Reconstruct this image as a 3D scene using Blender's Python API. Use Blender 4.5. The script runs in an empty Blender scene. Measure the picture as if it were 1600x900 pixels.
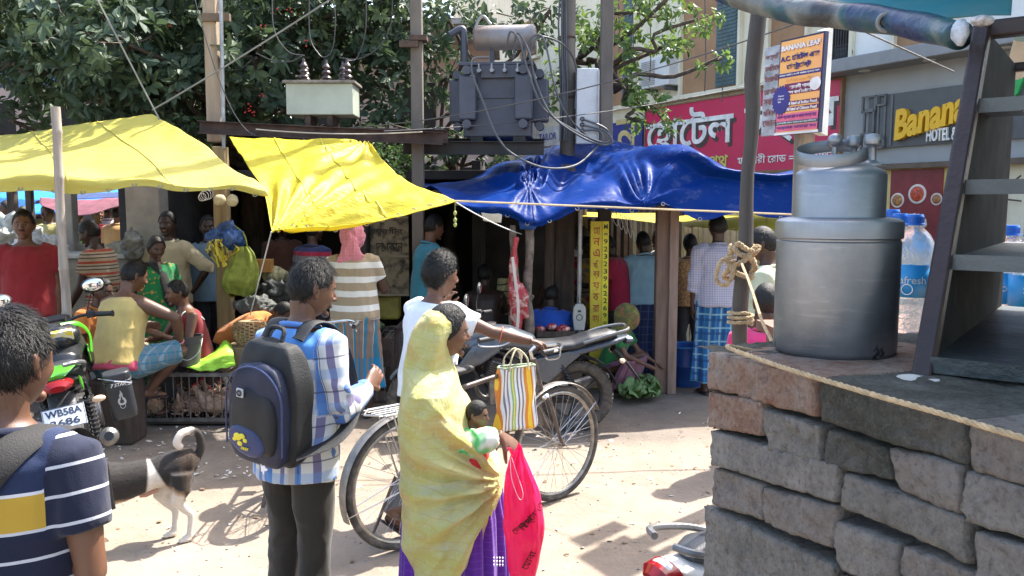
import bpy, math, random
import numpy as np
from mathutils import Vector, Matrix, Euler, noise
random.seed(7); np.random.seed(7)
SC = bpy.context.scene
COL = SC.collection
R = math.radians
CAM = Vector((0, 0, 1.8)); PITCH = R(5.8); FPX = 1280.0
def P(px, py, D):
 """world point seen at photo pixel (1600x900) that stands D metres ahead of the camera"""
 u = (px-800)/FPX; v = (450-py)/FPX
 d = Vector((u, math.cos(PITCH)+v*math.sin(PITCH), -math.sin(PITCH)+v*math.cos(PITCH)))
 return CAM + d*(D/d.y)
def G(px, py):
 u = (px-800)/FPX; v = (450-py)/FPX
 d = Vector((u, math.cos(PITCH)+v*math.sin(PITCH), -math.sin(PITCH)+v*math.cos(PITCH)))
 return CAM + d*(-1.8/d.z)
def V(*a): return Vector(a)
class NT:
 def __init__(s, name):
  s.m = bpy.data.materials.new(name); s.m.use_nodes = True
  s.t = s.m.node_tree; s.t.nodes.clear()
  s.out = s.t.nodes.new('ShaderNodeOutputMaterial')
  s.b = s.t.nodes.new('ShaderNodeBsdfPrincipled')
  s.t.links.new(s.b.outputs[0], s.out.inputs[0])
 def n(s, typ, **kw):
  nd = s.t.nodes.new('ShaderNode'+typ)
  for k, v in kw.items():
   if k in ('operation', 'blend_type', 'data_type', 'attribute_name', 'noise_dimensions', 'wave_type',
     'bands_direction', 'feature', 'clamp', 'vector_type', 'interpolation_type', 'distance'):
    setattr(nd, k, v)
  return nd
 def lk(s, a, b): s.t.links.new(a, b)
 def val(s, inp, v):
  if hasattr(v, 'is_output') or isinstance(v, bpy.types.NodeSocket): s.lk(v, inp)
  else: inp.default_value = v
 def coord(s, attr=None):
  if attr:
   a = s.n('Attribute'); a.attribute_name = attr; return a.outputs['Vector']
  return s.n('TexCoord').outputs['Object']
 def sep(s, vec):
  q = s.n('SeparateXYZ'); s.lk(vec, q.inputs[0]); return q.outputs
 def math(s, op, a, b=0.0, c=0.0):
  q = s.n('Math', operation=op)
  s.val(q.inputs[0], a); s.val(q.inputs[1], b)
  if op in ('MULTIPLY_ADD', 'SMOOTH_MIN', 'COMPARE'): s.val(q.inputs[2], c)
  return q.outputs[0]
 def noise(s, vec, scale, detail=4, rough=.55, stretch=None, out=0):
  if stretch:
   mp = s.n('Mapping'); s.lk(vec, mp.inputs[0]); mp.inputs['Scale'].default_value = stretch; vec = mp.outputs[0]
  q = s.n('TexNoise'); s.lk(vec, q.inputs['Vector']); q.inputs['Scale'].default_value = scale
  q.inputs['Detail'].default_value = detail; q.inputs['Roughness'].default_value = rough
  return q.outputs[out]
 def ramp(s, fac, stops, interp='LINEAR'):
  q = s.n('ValToRGB'); q.color_ramp.interpolation = interp
  el = q.color_ramp.elements
  while len(el) < len(stops): el.new(.5)
  for e, (p, c) in zip(el, stops):
   e.position = p; e.color = (*c, 1) if len(c) == 3 else c
  s.lk(fac, q.inputs[0]); return q.outputs[0]
 def mix(s, fac, a, b, mode='MIX'):
  q = s.n('Mix', data_type='RGBA', blend_type=mode)
  s.val(q.inputs[0], fac)
  for i, v in ((6, a), (7, b)):
   if isinstance(v, tuple): q.inputs[i].default_value = (*v, 1) if len(v) == 3 else v
   else: s.lk(v, q.inputs[i])
  return q.outputs[2]
 def bump(s, h, strength=.3, dist=.01):
  q = s.n('Bump'); s.lk(h, q.inputs['Height']); q.inputs['Strength'].default_value = strength
  q.inputs['Distance'].default_value = dist; s.lk(q.outputs[0], s.b.inputs['Normal'])
 def done(s, color, rough=.7, metal=0, **kw):
  s.val(s.b.inputs['Base Color'], (*color, 1) if isinstance(color, tuple) else color)
  s.val(s.b.inputs['Roughness'], rough); s.b.inputs['Metallic'].default_value = metal
  for k, v in kw.items(): s.val(s.b.inputs[k.replace('_', ' ')], v)
  return s.m
def mul(c, k): return tuple(min(1, x*k) for x in c)
def mat(name, c, rough=.7, metal=0, vary=.18, vs=5, bump=.25, bs=60, c2=None, lo=.35, hi=.65, stretch=None, rvar=.12, dist=.01, **kw):
 t = NT(name); v = t.coord()
 f = t.noise(v, vs, 6, .6, stretch)
 a, b = (mul(c, 1-vary), mul(c, 1+vary)) if c2 is None else (c, c2)
 col = t.ramp(f, [(lo, a), (hi, b)])
 r = t.math('MULTIPLY_ADD', t.noise(v, vs*2.3, 3), rvar*2, rough-rvar)
 if bump: t.bump(t.noise(v, bs, 4, .6, stretch), bump, dist)
 return t.done(col, r, metal, **kw)
def leafmat(name, c, c2, trans=.35, rough=.45):
 """leaf / thin cloth: colour varies from piece to piece, some light passes through"""
 t = NT(name); v = t.coord()
 f = t.noise(v, 1.4, 3)
 f2 = t.n('Attribute'); f2.attribute_name = 'lv'
 col = t.mix(f2.outputs['Fac'], c, c2)
 col = t.mix(t.math('MULTIPLY', f, .5), col, mul(c, .75))
 t.done(col, rough)
 tr = t.n('BsdfTranslucent'); t.lk(t.mix(.5, col, mul(c2, 1.5)), tr.inputs[0])
 mx = t.n('MixShader'); mx.inputs[0].default_value = trans
 t.lk(t.b.outputs[0], mx.inputs[1]); t.lk(tr.outputs[0], mx.inputs[2]); t.lk(mx.outputs[0], t.out.inputs[0])
 return t.m
def thin(name, colf, trans=.4, rough=.6, bump=None, spec=.5):
 """cloth or plastic sheet through which sunlight glows; colf(t) gives the colour socket or tuple"""
 t = NT(name); col = colf(t)
 t.done(col, rough, 0, Specular_IOR_Level=spec)
 if bump: t.bump(t.noise(t.coord(), bump[0], 5, .6, bump[3] if len(bump) > 3 else None), bump[1], bump[2])
 tr = t.n('BsdfTranslucent'); t.val(tr.inputs[0], (*col, 1) if isinstance(col, tuple) else col)
 mx = t.n('MixShader'); mx.inputs[0].default_value = trans
 t.lk(t.b.outputs[0], mx.inputs[1]); t.lk(tr.outputs[0], mx.inputs[2]); t.lk(mx.outputs[0], t.out.inputs[0])
 return t.m
def cloth(name, c, vary=.12, fine=350, folds=.5, attr=None, rough=.85, colf=None):
 t = NT(name); v = t.coord()
 col = colf(t, v) if colf else t.ramp(t.noise(v, 7, 5), [(.3, mul(c, 1-vary)), (.7, mul(c, 1+vary))])
 w = t.noise(v, fine, 2)
 f = t.noise(v, 9, 3, .5, (1, 1, .45))
 t.bump(t.math('ADD', t.math('MULTIPLY', w, .06), f), folds, .03)
 return t.done(col, rough, 0, Sheen_Weight=.15, Specular_IOR_Level=.25)
def stripef(stops, period, axis=2, attr=None, off=0.0, warp=.0):
 """hard-edged repeating stripes; stops = [(start, colour)...] within one period (0..1)"""
 def f(t, v):
  if attr: v = t.coord(attr)
  z = t.sep(v)[axis]
  if warp: z = t.math('MULTIPLY_ADD', t.noise(v, 6, 2), warp, z)
  fr = t.math('FRACT', t.math('MULTIPLY_ADD', z, 1/period, off+10))
  return t.ramp(fr, stops, 'CONSTANT')
 return f
def checkf(base, bands, attr=None):
 """bands = [(axis, period, offset, width, colour, strength)]"""
 def f(t, v):
  if attr: v = t.coord(attr)
  s3 = t.sep(v); col = base
  for ax, per, off, w, c, st in bands:
   fr = t.math('FRACT', t.math('MULTIPLY_ADD', s3[ax], 1/per, off+10))
   k = t.math('MULTIPLY', t.math('LESS_THAN', fr, w), st)
   col = t.mix(k, col, c)
  return col
 return f
def unit(v):
 v = Vector(v); return v.normalized() if v.length > 1e-9 else Vector((0, 0, 1))
class MB:
 def __init__(s): s.v = []; s.f = []; s.mi = []; s.m = 0
 def add(s, vs, fs):
  o = len(s.v); s.v += [tuple(p) for p in vs]
  for f in fs: s.f.append(tuple(i+o for i in f)); s.mi.append(s.m)
  return s
 def box(s, c, size, rot=None, taper=1.0):
  c = Vector(c); h = Vector(size)/2; M = rot if rot is not None else Matrix.Identity(3)
  if isinstance(M, (tuple, list)): M = Euler(M).to_matrix()
  vs = []
  for z in (-1, 1):
   k = taper if z > 0 else 1
   for x, y in ((-1, -1), (1, -1), (1, 1), (-1, 1)): vs.append(c + M @ Vector((x*h.x*k, y*h.y*k, z*h.z)))
  return s.add(vs, [(3, 2, 1, 0), (4, 5, 6, 7), (0, 1, 5, 4), (1, 2, 6, 5), (2, 3, 7, 6), (3, 0, 4, 7)])
 def beam(s, a, b, w, h=None, up=(0, 0, 1)):
  a = Vector(a); b = Vector(b); d = (b-a); L = d.length; d.normalize()
  u = Vector(up); x = d.cross(u)
  if x.length < 1e-4: x = d.cross(Vector((1, 0, 0)))
  x.normalize(); z = x.cross(d)
  return s.box((a+b)/2, (w, L, h or w), Matrix((x, d, z)).transposed())
 def tube(s, pts, rads, n=10, axis=None, cap=True, closed=False):
  pts = [Vector(p) for p in pts]; k = len(pts)
  if not isinstance(rads, (list, tuple)): rads = [rads]*k
  elif len(rads) == 2 and k != 2: rads = [rads[0]+(rads[1]-rads[0])*i/(k-1) for i in range(k)]
  o = len(s.v); X = None; vs = []
  for i in range(k):
   if closed: t = pts[(i+1) % k]-pts[i-1]
   else: t = pts[min(i+1, k-1)]-pts[max(i-1, 0)]
   t = unit(t)
   if axis is not None:
    ax = axis[i] if isinstance(axis, list) else Vector(axis)
    x = Vector(ax)-t*Vector(ax).dot(t)
   elif X is None:
    x = t.cross(Vector((0, 0, 1)))
    if x.length < .05: x = Vector((1, 0, 0))-t*t.x
   else: x = X-t*X.dot(t)
   if x.length < 1e-6: x = t.orthogonal()
   x.normalize(); X = x; y = t.cross(x)
   r = rads[i]; a, b = (r if isinstance(r, (tuple, list)) else (r, r))
   for j in range(n):
    th = 2*math.pi*j/n
    vs.append(pts[i]+x*(a*math.cos(th))+y*(b*math.sin(th)))
  fs = []
  for i in range(k if closed else k-1):
   for j in range(n):
    a0 = i*n+j; a1 = i*n+(j+1) % n; b0 = ((i+1) % k)*n+j; b1 = ((i+1) % k)*n+(j+1) % n
    fs.append((a0, a1, b1, b0))
  if cap and not closed:
   fs.append(tuple(reversed(range(n)))); fs.append(tuple(range((k-1)*n, k*n)))
  return s.add(vs, fs)
 def ell(s, c, r, n=16, m=10, rot=None):
  c = Vector(c); M = rot if rot is not None else Matrix.Identity(3)
  if not isinstance(r, (tuple, list)): r = (r, r, r)
  vs = [c+M @ Vector((0, 0, -r[2]))]
  for i in range(1, m):
   ph = -math.pi/2+math.pi*i/m
   for j in range(n):
    th = 2*math.pi*j/n
    vs.append(c+M @ Vector((r[0]*math.cos(ph)*math.cos(th), r[1]*math.cos(ph)*math.sin(th), r[2]*math.sin(ph))))
  vs.append(c+M @ Vector((0, 0, r[2]))); fs = []
  for j in range(n): fs.append((0, 1+(j+1) % n, 1+j))
  for i in range(m-2):
   for j in range(n):
    a = 1+i*n+j; b = 1+i*n+(j+1) % n; fs.append((a, b, b+n, a+n))
  t = len(vs)-1
  for j in range(n): fs.append((t, t-n+j, t-n+(j+1) % n))
  return s.add(vs, fs)
 def lathe(s, prof, c=(0, 0, 0), n=32, M=None, cap=True):
  """prof = [(r, z)...] from bottom to top, about local z at c"""
  c = Vector(c); M = M or Matrix.Identity(3); vs = []; fs = []
  for r, z in prof:
   for j in range(n):
    th = 2*math.pi*j/n; vs.append(c+M @ Vector((r*math.cos(th), r*math.sin(th), z)))
  for i in range(len(prof)-1):
   for j in range(n):
    a = i*n+j; b = i*n+(j+1) % n; fs.append((a, b, b+n, a+n))
  if cap:
   if prof[0][0] > 1e-6: fs.append(tuple(reversed(range(n))))
   if prof[-1][0] > 1e-6: fs.append(tuple(range((len(prof)-1)*n, len(prof)*n)))
  return s.add(vs, fs)
 def torus(s, c, R_, r, M=None, n=32, m=8, flat=1.0):
  c = Vector(c); M = M or Matrix.Identity(3); vs = []; fs = []
  for i in range(n):
   th = 2*math.pi*i/n
   for j in range(m):
    ph = 2*math.pi*j/m; q = R_+r*math.cos(ph)
    vs.append(c+M @ Vector((q*math.cos(th), q*math.sin(th), r*flat*math.sin(ph))))
  for i in range(n):
   for j in range(m):
    a = i*m+j; b = i*m+(j+1) % m; d = ((i+1) % n)*m; fs.append((a, d+j, d+(j+1) % m, b))
  return s.add(vs, fs)
 def prism(s, poly, d, M=None, c=(0, 0, 0)):
  """polygon in local xy, extruded along local z by d (from 0)"""
  c = Vector(c); M = M or Matrix.Identity(3); n = len(poly)
  vs = [c+M @ Vector((x, y, 0)) for x, y in poly]+[c+M @ Vector((x, y, d)) for x, y in poly]
  fs = [tuple(reversed(range(n))), tuple(range(n, 2*n))]
  fs += [(i, (i+1) % n, n+(i+1) % n, n+i) for i in range(n)]
  return s.add(vs, fs)
 def grid(s, fn, nu, nv, closed_u=False):
  vs = [fn(i/(nu if closed_u else nu-1), j/(nv-1)) for j in range(nv) for i in range(nu)]
  fs = []
  for j in range(nv-1):
   for i in range(nu if closed_u else nu-1):
    a = j*nu+i; b = j*nu+(i+1) % nu; fs.append((a, b, b+nu, a+nu))
  return s.add(vs, fs)
 def mesh(s, name):
  me = bpy.data.meshes.new(name); me.from_pydata(s.v, [], s.f); me.update(); return me
 def build(s, name, mats, parent=None, smooth=True, bevel=0, solid=0, sub=0, angle=35, fix=False):
  me = s.mesh(name)
  if not isinstance(mats, (list, tuple)): mats = [mats]
  for m in mats: me.materials.append(m)
  if len(mats) > 1: me.polygons.foreach_set('material_index', s.mi)
  o = bpy.data.objects.new(name, me); COL.objects.link(o)
  if parent is not None: o.parent = parent
  if fix:
   import bmesh
   bm = bmesh.new(); bm.from_mesh(me); bmesh.ops.recalc_face_normals(bm, faces=bm.faces); bm.to_mesh(me); bm.free()
  if smooth: shade(me, angle)
  if solid:
   q = o.modifiers.new('solid', 'SOLIDIFY'); q.thickness = solid; q.offset = 0
  if bevel:
   q = o.modifiers.new('bevel', 'BEVEL'); q.width = bevel; q.segments = 2; q.limit_method = 'ANGLE'; q.angle_limit = R(30)
  if sub:
   q = o.modifiers.new('sub', 'SUBSURF'); q.levels = sub; q.render_levels = sub
  return o
def shade(me, angle=35):
 me.polygons.foreach_set('use_smooth', [True]*len(me.polygons))
 if angle < 180: me.set_sharp_from_angle(angle=R(angle))
def remeshed(mb, voxel, smooth=3, name='body', fac=.5):
 me = mb.mesh('tmp'); o = bpy.data.objects.new('tmp', me); COL.objects.link(o)
 q = o.modifiers.new('r', 'REMESH'); q.mode = 'VOXEL'; q.voxel_size = voxel; q.adaptivity = 0
 if smooth:
  q = o.modifiers.new('s', 'SMOOTH'); q.factor = fac; q.iterations = smooth
 dg = bpy.context.evaluated_depsgraph_get(); dg.update()
 me2 = bpy.data.meshes.new_from_object(o.evaluated_get(dg)); me2.name = name
 bpy.data.objects.remove(o); bpy.data.meshes.remove(me)
 return me2
def vget(me):
 a = np.empty(len(me.vertices)*3, 'f'); me.vertices.foreach_get('co', a); return a.reshape(-1, 3)
def vset(me, a): me.vertices.foreach_set('co', a.astype('f').ravel()); me.update()
def nget(me):
 a = np.empty(len(me.vertices)*3, 'f'); me.vertex_normals.foreach_get('vector', a); return a.reshape(-1, 3)
def mesh_to_mb(me, mb):
 vs = vget(me); n = len(me.polygons)
 mb.add([tuple(x) for x in vs.tolist()], [tuple(p.vertices) for p in me.polygons])
def obj(name, me, mats, parent=None, angle=180):
 if not isinstance(mats, (list, tuple)): mats = [mats]
 me.materials.clear()
 for m in mats: me.materials.append(m)
 shade(me, angle); me.name = name
 o = bpy.data.objects.new(name, me); COL.objects.link(o)
 if parent is not None: o.parent = parent
 return o
def tag(o, label=None, cat=None, group=None, kind=None):
 if label: o['label'] = label
 if cat: o['category'] = cat
 if group: o['group'] = group
 if kind: o['kind'] = kind
 return o
def empty(name, loc=(0, 0, 0), rz=0, label=None, cat=None, group=None, kind=None, rot=None):
 o = bpy.data.objects.new(name, None); COL.objects.link(o); o.location = loc
 o.rotation_euler = rot if rot else (0, 0, rz); o.empty_display_size = .1
 return tag(o, label, cat, group, kind)
def copy_tree(o, parent=None, first=True):
 c = o.copy(); COL.objects.link(c)
 if parent is not None: c.parent = parent
 for ch in list(o.children): copy_tree(ch, c)
 return c
def fnoise(p, f, seed=0):
 """cheap vectorised smooth noise from summed sines, -1..1"""
 r = np.random.RandomState(seed); out = np.zeros(len(p))
 for k in range(5):
  d = r.normal(size=3); d /= np.linalg.norm(d); q = f*(1+.55*k)
  out += np.sin(p @ d*q+r.rand()*6.28+1.3*np.sin(p @ r.normal(size=3)*q*.4+r.rand()*6))/(1+.4*k)
 return out/2.6
def text_obj(name, body, mats, parent, M4, size=1, ext=.002, bold=0, width=None, height=None, align='CENTER', shear=0, spacing=1.0):
 """real lettering: a text turned into a mesh, placed by matrix M4 (local xy plane = face)"""
 cu = bpy.data.curves.new(name, 'FONT'); cu.body = body; cu.size = size; cu.extrude = ext; cu.offset = bold
 cu.align_x = align; cu.align_y = 'CENTER'; cu.shear = shear; cu.space_character = spacing; cu.resolution_u = 3
 o = bpy.data.objects.new('tmp', cu); COL.objects.link(o)
 dg = bpy.context.evaluated_depsgraph_get(); dg.update()
 me = bpy.data.meshes.new_from_object(o.evaluated_get(dg)); bpy.data.objects.remove(o)
 a = vget(me)
 if len(a):
  lo = a.min(0); hi = a.max(0)
  sx = width/(hi[0]-lo[0]) if width else 1; sy = height/(hi[1]-lo[1]) if height else (sx if width else 1)
  if height and not width: sx = sy
  cx = (lo[0]+hi[0])/2 if align == 'CENTER' else lo[0]
  a[:, 0] = (a[:, 0]-cx)*sx; a[:, 1] = (a[:, 1]-(lo[1]+hi[1])/2)*sy
  vset(me, a)
 me.transform(M4)
 me.materials.clear(); me.materials.append(mats); me.name = name
 ob = bpy.data.objects.new(name, me); COL.objects.link(ob)
 if parent is not None: ob.parent = parent
 return ob
def frame(o, x, n):
 """4x4: origin o, local x axis along x, local z = outward normal n"""
 x = unit(x); n = unit(n); y = n.cross(x).normalized(); x = y.cross(n)
 M = Matrix((x, y, n)).transposed().to_4x4(); M.translation = Vector(o); return M
def catenary(a, b, sag, n=16):
 a = Vector(a); b = Vector(b)
 return [a.lerp(b, i/(n-1))+Vector((0, 0, -4*sag*(i/(n-1))*(1-i/(n-1)))) for i in range(n)]
def spline(pts, n=8):
 """Catmull-Rom through points"""
 p = [Vector(q) for q in pts]; p = [p[0]*2-p[1]]+p+[p[-1]*2-p[-2]]; out = []
 for i in range(1, len(p)-2):
  for k in range(n):
   t = k/n; a, b, c, d = p[i-1:i+3]
   out.append(.5*((2*b)+(c-a)*t+(2*a-5*b+4*c-d)*t*t+(-a+3*b-3*c+d)*t**3))
 out.append(p[-2]); return out
def skinmat(name, c):
 t = NT(name); v = t.coord()
 col = t.ramp(t.noise(v, 9, 5), [(.3, mul(c, .82)), (.7, mul(c, 1.15))])
 t.bump(t.noise(v, 160, 3), .12, .004)
 return t.done(col, t.math('MULTIPLY_ADD', t.noise(v, 30, 3), .25, .36), 0, Subsurface_Weight=.06, Subsurface_Radius=(.01, .004, .002), Specular_IOR_Level=.45)
SKIN = {'dark': skinmat('skin_dark', (.040, .020, .013)), 'brown': skinmat('skin_brown', (.125, .058, .033)),
  'mid': skinmat('skin_mid', (.22, .105, .062)), 'deep': skinmat('skin_deep', (.065, .031, .019)), 'warm': skinmat('skin_warm', (.17, .072, .040))}
def hairmat():
 t = NT('hair_black'); v = t.coord()
 t.bump(t.noise(v, 220, 3, .6, (1, 1, .25)), .7, .006)
 return t.done(t.ramp(t.noise(v, 90, 3), [(.35, (.004, .0035, .003)), (.75, (.013, .011, .010))]), .5, 0, Specular_IOR_Level=.32)
HAIR = hairmat()
EYEW = mat('eye_white', (.26, .23, .20), .2, bump=0); EYEB = mat('eye_dark', (.012, .007, .005), .1, bump=0)
LIP = mat('lip', (.17, .06, .05), .5, bump=.1)
NAIL = mat('finger_nail', (.35, .2, .15), .35, bump=0)
def head_shape(p, s=1.0):
 """p: unit-sphere points (N,3), face towards -Y. returns head surface (metres, for a 1.65 m person)"""
 x, y, z = p[:, 0].copy(), p[:, 1].copy(), p[:, 2].copy()
 w = .0765*np.ones_like(x); d = .098*np.ones_like(x)
 low = np.clip(-z, 0, 1)
 w *= 1-.30*low**1.5
 front = np.clip(-y, 0, 1)
 X = x*w; Y = y*d; Z = z*.120
 Y += np.where(y > 0, -.034*low**1.1, 0)*np.clip(y, 0, 1)      # nape goes in under the skull
 Z += np.where(y > 0, .028*low, 0)*np.clip(y*1.3, 0, 1)
 Y -= .010*front*np.clip(low-.45, 0, 1)*2                       # chin
 Y += .010*np.exp(-((z+.05)/.22)**2)*front*np.clip(np.abs(x)*2, 0, 1)**2*0
 for sx in (-1, 1):                                             # eye sockets, cheekbones
  g = np.exp(-(((X-sx*.031)/.017)**2+((Z-.004)/.012)**2))*(y < 0); Y += g*.011
  g = np.exp(-(((X-sx*.043)/.018)**2+((Z+.026)/.016)**2))*(y < 0); Y -= g*.006; X += sx*g*.003
 g = np.exp(-((Z-.026)/.010)**2)*np.exp(-(X/.045)**4)*(y < 0); Y -= g*.0045   # brow
 return np.stack([X, Y, Z], 1)
def head_parts(mb, M, o, ear=True):
 T = MB(); T.ell((0, 0, 0), 1, 48, 34)
 a = head_shape(np.array(T.v)); mb.add([o+M @ Vector(q) for q in a.tolist()], T.f)
 def L(x, y, z): return o+M @ Vector((x, y, z))
 mb.tube([L(0, -.086, .020), L(0, -.100, .0), L(0, -.113, -.018), L(0, -.113, -.026), L(0, -.098, -.032)],
   [(.007, .008), (.0085, .010), (.0125, .010), (.0145, .008), (.010, .005)], 10, axis=M @ Vector((1, 0, 0)))
 for sx in (-1, 1):
  mb.ell(L(sx*.011, -.102, -.026), (.0085, .010, .007), 8, 6, M)
  if ear:
   E = M @ Euler((R(-8), 0, R(-22*sx))).to_matrix()
   mb.ell(L(sx*.079, .012, -.004), (.0075, .018, .030), 12, 8, E)
   mb.ell(L(sx*.082, .022, .004), (.008, .009, .024), 10, 6, E)
   mb.ell(L(sx*.077, .006, -.030), (.006, .009, .010), 8, 6, E)
 mb.ell(L(0, -.0945, -.0515), (.0235, .009, .0055), 12, 6, M); mb.ell(L(0, -.0935, -.0605), (.0205, .0095, .0065), 12, 6, M)
 mb.ell(L(0, -.084, -.092), (.022, .016, .016), 12, 8, M)
def hair_mesh(style, seed=0):
 """closed cap that shows only where hair grows; styles short, curly, woman, back"""
 rs = np.random.RandomState(seed)
 T = MB(); T.ell((0, 0, 0), 1, 72, 54)
 p = np.array(T.v); a = head_shape(p)
 x, y, z = p[:, 0], p[:, 1], p[:, 2]
 az = np.arctan2(-y, np.abs(x))                       # pi/2 front, -pi/2 back
 line = np.interp(az, [-1.57, -.7, -.25, .05, .45, .8, 1.57],
     {'short': [-.62, -.55, -.30, .00, .12, .55, .60], 'curly': [-.75, -.70, -.45, -.02, .12, .58, .60],
     'woman': [-.95, -.9, -.5, -.25, .12, .50, .62], 'bald': [-.5, -.4, -.2, .1, .5, .9, 1.0]}[style])
 line = line+.05*np.sin(x*9+seed)*.6
 m = np.clip((z-line)/.09, 0, 1); m = m*m*(3-2*m)
 th = {'short': .0095, 'curly': .019, 'woman': .012, 'bald': .004}[style]
 th = th*(.75+.55*np.clip(z, 0, 1))+fnoise(p, {'curly': 26}.get(style, 7), seed+3)*{'curly': .0050}.get(style, .0010)
 nrm = a/np.linalg.norm(a, axis=1)[:, None]
 a = a*(.90+.10*m)[:, None]+nrm*(th*m)[:, None]
 return T, a, m, nrm
def add_hair(parent, M, o, style='short', strands=0, seed=0, hm=None, scale=1.0):
 T, a, m, nrm = hair_mesh(style, seed)
 mb = MB(); A = [o+M @ (Vector(q)*scale) for q in a.tolist()]; mb.add(A, T.f)
 if strands:
  rs = np.random.RandomState(seed+9); idx = np.where(m > .85)[0]
  for k in rs.choice(idx, strands):
   jit = rs.normal(size=3)*.004
   b = a[k]*.99+jit; n = nrm[k]
   crown = np.array([.01, .03, .12]); fl = b-crown; fl -= n*fl.dot(n); fl /= (np.linalg.norm(fl)+1e-6)
   L = rs.uniform(.014, .030); sd = np.cross(n, fl)
   if style == 'curly':
    q = rs.normal(size=3); fl = fl*.3+q*.7; fl -= n*fl.dot(n)*.5; fl /= np.linalg.norm(fl)+1e-6; L *= .8
   fl = fl+sd*rs.normal()*.35
   w = sd*rs.uniform(.0005, .0011)
   c0, c1 = b+n*.0005, b+fl*L*.55+n*(.0022 if style != 'curly' else .008); c2 = b+fl*L+n*rs.uniform(-.002, .0015)
   q = [c0-w, c0+w, c1+w, c1-w, c2]
   mb.add([o+M @ (Vector(s_.tolist())*scale) for s_ in q], [(0, 1, 2, 3), (3, 2, 4)])
 return mb.build('hair', hm or HAIR, parent, angle=180)
def hand_parts(mb, wr, d, up, side, curl=.5, spread=.12, s=1.0):
 """hand at wrist wr pointing along d; up = back-of-hand direction; side = which side the thumb leaves (+-1)"""
 d = unit(d); up = unit(Vector(up)-d*Vector(up).dot(d)); x = d.cross(up)*side
 mb.tube([wr-d*.02*s, wr+d*.02*s, wr+d*.06*s, wr+d*.092*s], [(.027*s, .020*s), (.033*s, .016*s), (.041*s, .015*s), (.038*s, .012*s)], 14, axis=x)
 for k in range(4):
  off = (.027-.018*k)*s; L = [.072, .080, .075, .060][k]*s
  b = wr+d*(.086*s-abs(k-1.3)*.004*s)+x*off; dr = unit(d+x*(spread*(1.4-k)*.35)); a = curl*R(38); pts = [b]
  for sg, fr in enumerate((.45, .32, .25)):
   q = Matrix.Rotation(a*(sg+.6), 3, d.cross(up)) @ dr
   if q.dot(up) > dr.dot(up)+1e-3: q = Matrix.Rotation(-a*(sg+.6), 3, d.cross(up)) @ dr
   pts.append(pts[-1]+q*(L*fr))
  mb.tube([b-dr*.02*s]+pts, [.0095*s, .0092*s, .0085*s, .0078*s, .006*s], 8)
  mb.ell(pts[-1], .0064*s, 8, 5)
 t0 = wr+d*.022*s+x*.022*s; t1 = t0+(d*.55+x*.65-up*.25)*.042*s; t2 = t1+(d*.85+x*.25-up*(.25+curl*.5))*.033*s; t3 = t2+(d*.9-up*(.2+curl*.6)-x*.1*curl)*.026*s
 mb.tube([t0-(t1-t0)*.4, t0, t1, t2, t3], [.014*s, .015*s, .0115*s, .010*s, .007*s], 8); mb.ell(t3, .0072*s, 8, 5)
def ik(a, t, l1, l2, pole):
 v = t-a; L = min(v.length, (l1+l2)*.995); d = unit(v); c = (l1*l1+L*L-l2*l2)/(2*l1*L); c = max(-1, min(1, c))
 p = Vector(pole); p = unit(p-d*p.dot(d)); return a+d*(l1*c)+p*(l1*math.sqrt(1-c*c)), a+d*L
SHOE = mat('shoe_brown', (.07, .045, .03), .5); SANDAL = mat('sandal_rubber', (.03, .025, .03), .6)
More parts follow.
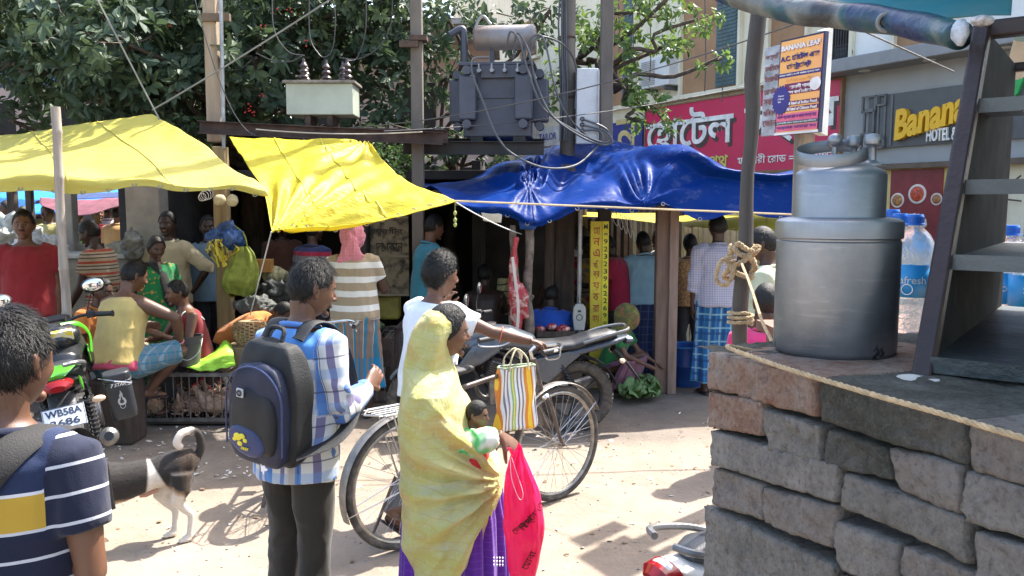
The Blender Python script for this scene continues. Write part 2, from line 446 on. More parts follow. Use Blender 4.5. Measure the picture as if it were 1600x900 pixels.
class Person:
 """Facing local -Y; +X is the figure's left. Sizes are for 1.65 m and scaled by k."""
 def __init__(s, label, pos, yaw, h=1.65, skin='deep', lean=(0, 0), twist=0, head=(0, 0, 0), arms=None, legs=None, pelvis_z=None,
    build=1.0, vox=.013, hands=0, hair='short', strands=0, group='people at the street market', feet='sandal', face=True, seed=0, cat='person', girth=1.0, headat=None, hs=1.0):
  s.k = k = h/1.65; s.label = label; s.seed = seed; s.vox = vox; s.bd = build*girth
  s.pos = Vector(pos); s.yaw = R(yaw); s.skin = SKIN[skin]
  Wm = Matrix.Translation(s.pos) @ Matrix.Rotation(s.yaw, 4, 'Z'); s.W = Wm; inv = Wm.inverted()
  pz = (pelvis_z if pelvis_z is not None else .90*k)
  s.pel = Vector((0, 0, pz))
  lx, ly = R(lean[0]), R(lean[1])                    # lean forward / sideways
  Ml = Matrix.Rotation(lx, 3, 'X') @ Matrix.Rotation(ly, 3, 'Y'); Ml2 = Matrix.Rotation(lx*1.25, 3, 'X') @ Matrix.Rotation(ly*1.1, 3, 'Y')
  s.mid = s.pel+Ml @ Vector((0, 0, .22*k)); s.neck = s.mid+Ml2 @ Vector((0, 0, .28*k))
  s.hax = Vector((1, 0, 0)); s.sax = Ml2 @ Matrix.Rotation(R(twist), 3, 'Z') @ Vector((1, 0, 0)); s.up = Ml2 @ Vector((0, 0, 1))
  s.fw = s.sax.cross(s.up)*-1
  s.HM = Matrix.Rotation(R(head[0]), 3, 'Z') @ Matrix.Rotation(R(head[1]), 3, 'X') @ Matrix.Rotation(R(head[2]), 3, 'Y')
  nk = unit(s.up*.6+Vector((0, 0, .5))+ (s.HM @ Vector((0, -1, 0)))*(.12+abs(head[1])*.006))
  s.hc = s.neck+nk*(.155*k)+(s.HM @ Vector((0, -.015*k, .02*k)))
  s.hip = {}; s.kn = {}; s.an = {}; legs = legs or {}
  for q, sx in (('l', 1), ('r', -1)):
   s.hip[q] = s.pel+Vector((sx*.088*k, 0, -.03*k))
   sp = legs.get(q, ((.02*sx, -.02, -1), (.01*sx, .03, -1)))
   s.kn[q] = s.hip[q]+unit(sp[0])*.415*k; s.an[q] = s.kn[q]+unit(sp[1])*.40*k
  lo = min(s.an[q].z for q in 'lr')-.062*k
  if pelvis_z is None: s.W = Wm @ Matrix.Translation((0, 0, -lo))
  inv = s.W.inverted()
  if headat is not None:
   dl = headat-(s.W @ s.hc); dl.z = 0; s.pos += dl; s.W = Matrix.Translation(dl) @ s.W; inv = s.W.inverted()
  s.hs = hs; s.sh = {}; s.el = {}; s.wr = {}; s.hd = {}
  arms = arms or {}
  for q, sx in (('l', 1), ('r', -1)):
   s.sh[q] = s.neck+s.sax*(sx*.168*k*build)-s.up*.055*k
   sp = arms.get(q, ((.12*sx, .02, -1), (.03*sx, -.18, -1)))
   if isinstance(sp, dict):
    t = inv @ Vector(sp['t']); el, wr = ik(s.sh[q], t, .275*k, .245*k, sp.get('pole', (sx, .5, -1)))
    s.el[q], s.wr[q] = el, wr; s.hd[q] = sp.get('hand', wr-el)
   else:
    s.el[q] = s.sh[q]+unit(sp[0])*.275*k; s.wr[q] = s.el[q]+unit(sp[1])*.245*k
    s.hd[q] = Vector(sp[2]) if len(sp) > 2 else s.wr[q]-s.el[q]
  s.shoe_dir = {q: (legs.get(q)[2] if q in legs and len(legs[q]) > 2 else (0.12*(1 if q == 'l' else -1), -1, -.12)) for q in 'lr'}
  mb = MB(); s.torso_tube(mb, 0, [(-.10, .14, .10), (0, .162, .118), (.22, .15, .108), (.5, .142, .105), (.75, .160, .115), (.90, .158, .10), (1.0, .105, .075), (1.07, .06, .06)])
  for q in 'lr':
   sx = 1 if q == 'l' else -1
   a, b, c = s.sh[q], s.el[q], s.wr[q]; k_ = k*s.bd
   mb.tube([a.lerp(s.neck, .45), a, a.lerp(b, .3), a.lerp(b, .7), b, b.lerp(c, .3), b.lerp(c, .7), c],
     [.05*k_, .056*k_, .049*k_, .041*k_, .037*k_, .040*k_, .031*k_, .0255*k_], 12)
   a, b, c = s.hip[q], s.kn[q], s.an[q]
   mb.tube([a.lerp(s.pel, .3)+Vector((0, 0, .04)), a, a.lerp(b, .35), a.lerp(b, .8), b, b.lerp(c, .3), b.lerp(c, .7), c],
     [.085*k_, .088*k_, .078*k_, .058*k_, .054*k_, .054*k_, .038*k_, .032*k_], 12)
   fd = unit(s.shoe_dir[q])
   mb.tube([c-fd*.055*k+Vector((0, 0, -.02*k)), c+Vector((0, 0, -.018*k)), c+fd*.07*k+Vector((0, 0, -.030*k)), c+fd*.13*k+Vector((0, 0, -.035*k)), c+fd*.165*k+Vector((0, 0, -.038*k))],
     [(.026*k, .028*k), (.034*k, .04*k), (.040*k, .026*k), (.042*k, .018*k), (.025*k, .012*k)], 12, axis=Vector((0, 0, 1)).cross(fd))
   if not hands:
    w, d = s.wr[q], unit(s.hd[q]); cr = unit(d.cross(Vector((sx, .2, 0))))
    hand_parts(mb, w, d, Vector((sx, 0.1, 0.2)), -1, .8, s=k) if vox < .0125 else mb.tube([w, w+d*.06*k, w+d*.13*k, w+d*.165*k], [(.02*k, .024*k), (.018*k, .038*k), (.016*k, .034*k), (.01*k, .02*k)], 8)
  mb.tube([s.neck-s.up*.03*k, s.neck+nk*.05*k, s.hc-(s.HM @ Vector((0, -.02*k, .05*k)))], [.062*k, .053*k, .054*k], 14)
  me = remeshed(mb, vox, 4); out = MB(); mesh_to_mb(me, out); bpy.data.meshes.remove(me)
  hb = MB(); head_parts(hb, s.HM, Vector((0, 0, 0)))
  hb.v = [tuple(s.hc+Vector(q)*k*hs) for q in hb.v]
  hb.tube([s.hc-(s.HM @ Vector((0, -.035*k, .05*k))), s.neck+nk*.05*k, s.neck], [.048*k, .05*k, .052*k], 16)
  me = remeshed(hb, .0055 if vox > .01 else .0042, 2); mesh_to_mb(me, out); bpy.data.meshes.remove(me)
  if hands:
   for q in 'lr':
    sp = arms.get(q); hb = MB(); kw = {}
    if isinstance(sp, dict): kw = sp.get('hk', {})
    up = kw.get('up', (1 if q == 'l' else -1, .2, .3))
    hand_parts(hb, s.wr[q], s.hd[q], up, kw.get('side', -1 if q == 'l' else 1), kw.get('curl', .7), s=k)
    me = remeshed(hb, .0038, 2); mesh_to_mb(me, out); bpy.data.meshes.remove(me)
  s.o = out.build('person', s.skin, None, angle=180)
  s.o.matrix_world = s.W; tag(s.o, label, cat, group)
  if hair: add_hair(s.o, s.HM, s.hc, hair, strands, seed, scale=k*hs)
  if face:
   for sx in (-1, 1):
    e = MB(); e.ell(s.hc+s.HM @ Vector((sx*.031*k, -.0755*k, .004*k)), (.0125*k, .010*k, .0075*k), 12, 8, s.HM); e = e.build('eye', EYEW, s.o, angle=180)
    e2 = MB(); e2.ell(s.hc+s.HM @ Vector((sx*.031*k, -.0825*k, .004*k)), (.0058*k, .0045*k, .0058*k), 10, 6, s.HM); e2.build('iris', EYEB, e, angle=180)
    b = MB(); b.tube([s.hc+s.HM @ (Vector(q)*k) for q in ((sx*.014, -.093, .023), (sx*.030, -.0925, .028), (sx*.047, -.079, .022))], [(.002, .003), (.003, .0045), (.001, .002)], 6); b.build('eyebrow', HAIR, s.o, angle=180)
   l = MB(); l.ell(s.hc+s.HM @ (Vector((0, -.0985, -.0560))*k), (.019*k, .0075*k, .0075*k), 14, 8, s.HM); l.build('lips', LIP, s.o, angle=180)
  if feet:
   for q in 'lr':
    f = MB(); c = s.an[q]; fd = unit(s.shoe_dir[q]); ax = Vector((0, 0, 1)).cross(fd); dn = unit(fd.cross(ax)); dn = dn if dn.z < 0 else -dn
    if feet == 'sandal':
     b0 = c+dn*.054*k
     f.tube([b0-fd*.075*k, b0-fd*.05*k, b0+fd*.05*k, b0+fd*.14*k, b0+fd*.18*k], [(.02, .006), (.036*k, .007), (.040*k, .007), (.046*k, .007), (.02, .006)], 14, axis=ax)
     f.tube(spline([b0+fd*.13*k+dn*-.02*k, b0+fd*.08*k+ax*.03*k-dn*.045*k, b0+fd*.03*k+ax*.044*k-dn*.01*k], 4), .005, 6)
     f.tube(spline([b0+fd*.13*k+dn*-.02*k, b0+fd*.08*k-ax*.03*k-dn*.045*k, b0+fd*.03*k-ax*.044*k-dn*.01*k], 4), .005, 6)
    else:
     f.tube([c-fd*.08*k+dn*.02*k, c-fd*.05*k+dn*.015*k, c+dn*.0*k, c+fd*.08*k+dn*.025*k, c+fd*.15*k+dn*.034*k, c+fd*.19*k+dn*.042*k],
      [(.02, .025), (.037*k, .045*k), (.046*k, .058*k), (.048*k, .036*k), (.047*k, .026*k), (.024*k, .012)], 16, axis=ax)
    f.build('sandal' if feet == 'sandal' else 'shoe', SANDAL if feet == 'sandal' else SHOE, s.o, angle=60)
 def sp(s, f):
  """point on the spine, 0 = pelvis, 1 = neck base"""
  L1 = .22/.5
  if f <= L1: return s.pel+(s.mid-s.pel)*(f/L1)
  return s.mid+(s.neck-s.mid)*((f-L1)/(1-L1))
 def torso_tube(s, mb, ease, prof, n=24):
  pts = []; rad = []; axs = []
  for f, a, b in prof:
   pts.append(s.sp(f)); g = 1 if f > .9 else s.bd
   rad.append(((a*g+ease)*s.k, (b*g+ease)*s.k)); axs.append(s.hax.lerp(s.sax, max(0, min(1, f))))
  mb.tube(pts, rad, n, axis=axs)
 def bones(s):
  b = [(s.pel-Vector((0, 0, .2)), s.neck, 0, s.pel.z)]
  for i, q in enumerate('lr'): b.append((s.sh[q], s.wr[q], i+1, 0))
  return b
 def garment(s, name, m, mb, vox=None, folds=.006, seed=0, ff=24, smooth=4, attr=False, label=None, loose=None):
  me = remeshed(mb, vox or s.vox, smooth); a = vget(me).astype(float); n = nget(me).astype(float)
  st = a*np.array([1, 1, .4])
  h = fnoise(st, ff, seed+s.seed); h = np.sign(h)*np.abs(h)**.8
  h2 = 1-np.abs(fnoise(a*np.array([1, 1, .8]), ff*.6, seed+s.seed+5)); h = h*.6+h2**3*.9-.3
  am = np.ones(len(a))*folds
  for q in 'lr':
   for c, r in ((s.el[q], .10), (s.sh[q]-Vector((0, 0, .08)), .12), (s.kn[q], .12)):
    am += folds*1.2*np.exp(-((a-np.array(c))**2).sum(1)/(r*s.k)**2)
  a += n*(h*am)[:, None]; vset(me, a)
  if attr:
   pc = a.copy(); lim = getattr(s, 'lim', 9)
   for q, sx in (('l', 1), ('r', -1)):
    S0 = np.array(s.sh[q]); sax = np.array(s.sax)*sx; off = 0.0
    for (p, e, base) in ((s.sh[q], s.el[q], 0), (s.el[q], s.wr[q], (s.el[q]-s.sh[q]).length)):
     p = np.array(p); e = np.array(e); d = e-p; L = np.linalg.norm(d); d /= L; t = (a-p) @ d
     r = np.linalg.norm(a-(p+np.clip(t, 0, L)[:, None]*d), axis=1); ow = (a-S0) @ sax
     sel = (r < .092*s.k) & ((ow > -.022*s.k) | (base > 0) & (r < .075*s.k)) & ((t > 0) if base else (t < L)) & (t+base < lim)
     lat = np.cross(d, [0, 1, 0]); lat /= np.linalg.norm(lat)+1e-9; oth = np.cross(d, lat)
     c = np.stack([(a-p) @ lat+.3, (a-p) @ oth, S0[2]-(t+base)], 1); pc[sel] = c[sel]
   at = me.attributes.new('pc', 'FLOAT_VECTOR', 'POINT'); at.data.foreach_set('vector', pc.astype('f').ravel())
  o = obj(name, me, m, s.o)
  if label: o['label'] = label
  return o
 def shirt(s, m, sleeve=.5, hem=-.12, ease=.020, name='shirt', collar=True, neckhole=.985, folds=.006, attr=False, seed=1, belly=0, vox=None, label=None, ff=24):
  mb = MB(); s.lim = sleeve*2*.275*s.k+.012 if sleeve < .5 else 9
  pr = [(hem, .172, .128), (0, .172, .128), (.22, .165+belly*.3, .122+belly), (.5, .158, .118+belly*.6), (.75, .164, .118), (.90, .160, .102), (.97, .115, .080)]
  if neckhole > .97: pr.append((neckhole+.03, .066, .066))
  s.torso_tube(mb, ease, pr)
  if sleeve > 0:
   for q in 'lr':
    a, b, c = s.sh[q], s.el[q], s.wr[q]; pts = [a.lerp(s.neck, .4), a]; rr = [.052, .062]; k_ = s.k*s.bd
    T = [.3, .6, .9] if sleeve > .5 else [.3, .6, .95]
    for t in T:
     if t <= min(1, sleeve*2)+.01: pts.append(a.lerp(b, t)); rr.append(.057-.008*t)
    if sleeve > .5:
     e = (sleeve-.5)*2
     for t in (0, .35, .7, 1):
      pts.append(b.lerp(c, t*e)); rr.append(.047-.010*t*e)
    mb.tube(pts, [(r+ease*.55)*k_ for r in rr], 16)
  o = s.garment(name, m, mb, vox, folds, seed, ff, attr=attr, label=label)
  if collar:
   cb = MB(); c0 = s.neck+s.up*.015*s.k; nk = unit(s.hc-s.neck)
   pts = []
   for i in range(24):
    th = 2*math.pi*i/24; pts.append(c0+s.sax*(.072*s.k*math.cos(th))+s.fw*(-.070*s.k*math.sin(th))+s.up*(.012*s.k*(1 if math.sin(th) < 0 else -.6)*abs(math.sin(th))))
   cb.tube(pts, [(.012*s.k, .017*s.k)]*24 if collar is True else [(.006, .008)]*24, 8, closed=True, axis=[Vector(s.up)]*24)
   cb.build('collar', m, o, angle=180)
  return o
 def trousers(s, m, name='trousers', to=1.0, ease=.018, top=.14, folds=.007, seed=2, flare=.0, label=None, vox=None):
  mb = MB(); s.torso_tube(mb, ease*.4, [(-.12, .15, .11), (0, .165, .12), (top, .155, .112)])
  for q in 'lr':
   a, b, c = s.hip[q], s.kn[q], s.an[q]; k_ = s.k*s.bd; pts = [a.lerp(s.pel, .3)+Vector((0, 0, .03))]; rr = [.076]
   for i in range(11):
    f = i/10*to
    p = a.lerp(b, f*2) if f < .5 else b.lerp(c, f*2-1); pts.append(p); rr.append(np.interp(f, [0, .25, .5, .75, 1], [.082, .078, .062, .058, .052])+flare*f)
   mb.tube(pts, [(r+ease*.6)*k_ for r in rr], 16)
  return s.garment(name, m, mb, vox, folds, seed, 20, label=label)
 def lungi(s, m, hem=.25, top=.16, name='lungi', nf=9, seed=3, amp=.016, wide=1.0, label=None):
  """wrapped cloth from waist to hem height (m above ground in the figure's own frame)"""
  z1 = s.sp(top); kz = min(s.kn['l'].z, s.kn['r'].z); lo = (s.an['l'].z+s.an['r'].z)/2-.06*s.k
  kc = (s.kn['l']+s.kn['r'])/2; ac = (s.an['l']+s.an['r'])/2; rs = random.Random(seed+s.seed); ph = [rs.random()*6.28 for _ in range(4)]
  kw = abs(s.kn['l'].x-s.kn['r'].x)/2+.085*s.k; kd = abs(s.kn['l'].y-s.kn['r'].y)/2+.085*s.k
  aw = abs(s.an['l'].x-s.an['r'].x)/2+.10*s.k; ad = abs(s.an['l'].y-s.an['r'].y)/2+.10*s.k
  path = [(z1, .155*s.k*s.bd, .115*s.k*s.bd), (s.pel, .19*s.k*s.bd, .145*s.k*s.bd), ((s.pel+kc)/2, (.19*s.k+kw)/2*wide, (.15*s.k+kd)/2), (kc, kw*1.05*wide, kd*1.05), (ac, aw*1.1*wide, ad*1.1)]
  cum = [0]
  for i in range(1, 5): cum.append(cum[-1]+(path[i][0]-path[i-1][0]).length)
  end = cum[-1]
  for i in range(200):
   t = cum[-1]*i/199; j = max(k_ for k_ in range(4) if cum[k_] <= t+1e-9); q = (t-cum[j])/(cum[j+1]-cum[j]); zz = path[j][0].lerp(path[j+1][0], q).z-lo
   if zz < hem: end = t; break
  def fn(u, v):
   t = end*v; j = max(k_ for k_ in range(4) if cum[k_] <= t+1e-9); q = (t-cum[j])/(cum[j+1]-cum[j]); q = q
   c = path[j][0].lerp(path[j+1][0], q); a = path[j][1]*(1-q)+path[j+1][1]*q; b = path[j][2]*(1-q)+path[j+1][2]*q
   th = 2*math.pi*u; f = amp*s.k*(.25+v)*(math.sin(nf*th+ph[0]+2*v)+.6*math.sin((nf*2+1)*th+ph[1]-3*v)*.6+.5*math.sin(3*th+ph[2]+4*v))
   f += .004*math.sin(40*v+3*math.sin(th*2+ph[3]))*(1-v)
   return c+Vector(((a+f)*math.cos(th), (b+f)*math.sin(th), .012*math.sin(2*th+ph[3])*v))
  mb = MB(); mb.grid(fn, 96, 40, True)
  o = mb.build(name, m, s.o, angle=180, solid=.005)
  if label: o['label'] = label
  return o
def ground_mat():
 t = NT('packed_dirt'); v = t.coord(); y = t.sep(v)[1]; x = t.sep(v)[0]
 n1 = t.noise(v, .9, 6, .6); n2 = t.noise(v, 6, 6, .65); n3 = t.noise(v, 45, 5, .7)
 c = t.ramp(n1, [(.3, (.175, .138, .105)), (.5, (.235, .192, .148)), (.72, (.31, .262, .21))])
 c = t.mix(t.ramp(n2, [(.42, (0, 0, 0)), (.62, (1, 1, 1))]), c, t.mix(.55, c, (.30, .24, .19)))
 c = t.mix(t.math('MULTIPLY', n3, .5), c, (.17, .135, .10))
 vo = t.n('TexVoronoi', feature='DISTANCE_TO_EDGE'); vo.inputs['Scale'].default_value = .55
 wv = t.n('VectorMath', operation='ADD'); t.lk(v, wv.inputs[0]); q = t.n('TexNoise'); q.inputs['Scale'].default_value = 3; t.lk(v, q.inputs[0])
 t.lk(q.outputs['Color'], wv.inputs[1]); t.lk(wv.outputs[0], vo.inputs['Vector'])
 cr = t.ramp(vo.outputs['Distance'], [(.0, (1, 1, 1)), (.012, (0, 0, 0))])
 c = t.mix(t.math('MULTIPLY', cr, .25), c, (.12, .10, .08))
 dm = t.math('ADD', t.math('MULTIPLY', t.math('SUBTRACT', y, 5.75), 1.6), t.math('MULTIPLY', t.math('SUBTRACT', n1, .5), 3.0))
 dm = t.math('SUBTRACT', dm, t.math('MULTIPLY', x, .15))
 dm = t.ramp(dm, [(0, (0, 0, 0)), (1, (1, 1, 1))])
 damp_shade = t.mix(n2, (.075, .062, .052), (.20, .165, .135))  # ground near the stalls: damp dirt plus shade painted into the colour
 c = t.mix(t.math('MULTIPLY', dm, .85), c, damp_shade)
 c = t.mix(t.math('MULTIPLY', t.ramp(t.noise(v, 1.7, 5, .6, (1, .5, 1)), [(.52, (0, 0, 0)), (.68, (1, 1, 1))]), .45), c, (.22, .19, .165))
 t.bump(t.math('ADD', t.math('MULTIPLY', n2, 1.0), t.math('MULTIPLY', n3, .35)), .55, .035)
 return t.done(c, t.math('MULTIPLY_ADD', n2, .25, .72), 0, Specular_IOR_Level=.3)
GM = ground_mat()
mb = MB()
def gz(x, y): return .012*noise.noise(Vector((x*.9, y*.9, 3)))+.004*noise.noise(Vector((x*5, y*5, 1)))
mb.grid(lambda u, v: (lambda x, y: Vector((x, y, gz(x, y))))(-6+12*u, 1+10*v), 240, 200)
xs = [-400, -6, 6, 400]; ys = [-300, 1, 11, 500]
for i in range(3):
 for j in range(3):
  if i == 1 and j == 1: continue
  mb.add([(xs[i], ys[j], -.004), (xs[i+1], ys[j], -.004), (xs[i+1], ys[j+1], -.004), (xs[i], ys[j+1], -.004)], [(0, 1, 2, 3)])
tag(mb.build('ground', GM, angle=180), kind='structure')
LIT = mat('litter_paper', (.62, .58, .52), .8, vary=.25); LEAFDRY = mat('dry_leaf', (.16, .10, .05), .8, vary=.5)
def litter(name, m, n, xr, yr, s, kind, power=1, seed=1):
 rs = random.Random(seed); b = MB()
 for _ in range(n):
  x = rs.uniform(*xr); y = yr[0]+(yr[1]-yr[0])*rs.random()**power; q = rs.uniform(*s); z = gz(x, y)+.002
  a = rs.random()*6.28; M = Euler((rs.gauss(0, .25), rs.gauss(0, .25), a)).to_matrix(); el = rs.uniform(.25, .9)
  if kind == 'flake':
   k = rs.choice((4, 5, 6)); pl = [(q*math.cos(6.28*i/k)*rs.uniform(.5, 1), q*el*math.sin(6.28*i/k)*rs.uniform(.5, 1)) for i in range(k)]
   c = Vector((x, y, z+q*.12)); vs = [c+M @ Vector((px, py, rs.uniform(-.1, .25)*q)) for px, py in pl]; b.add([c+Vector((0, 0, .15*q))]+vs, [(0, i+1, (i+1) % k+1) for i in range(k)])
  else: b.ell((x, y, z), (q, q*el, q*.5), 6, 4, M)
 return tag(b.build(name, m, angle=30), kind='stuff')
litter('litter', LIT, 260, (-4.2, -1.5), (5.2, 6.8), (.008, .035), 'flake', 1, 3)
litter('litter', LIT, 200, (-3, 3), (3.2, 7.2), (.006, .03), 'flake', 1, 4)
litter('fallen_leaves', LEAFDRY, 330, (-3.5, 3.2), (3.2, 7.6), (.008, .028), 'flake', .8, 5)
litter('gravel', mat('gravel', (.27, .23, .19), .9, vary=.4), 1500, (-3.6, 3.4), (3.0, 7.6), (.003, .010), 'stone', 1, 6)
FO = Vector((6.1, 13, 0)); FU = Vector((-.49, .87, 0)).normalized(); FN = Vector((-.87, -.49, 0)).normalized()
def fray(px, py, out=0):
 """where the ray through a photo pixel meets the plane 'out' metres in front of the facade -> (t, z)"""
 d = P(px, py, 1)-CAM; o = FO+FN*out; k = (o-CAM).dot(FN)/d.dot(FN); p = CAM+d*k
 return (p-FO).dot(FU), p.z
def fw(t, z, out=0): return FO+FU*t+Vector((0, 0, z))+FN*out
FM = Matrix((FU, FN, Vector((0, 0, 1)))).transposed()
def fbox(mb, t0, t1, z0, z1, o0, o1): mb.box(fw((t0+t1)/2, (z0+z1)/2, (o0+o1)/2), (abs(t1-t0), abs(o1-o0), abs(z1-z0)), FM)
def wallmat():
 t = NT('cream_plaster'); v = t.coord(); z = t.sep(v)[2]
 c = t.ramp(t.noise(v, 1.2, 5), [(.35, (.66, .60, .44)), (.65, (.74, .69, .53))])
 st = t.math('MULTIPLY', t.ramp(t.noise(v, 2.2, 6, .7, (3, 3, .5)), [(.48, (0, 0, 0)), (.75, (1, 1, 1))]), .5)
 c = t.mix(st, c, (.42, .38, .29)); t.bump(t.noise(v, 30, 4), .15, .02)
 return t.done(c, .85)
CREAM = wallmat(); WHITEW = mat('white_plaster', (.70, .70, .67), .85, vary=.1, vs=2); BROWNP = mat('brown_plaster', (.33, .19, .10), .8, vary=.14, vs=2)
GREYP = mat('grey_cladding', (.30, .31, .31), .55, vary=.08, vs=1.5, bump=.05); DGREY = mat('dark_grey_panel', (.085, .09, .095), .45, vary=.1, bump=.05)
DARKIN = mat('dark_interior', (.02, .018, .016), .9); TEALW = mat('teal_shutter', (.05, .10, .11), .5, vary=.2)
bld = empty('hotel_building', fw(3, 0, 0), 0, 'cream plastered hotel with brown window bays behind the pink and grey shop signs', 'building')
def bpart(name, fn, m, bev=0, parent=bld, label=None):
 b = MB(); fn(b); o = b.build(name, m, smooth=False, bevel=bev); o.parent = parent; o.matrix_parent_inverse = Matrix.Translation(-bld.location)
 if label: o['label'] = label
 return o
bpart('wall', lambda b: (fbox(b, 1.15, 16, 0, 9, -.30, 0), fbox(b, 16, 16.3, 0, 9, -6, 0)), CREAM)
bpart('white_wall', lambda b: (fbox(b, -7, 1.15, 3.98, 9, -.30, 0)), WHITEW)
bpart('wall', lambda b: (fbox(b, -7, 1.15, 0, 2.42, -.3, -.02), fbox(b, -7, -6.7, 0, 9, -6, -.3), fbox(b, -7, 16, 8.8, 9, -6, -.3)), CREAM, label='plain cream ground floor wall beside the shop door')
def bay(x0, y0, x1, y1, m, dep=.05, name='window_bay', frame=True, t0=None):
 ta, za = fray(x0, y0); tb, zb = fray(x1, y1)
 za = max(za, fray(x1, y0)[1])
 w = bpart(name, lambda b: fbox(b, tb, ta, zb, za, .001, .02), m)
 return ta, tb, zb, za
def window(x0, x1, ybot, ztop, recess_m, shutter=None, grille=False):
 ta, zb = fray(x0, ybot); tb = fray(x1, ybot-8)[0]
 fr = bpart('window', lambda b: (fbox(b, tb, ta, zb, ztop, .002, .012)), recess_m)
 bpart('window_frame', lambda b: (fbox(b, tb-.06, tb, zb-.05, ztop, .002, .09), fbox(b, ta, ta+.06, zb-.05, ztop, .002, .09), fbox(b, tb, ta, zb-.08, zb, .002, .12)), CREAM, parent=bld)
 if shutter:
  s0 = fray(shutter[0], ybot-5)[0]; s1 = fray(shutter[1], ybot-8)[0]
  def f(b):
   fbox(b, s1, s0, zb+.05, ztop, .014, .05)
   for i in range(int((ztop-zb)/.07)): fbox(b, s1+.04, s0-.04, zb+.08+i*.07, zb+.11+i*.07, .05, .062)
  bpart('shutter', f, shutter[2])
 if grille:
  def g(b):
   for i in range(7):
    tt = tb+(ta-tb)*(i+.5)/7; b.tube([fw(tt, zb, .05), fw(tt, ztop, .05)], .012, 6)
    for k in range(4):
     zz = zb+.25+k*.75; b.tube([fw(tt+.09*math.cos(a/8*6.28), zz+.16*math.sin(a/8*6.28), .06) for a in range(9)], .008, 5)
   for k in range(3): b.tube([fw(tb, zb+.1+k*.8, .05), fw(ta, zb+.1+k*.8, .05)], .012, 6)
  bpart('grille', g, mat('grille_iron', (.03, .03, .03), .5))
window(1067, 1155, 150, 6.6, BROWNP, (1120, 1153, TEALW))
window(957, 992, 168, 6.6, BROWNP, (975, 991, TEALW))
window(1205, 1262, 76, 6.6, BROWNP)
window(1301, 1330, 112, 6.6, DARKIN, None, True)
window(1401, 1492, 97, 6.6, BROWNP)
window(813, 843, 95, 6.8, BROWNP, (828, 842, mat('brown_shutter', (.16, .08, .04), .6)))
tl, zl = fray(1170, 152); tr, zr = fray(1310, 122)
bpart('ledge', lambda b: (fbox(b, 1.2, 6.6, 3.98, 4.06, .002, .18)), CREAM, .01)
t0 = fray(1310, 200)[0]
bpart('shop_fascia', lambda b: fbox(b, -6.9, t0, 2.42, 3.98, -.25, .05), GREYP, .01)
bpart('cornice', lambda b: fbox(b, -6.95, t0+.15, 3.92, 4.13, .051, .55), mat('cornice_grey', (.23, .235, .24), .6, vary=.08), .015)
for i in range(5): bpart('downlight', lambda b: b.lathe([(.09, 0), (.09, .012), (.06, .02)], fw(t0-.7-i*1.1, 3.905, .3), 16), mat('lamp_cover', (.6, .6, .55), .4))
td, tdr = fray(1386, 300)[0], fray(1478, 300)[0]
DOORC = mat('cream_door_frame', (.62, .48, .17), .5, vary=.08)
door = bpart('shop_door', lambda b: fbox(b, tdr-.7, td, 0, 2.40, -.018, .03), DOORC, .01)
bpart('door_header', lambda b: fbox(b, tdr-4, td+.25, 2.36, 2.44, .0, .16), mat('door_header_brown', (.12, .085, .06), .6))
t1, z1 = fray(1396, 266); t2, z2 = fray(1470, 410)
poster = tag(MB().box(fw((t1+t2)/2, (z1+z2)/2, .045), (t1-t2, .02, z1-z2), FM).build('menu_poster', mat('poster_maroon', (.17, .012, .02), .35, vary=.2), smooth=False), 'maroon food poster with pictured dishes on the cream shop door', 'poster')
for (x, y, r, m) in ((1437, 303, .13, (.45, .07, .03)), (1406, 313, .10, (.35, .16, .05)), (1467, 311, .08, (.3, .13, .05))):
 a, b_ = fray(x, y); q = MB(); N = Matrix((FU, Vector((0, 0, 1)), FN)).transposed()
 q.lathe([(r*1.15, 0), (r*1.15, .006), (r*.9, .008)], fw(a, b_, .056), 24, N); q.build('plate', mat('plate_white', (.6, .55, .5), .3, bump=0), poster)
 q = MB(); q.lathe([(r*.9, .0), (r*.7, .02), (.01, .03)], fw(a, b_, .065), 20, N); q.build('food', mat('food', m, .5, vary=.6, vs=30), poster)
a, b_ = fray(1432, 345); q = MB()
for i in range(9):
 th = R(180*i/8); q.lathe([(.05, 0), (.045, .012), (.0, .02)], fw(a-.17*math.cos(th), b_+.12*math.sin(th)-.05, .058), 12, Matrix((FU, Vector((0, 0, 1)), FN)).transposed())
q.build('scalloped_border', mat('border_white', (.65, .6, .55), .4, bump=0), poster)
tb = MB(); tb.tube(spline([fw(fray(1600, 262)[0], 2.2, .06), fw(fray(1580, 285)[0], 2.05, .08), fw(fray(1572, 300)[0], 1.9, .08), fw(fray(1600, 312)[0], 1.85, .06)], 6), .012, 6)
tag(tb.build('loose_cable', mat('brown_cable', (.08, .04, .02), .5)), 'thin brown looped cable on the cream wall seen through the steel cabinet', 'cable')
PINK = mat('sign_crimson', (.52, .012, .075), .38, vary=.06, vs=1.5, bump=.03)
ta, tb_ = fray(1009, 220, .12)[0], fray(1312, 200, .12)[0]
zt = fray(1309, 124, .12)[1]; zb = fray(1160, 268, .12)[1]
rs_ = empty('hotel_sign', fw(ta, zb, .1), 0, 'long crimson hotel signboard with big white Bengali letters above the blue tarp', 'sign')
def under(root, o): o.parent = root; o.matrix_parent_inverse = Matrix.Translation(-root.location); return o
o = MB(); fbox(o, tb_, ta, zb, zt, .05, .12); under(rs_, o.build('board', PINK, smooth=False))
o = MB()
for (p, q, r, s_) in ((tb_-.03, tb_, zb-.03, zt+.03), (ta, ta+.04, zb-.03, zt+.03)): fbox(o, p, q, r, s_, .04, .14)
fbox(o, tb_, ta, zt, zt+.03, .04, .14); fbox(o, tb_, ta, zb-.05, zb, .04, .14)
under(rs_, o.build('sign_frame', mat('sign_edge', (.2, .12, .06), .6), smooth=False))
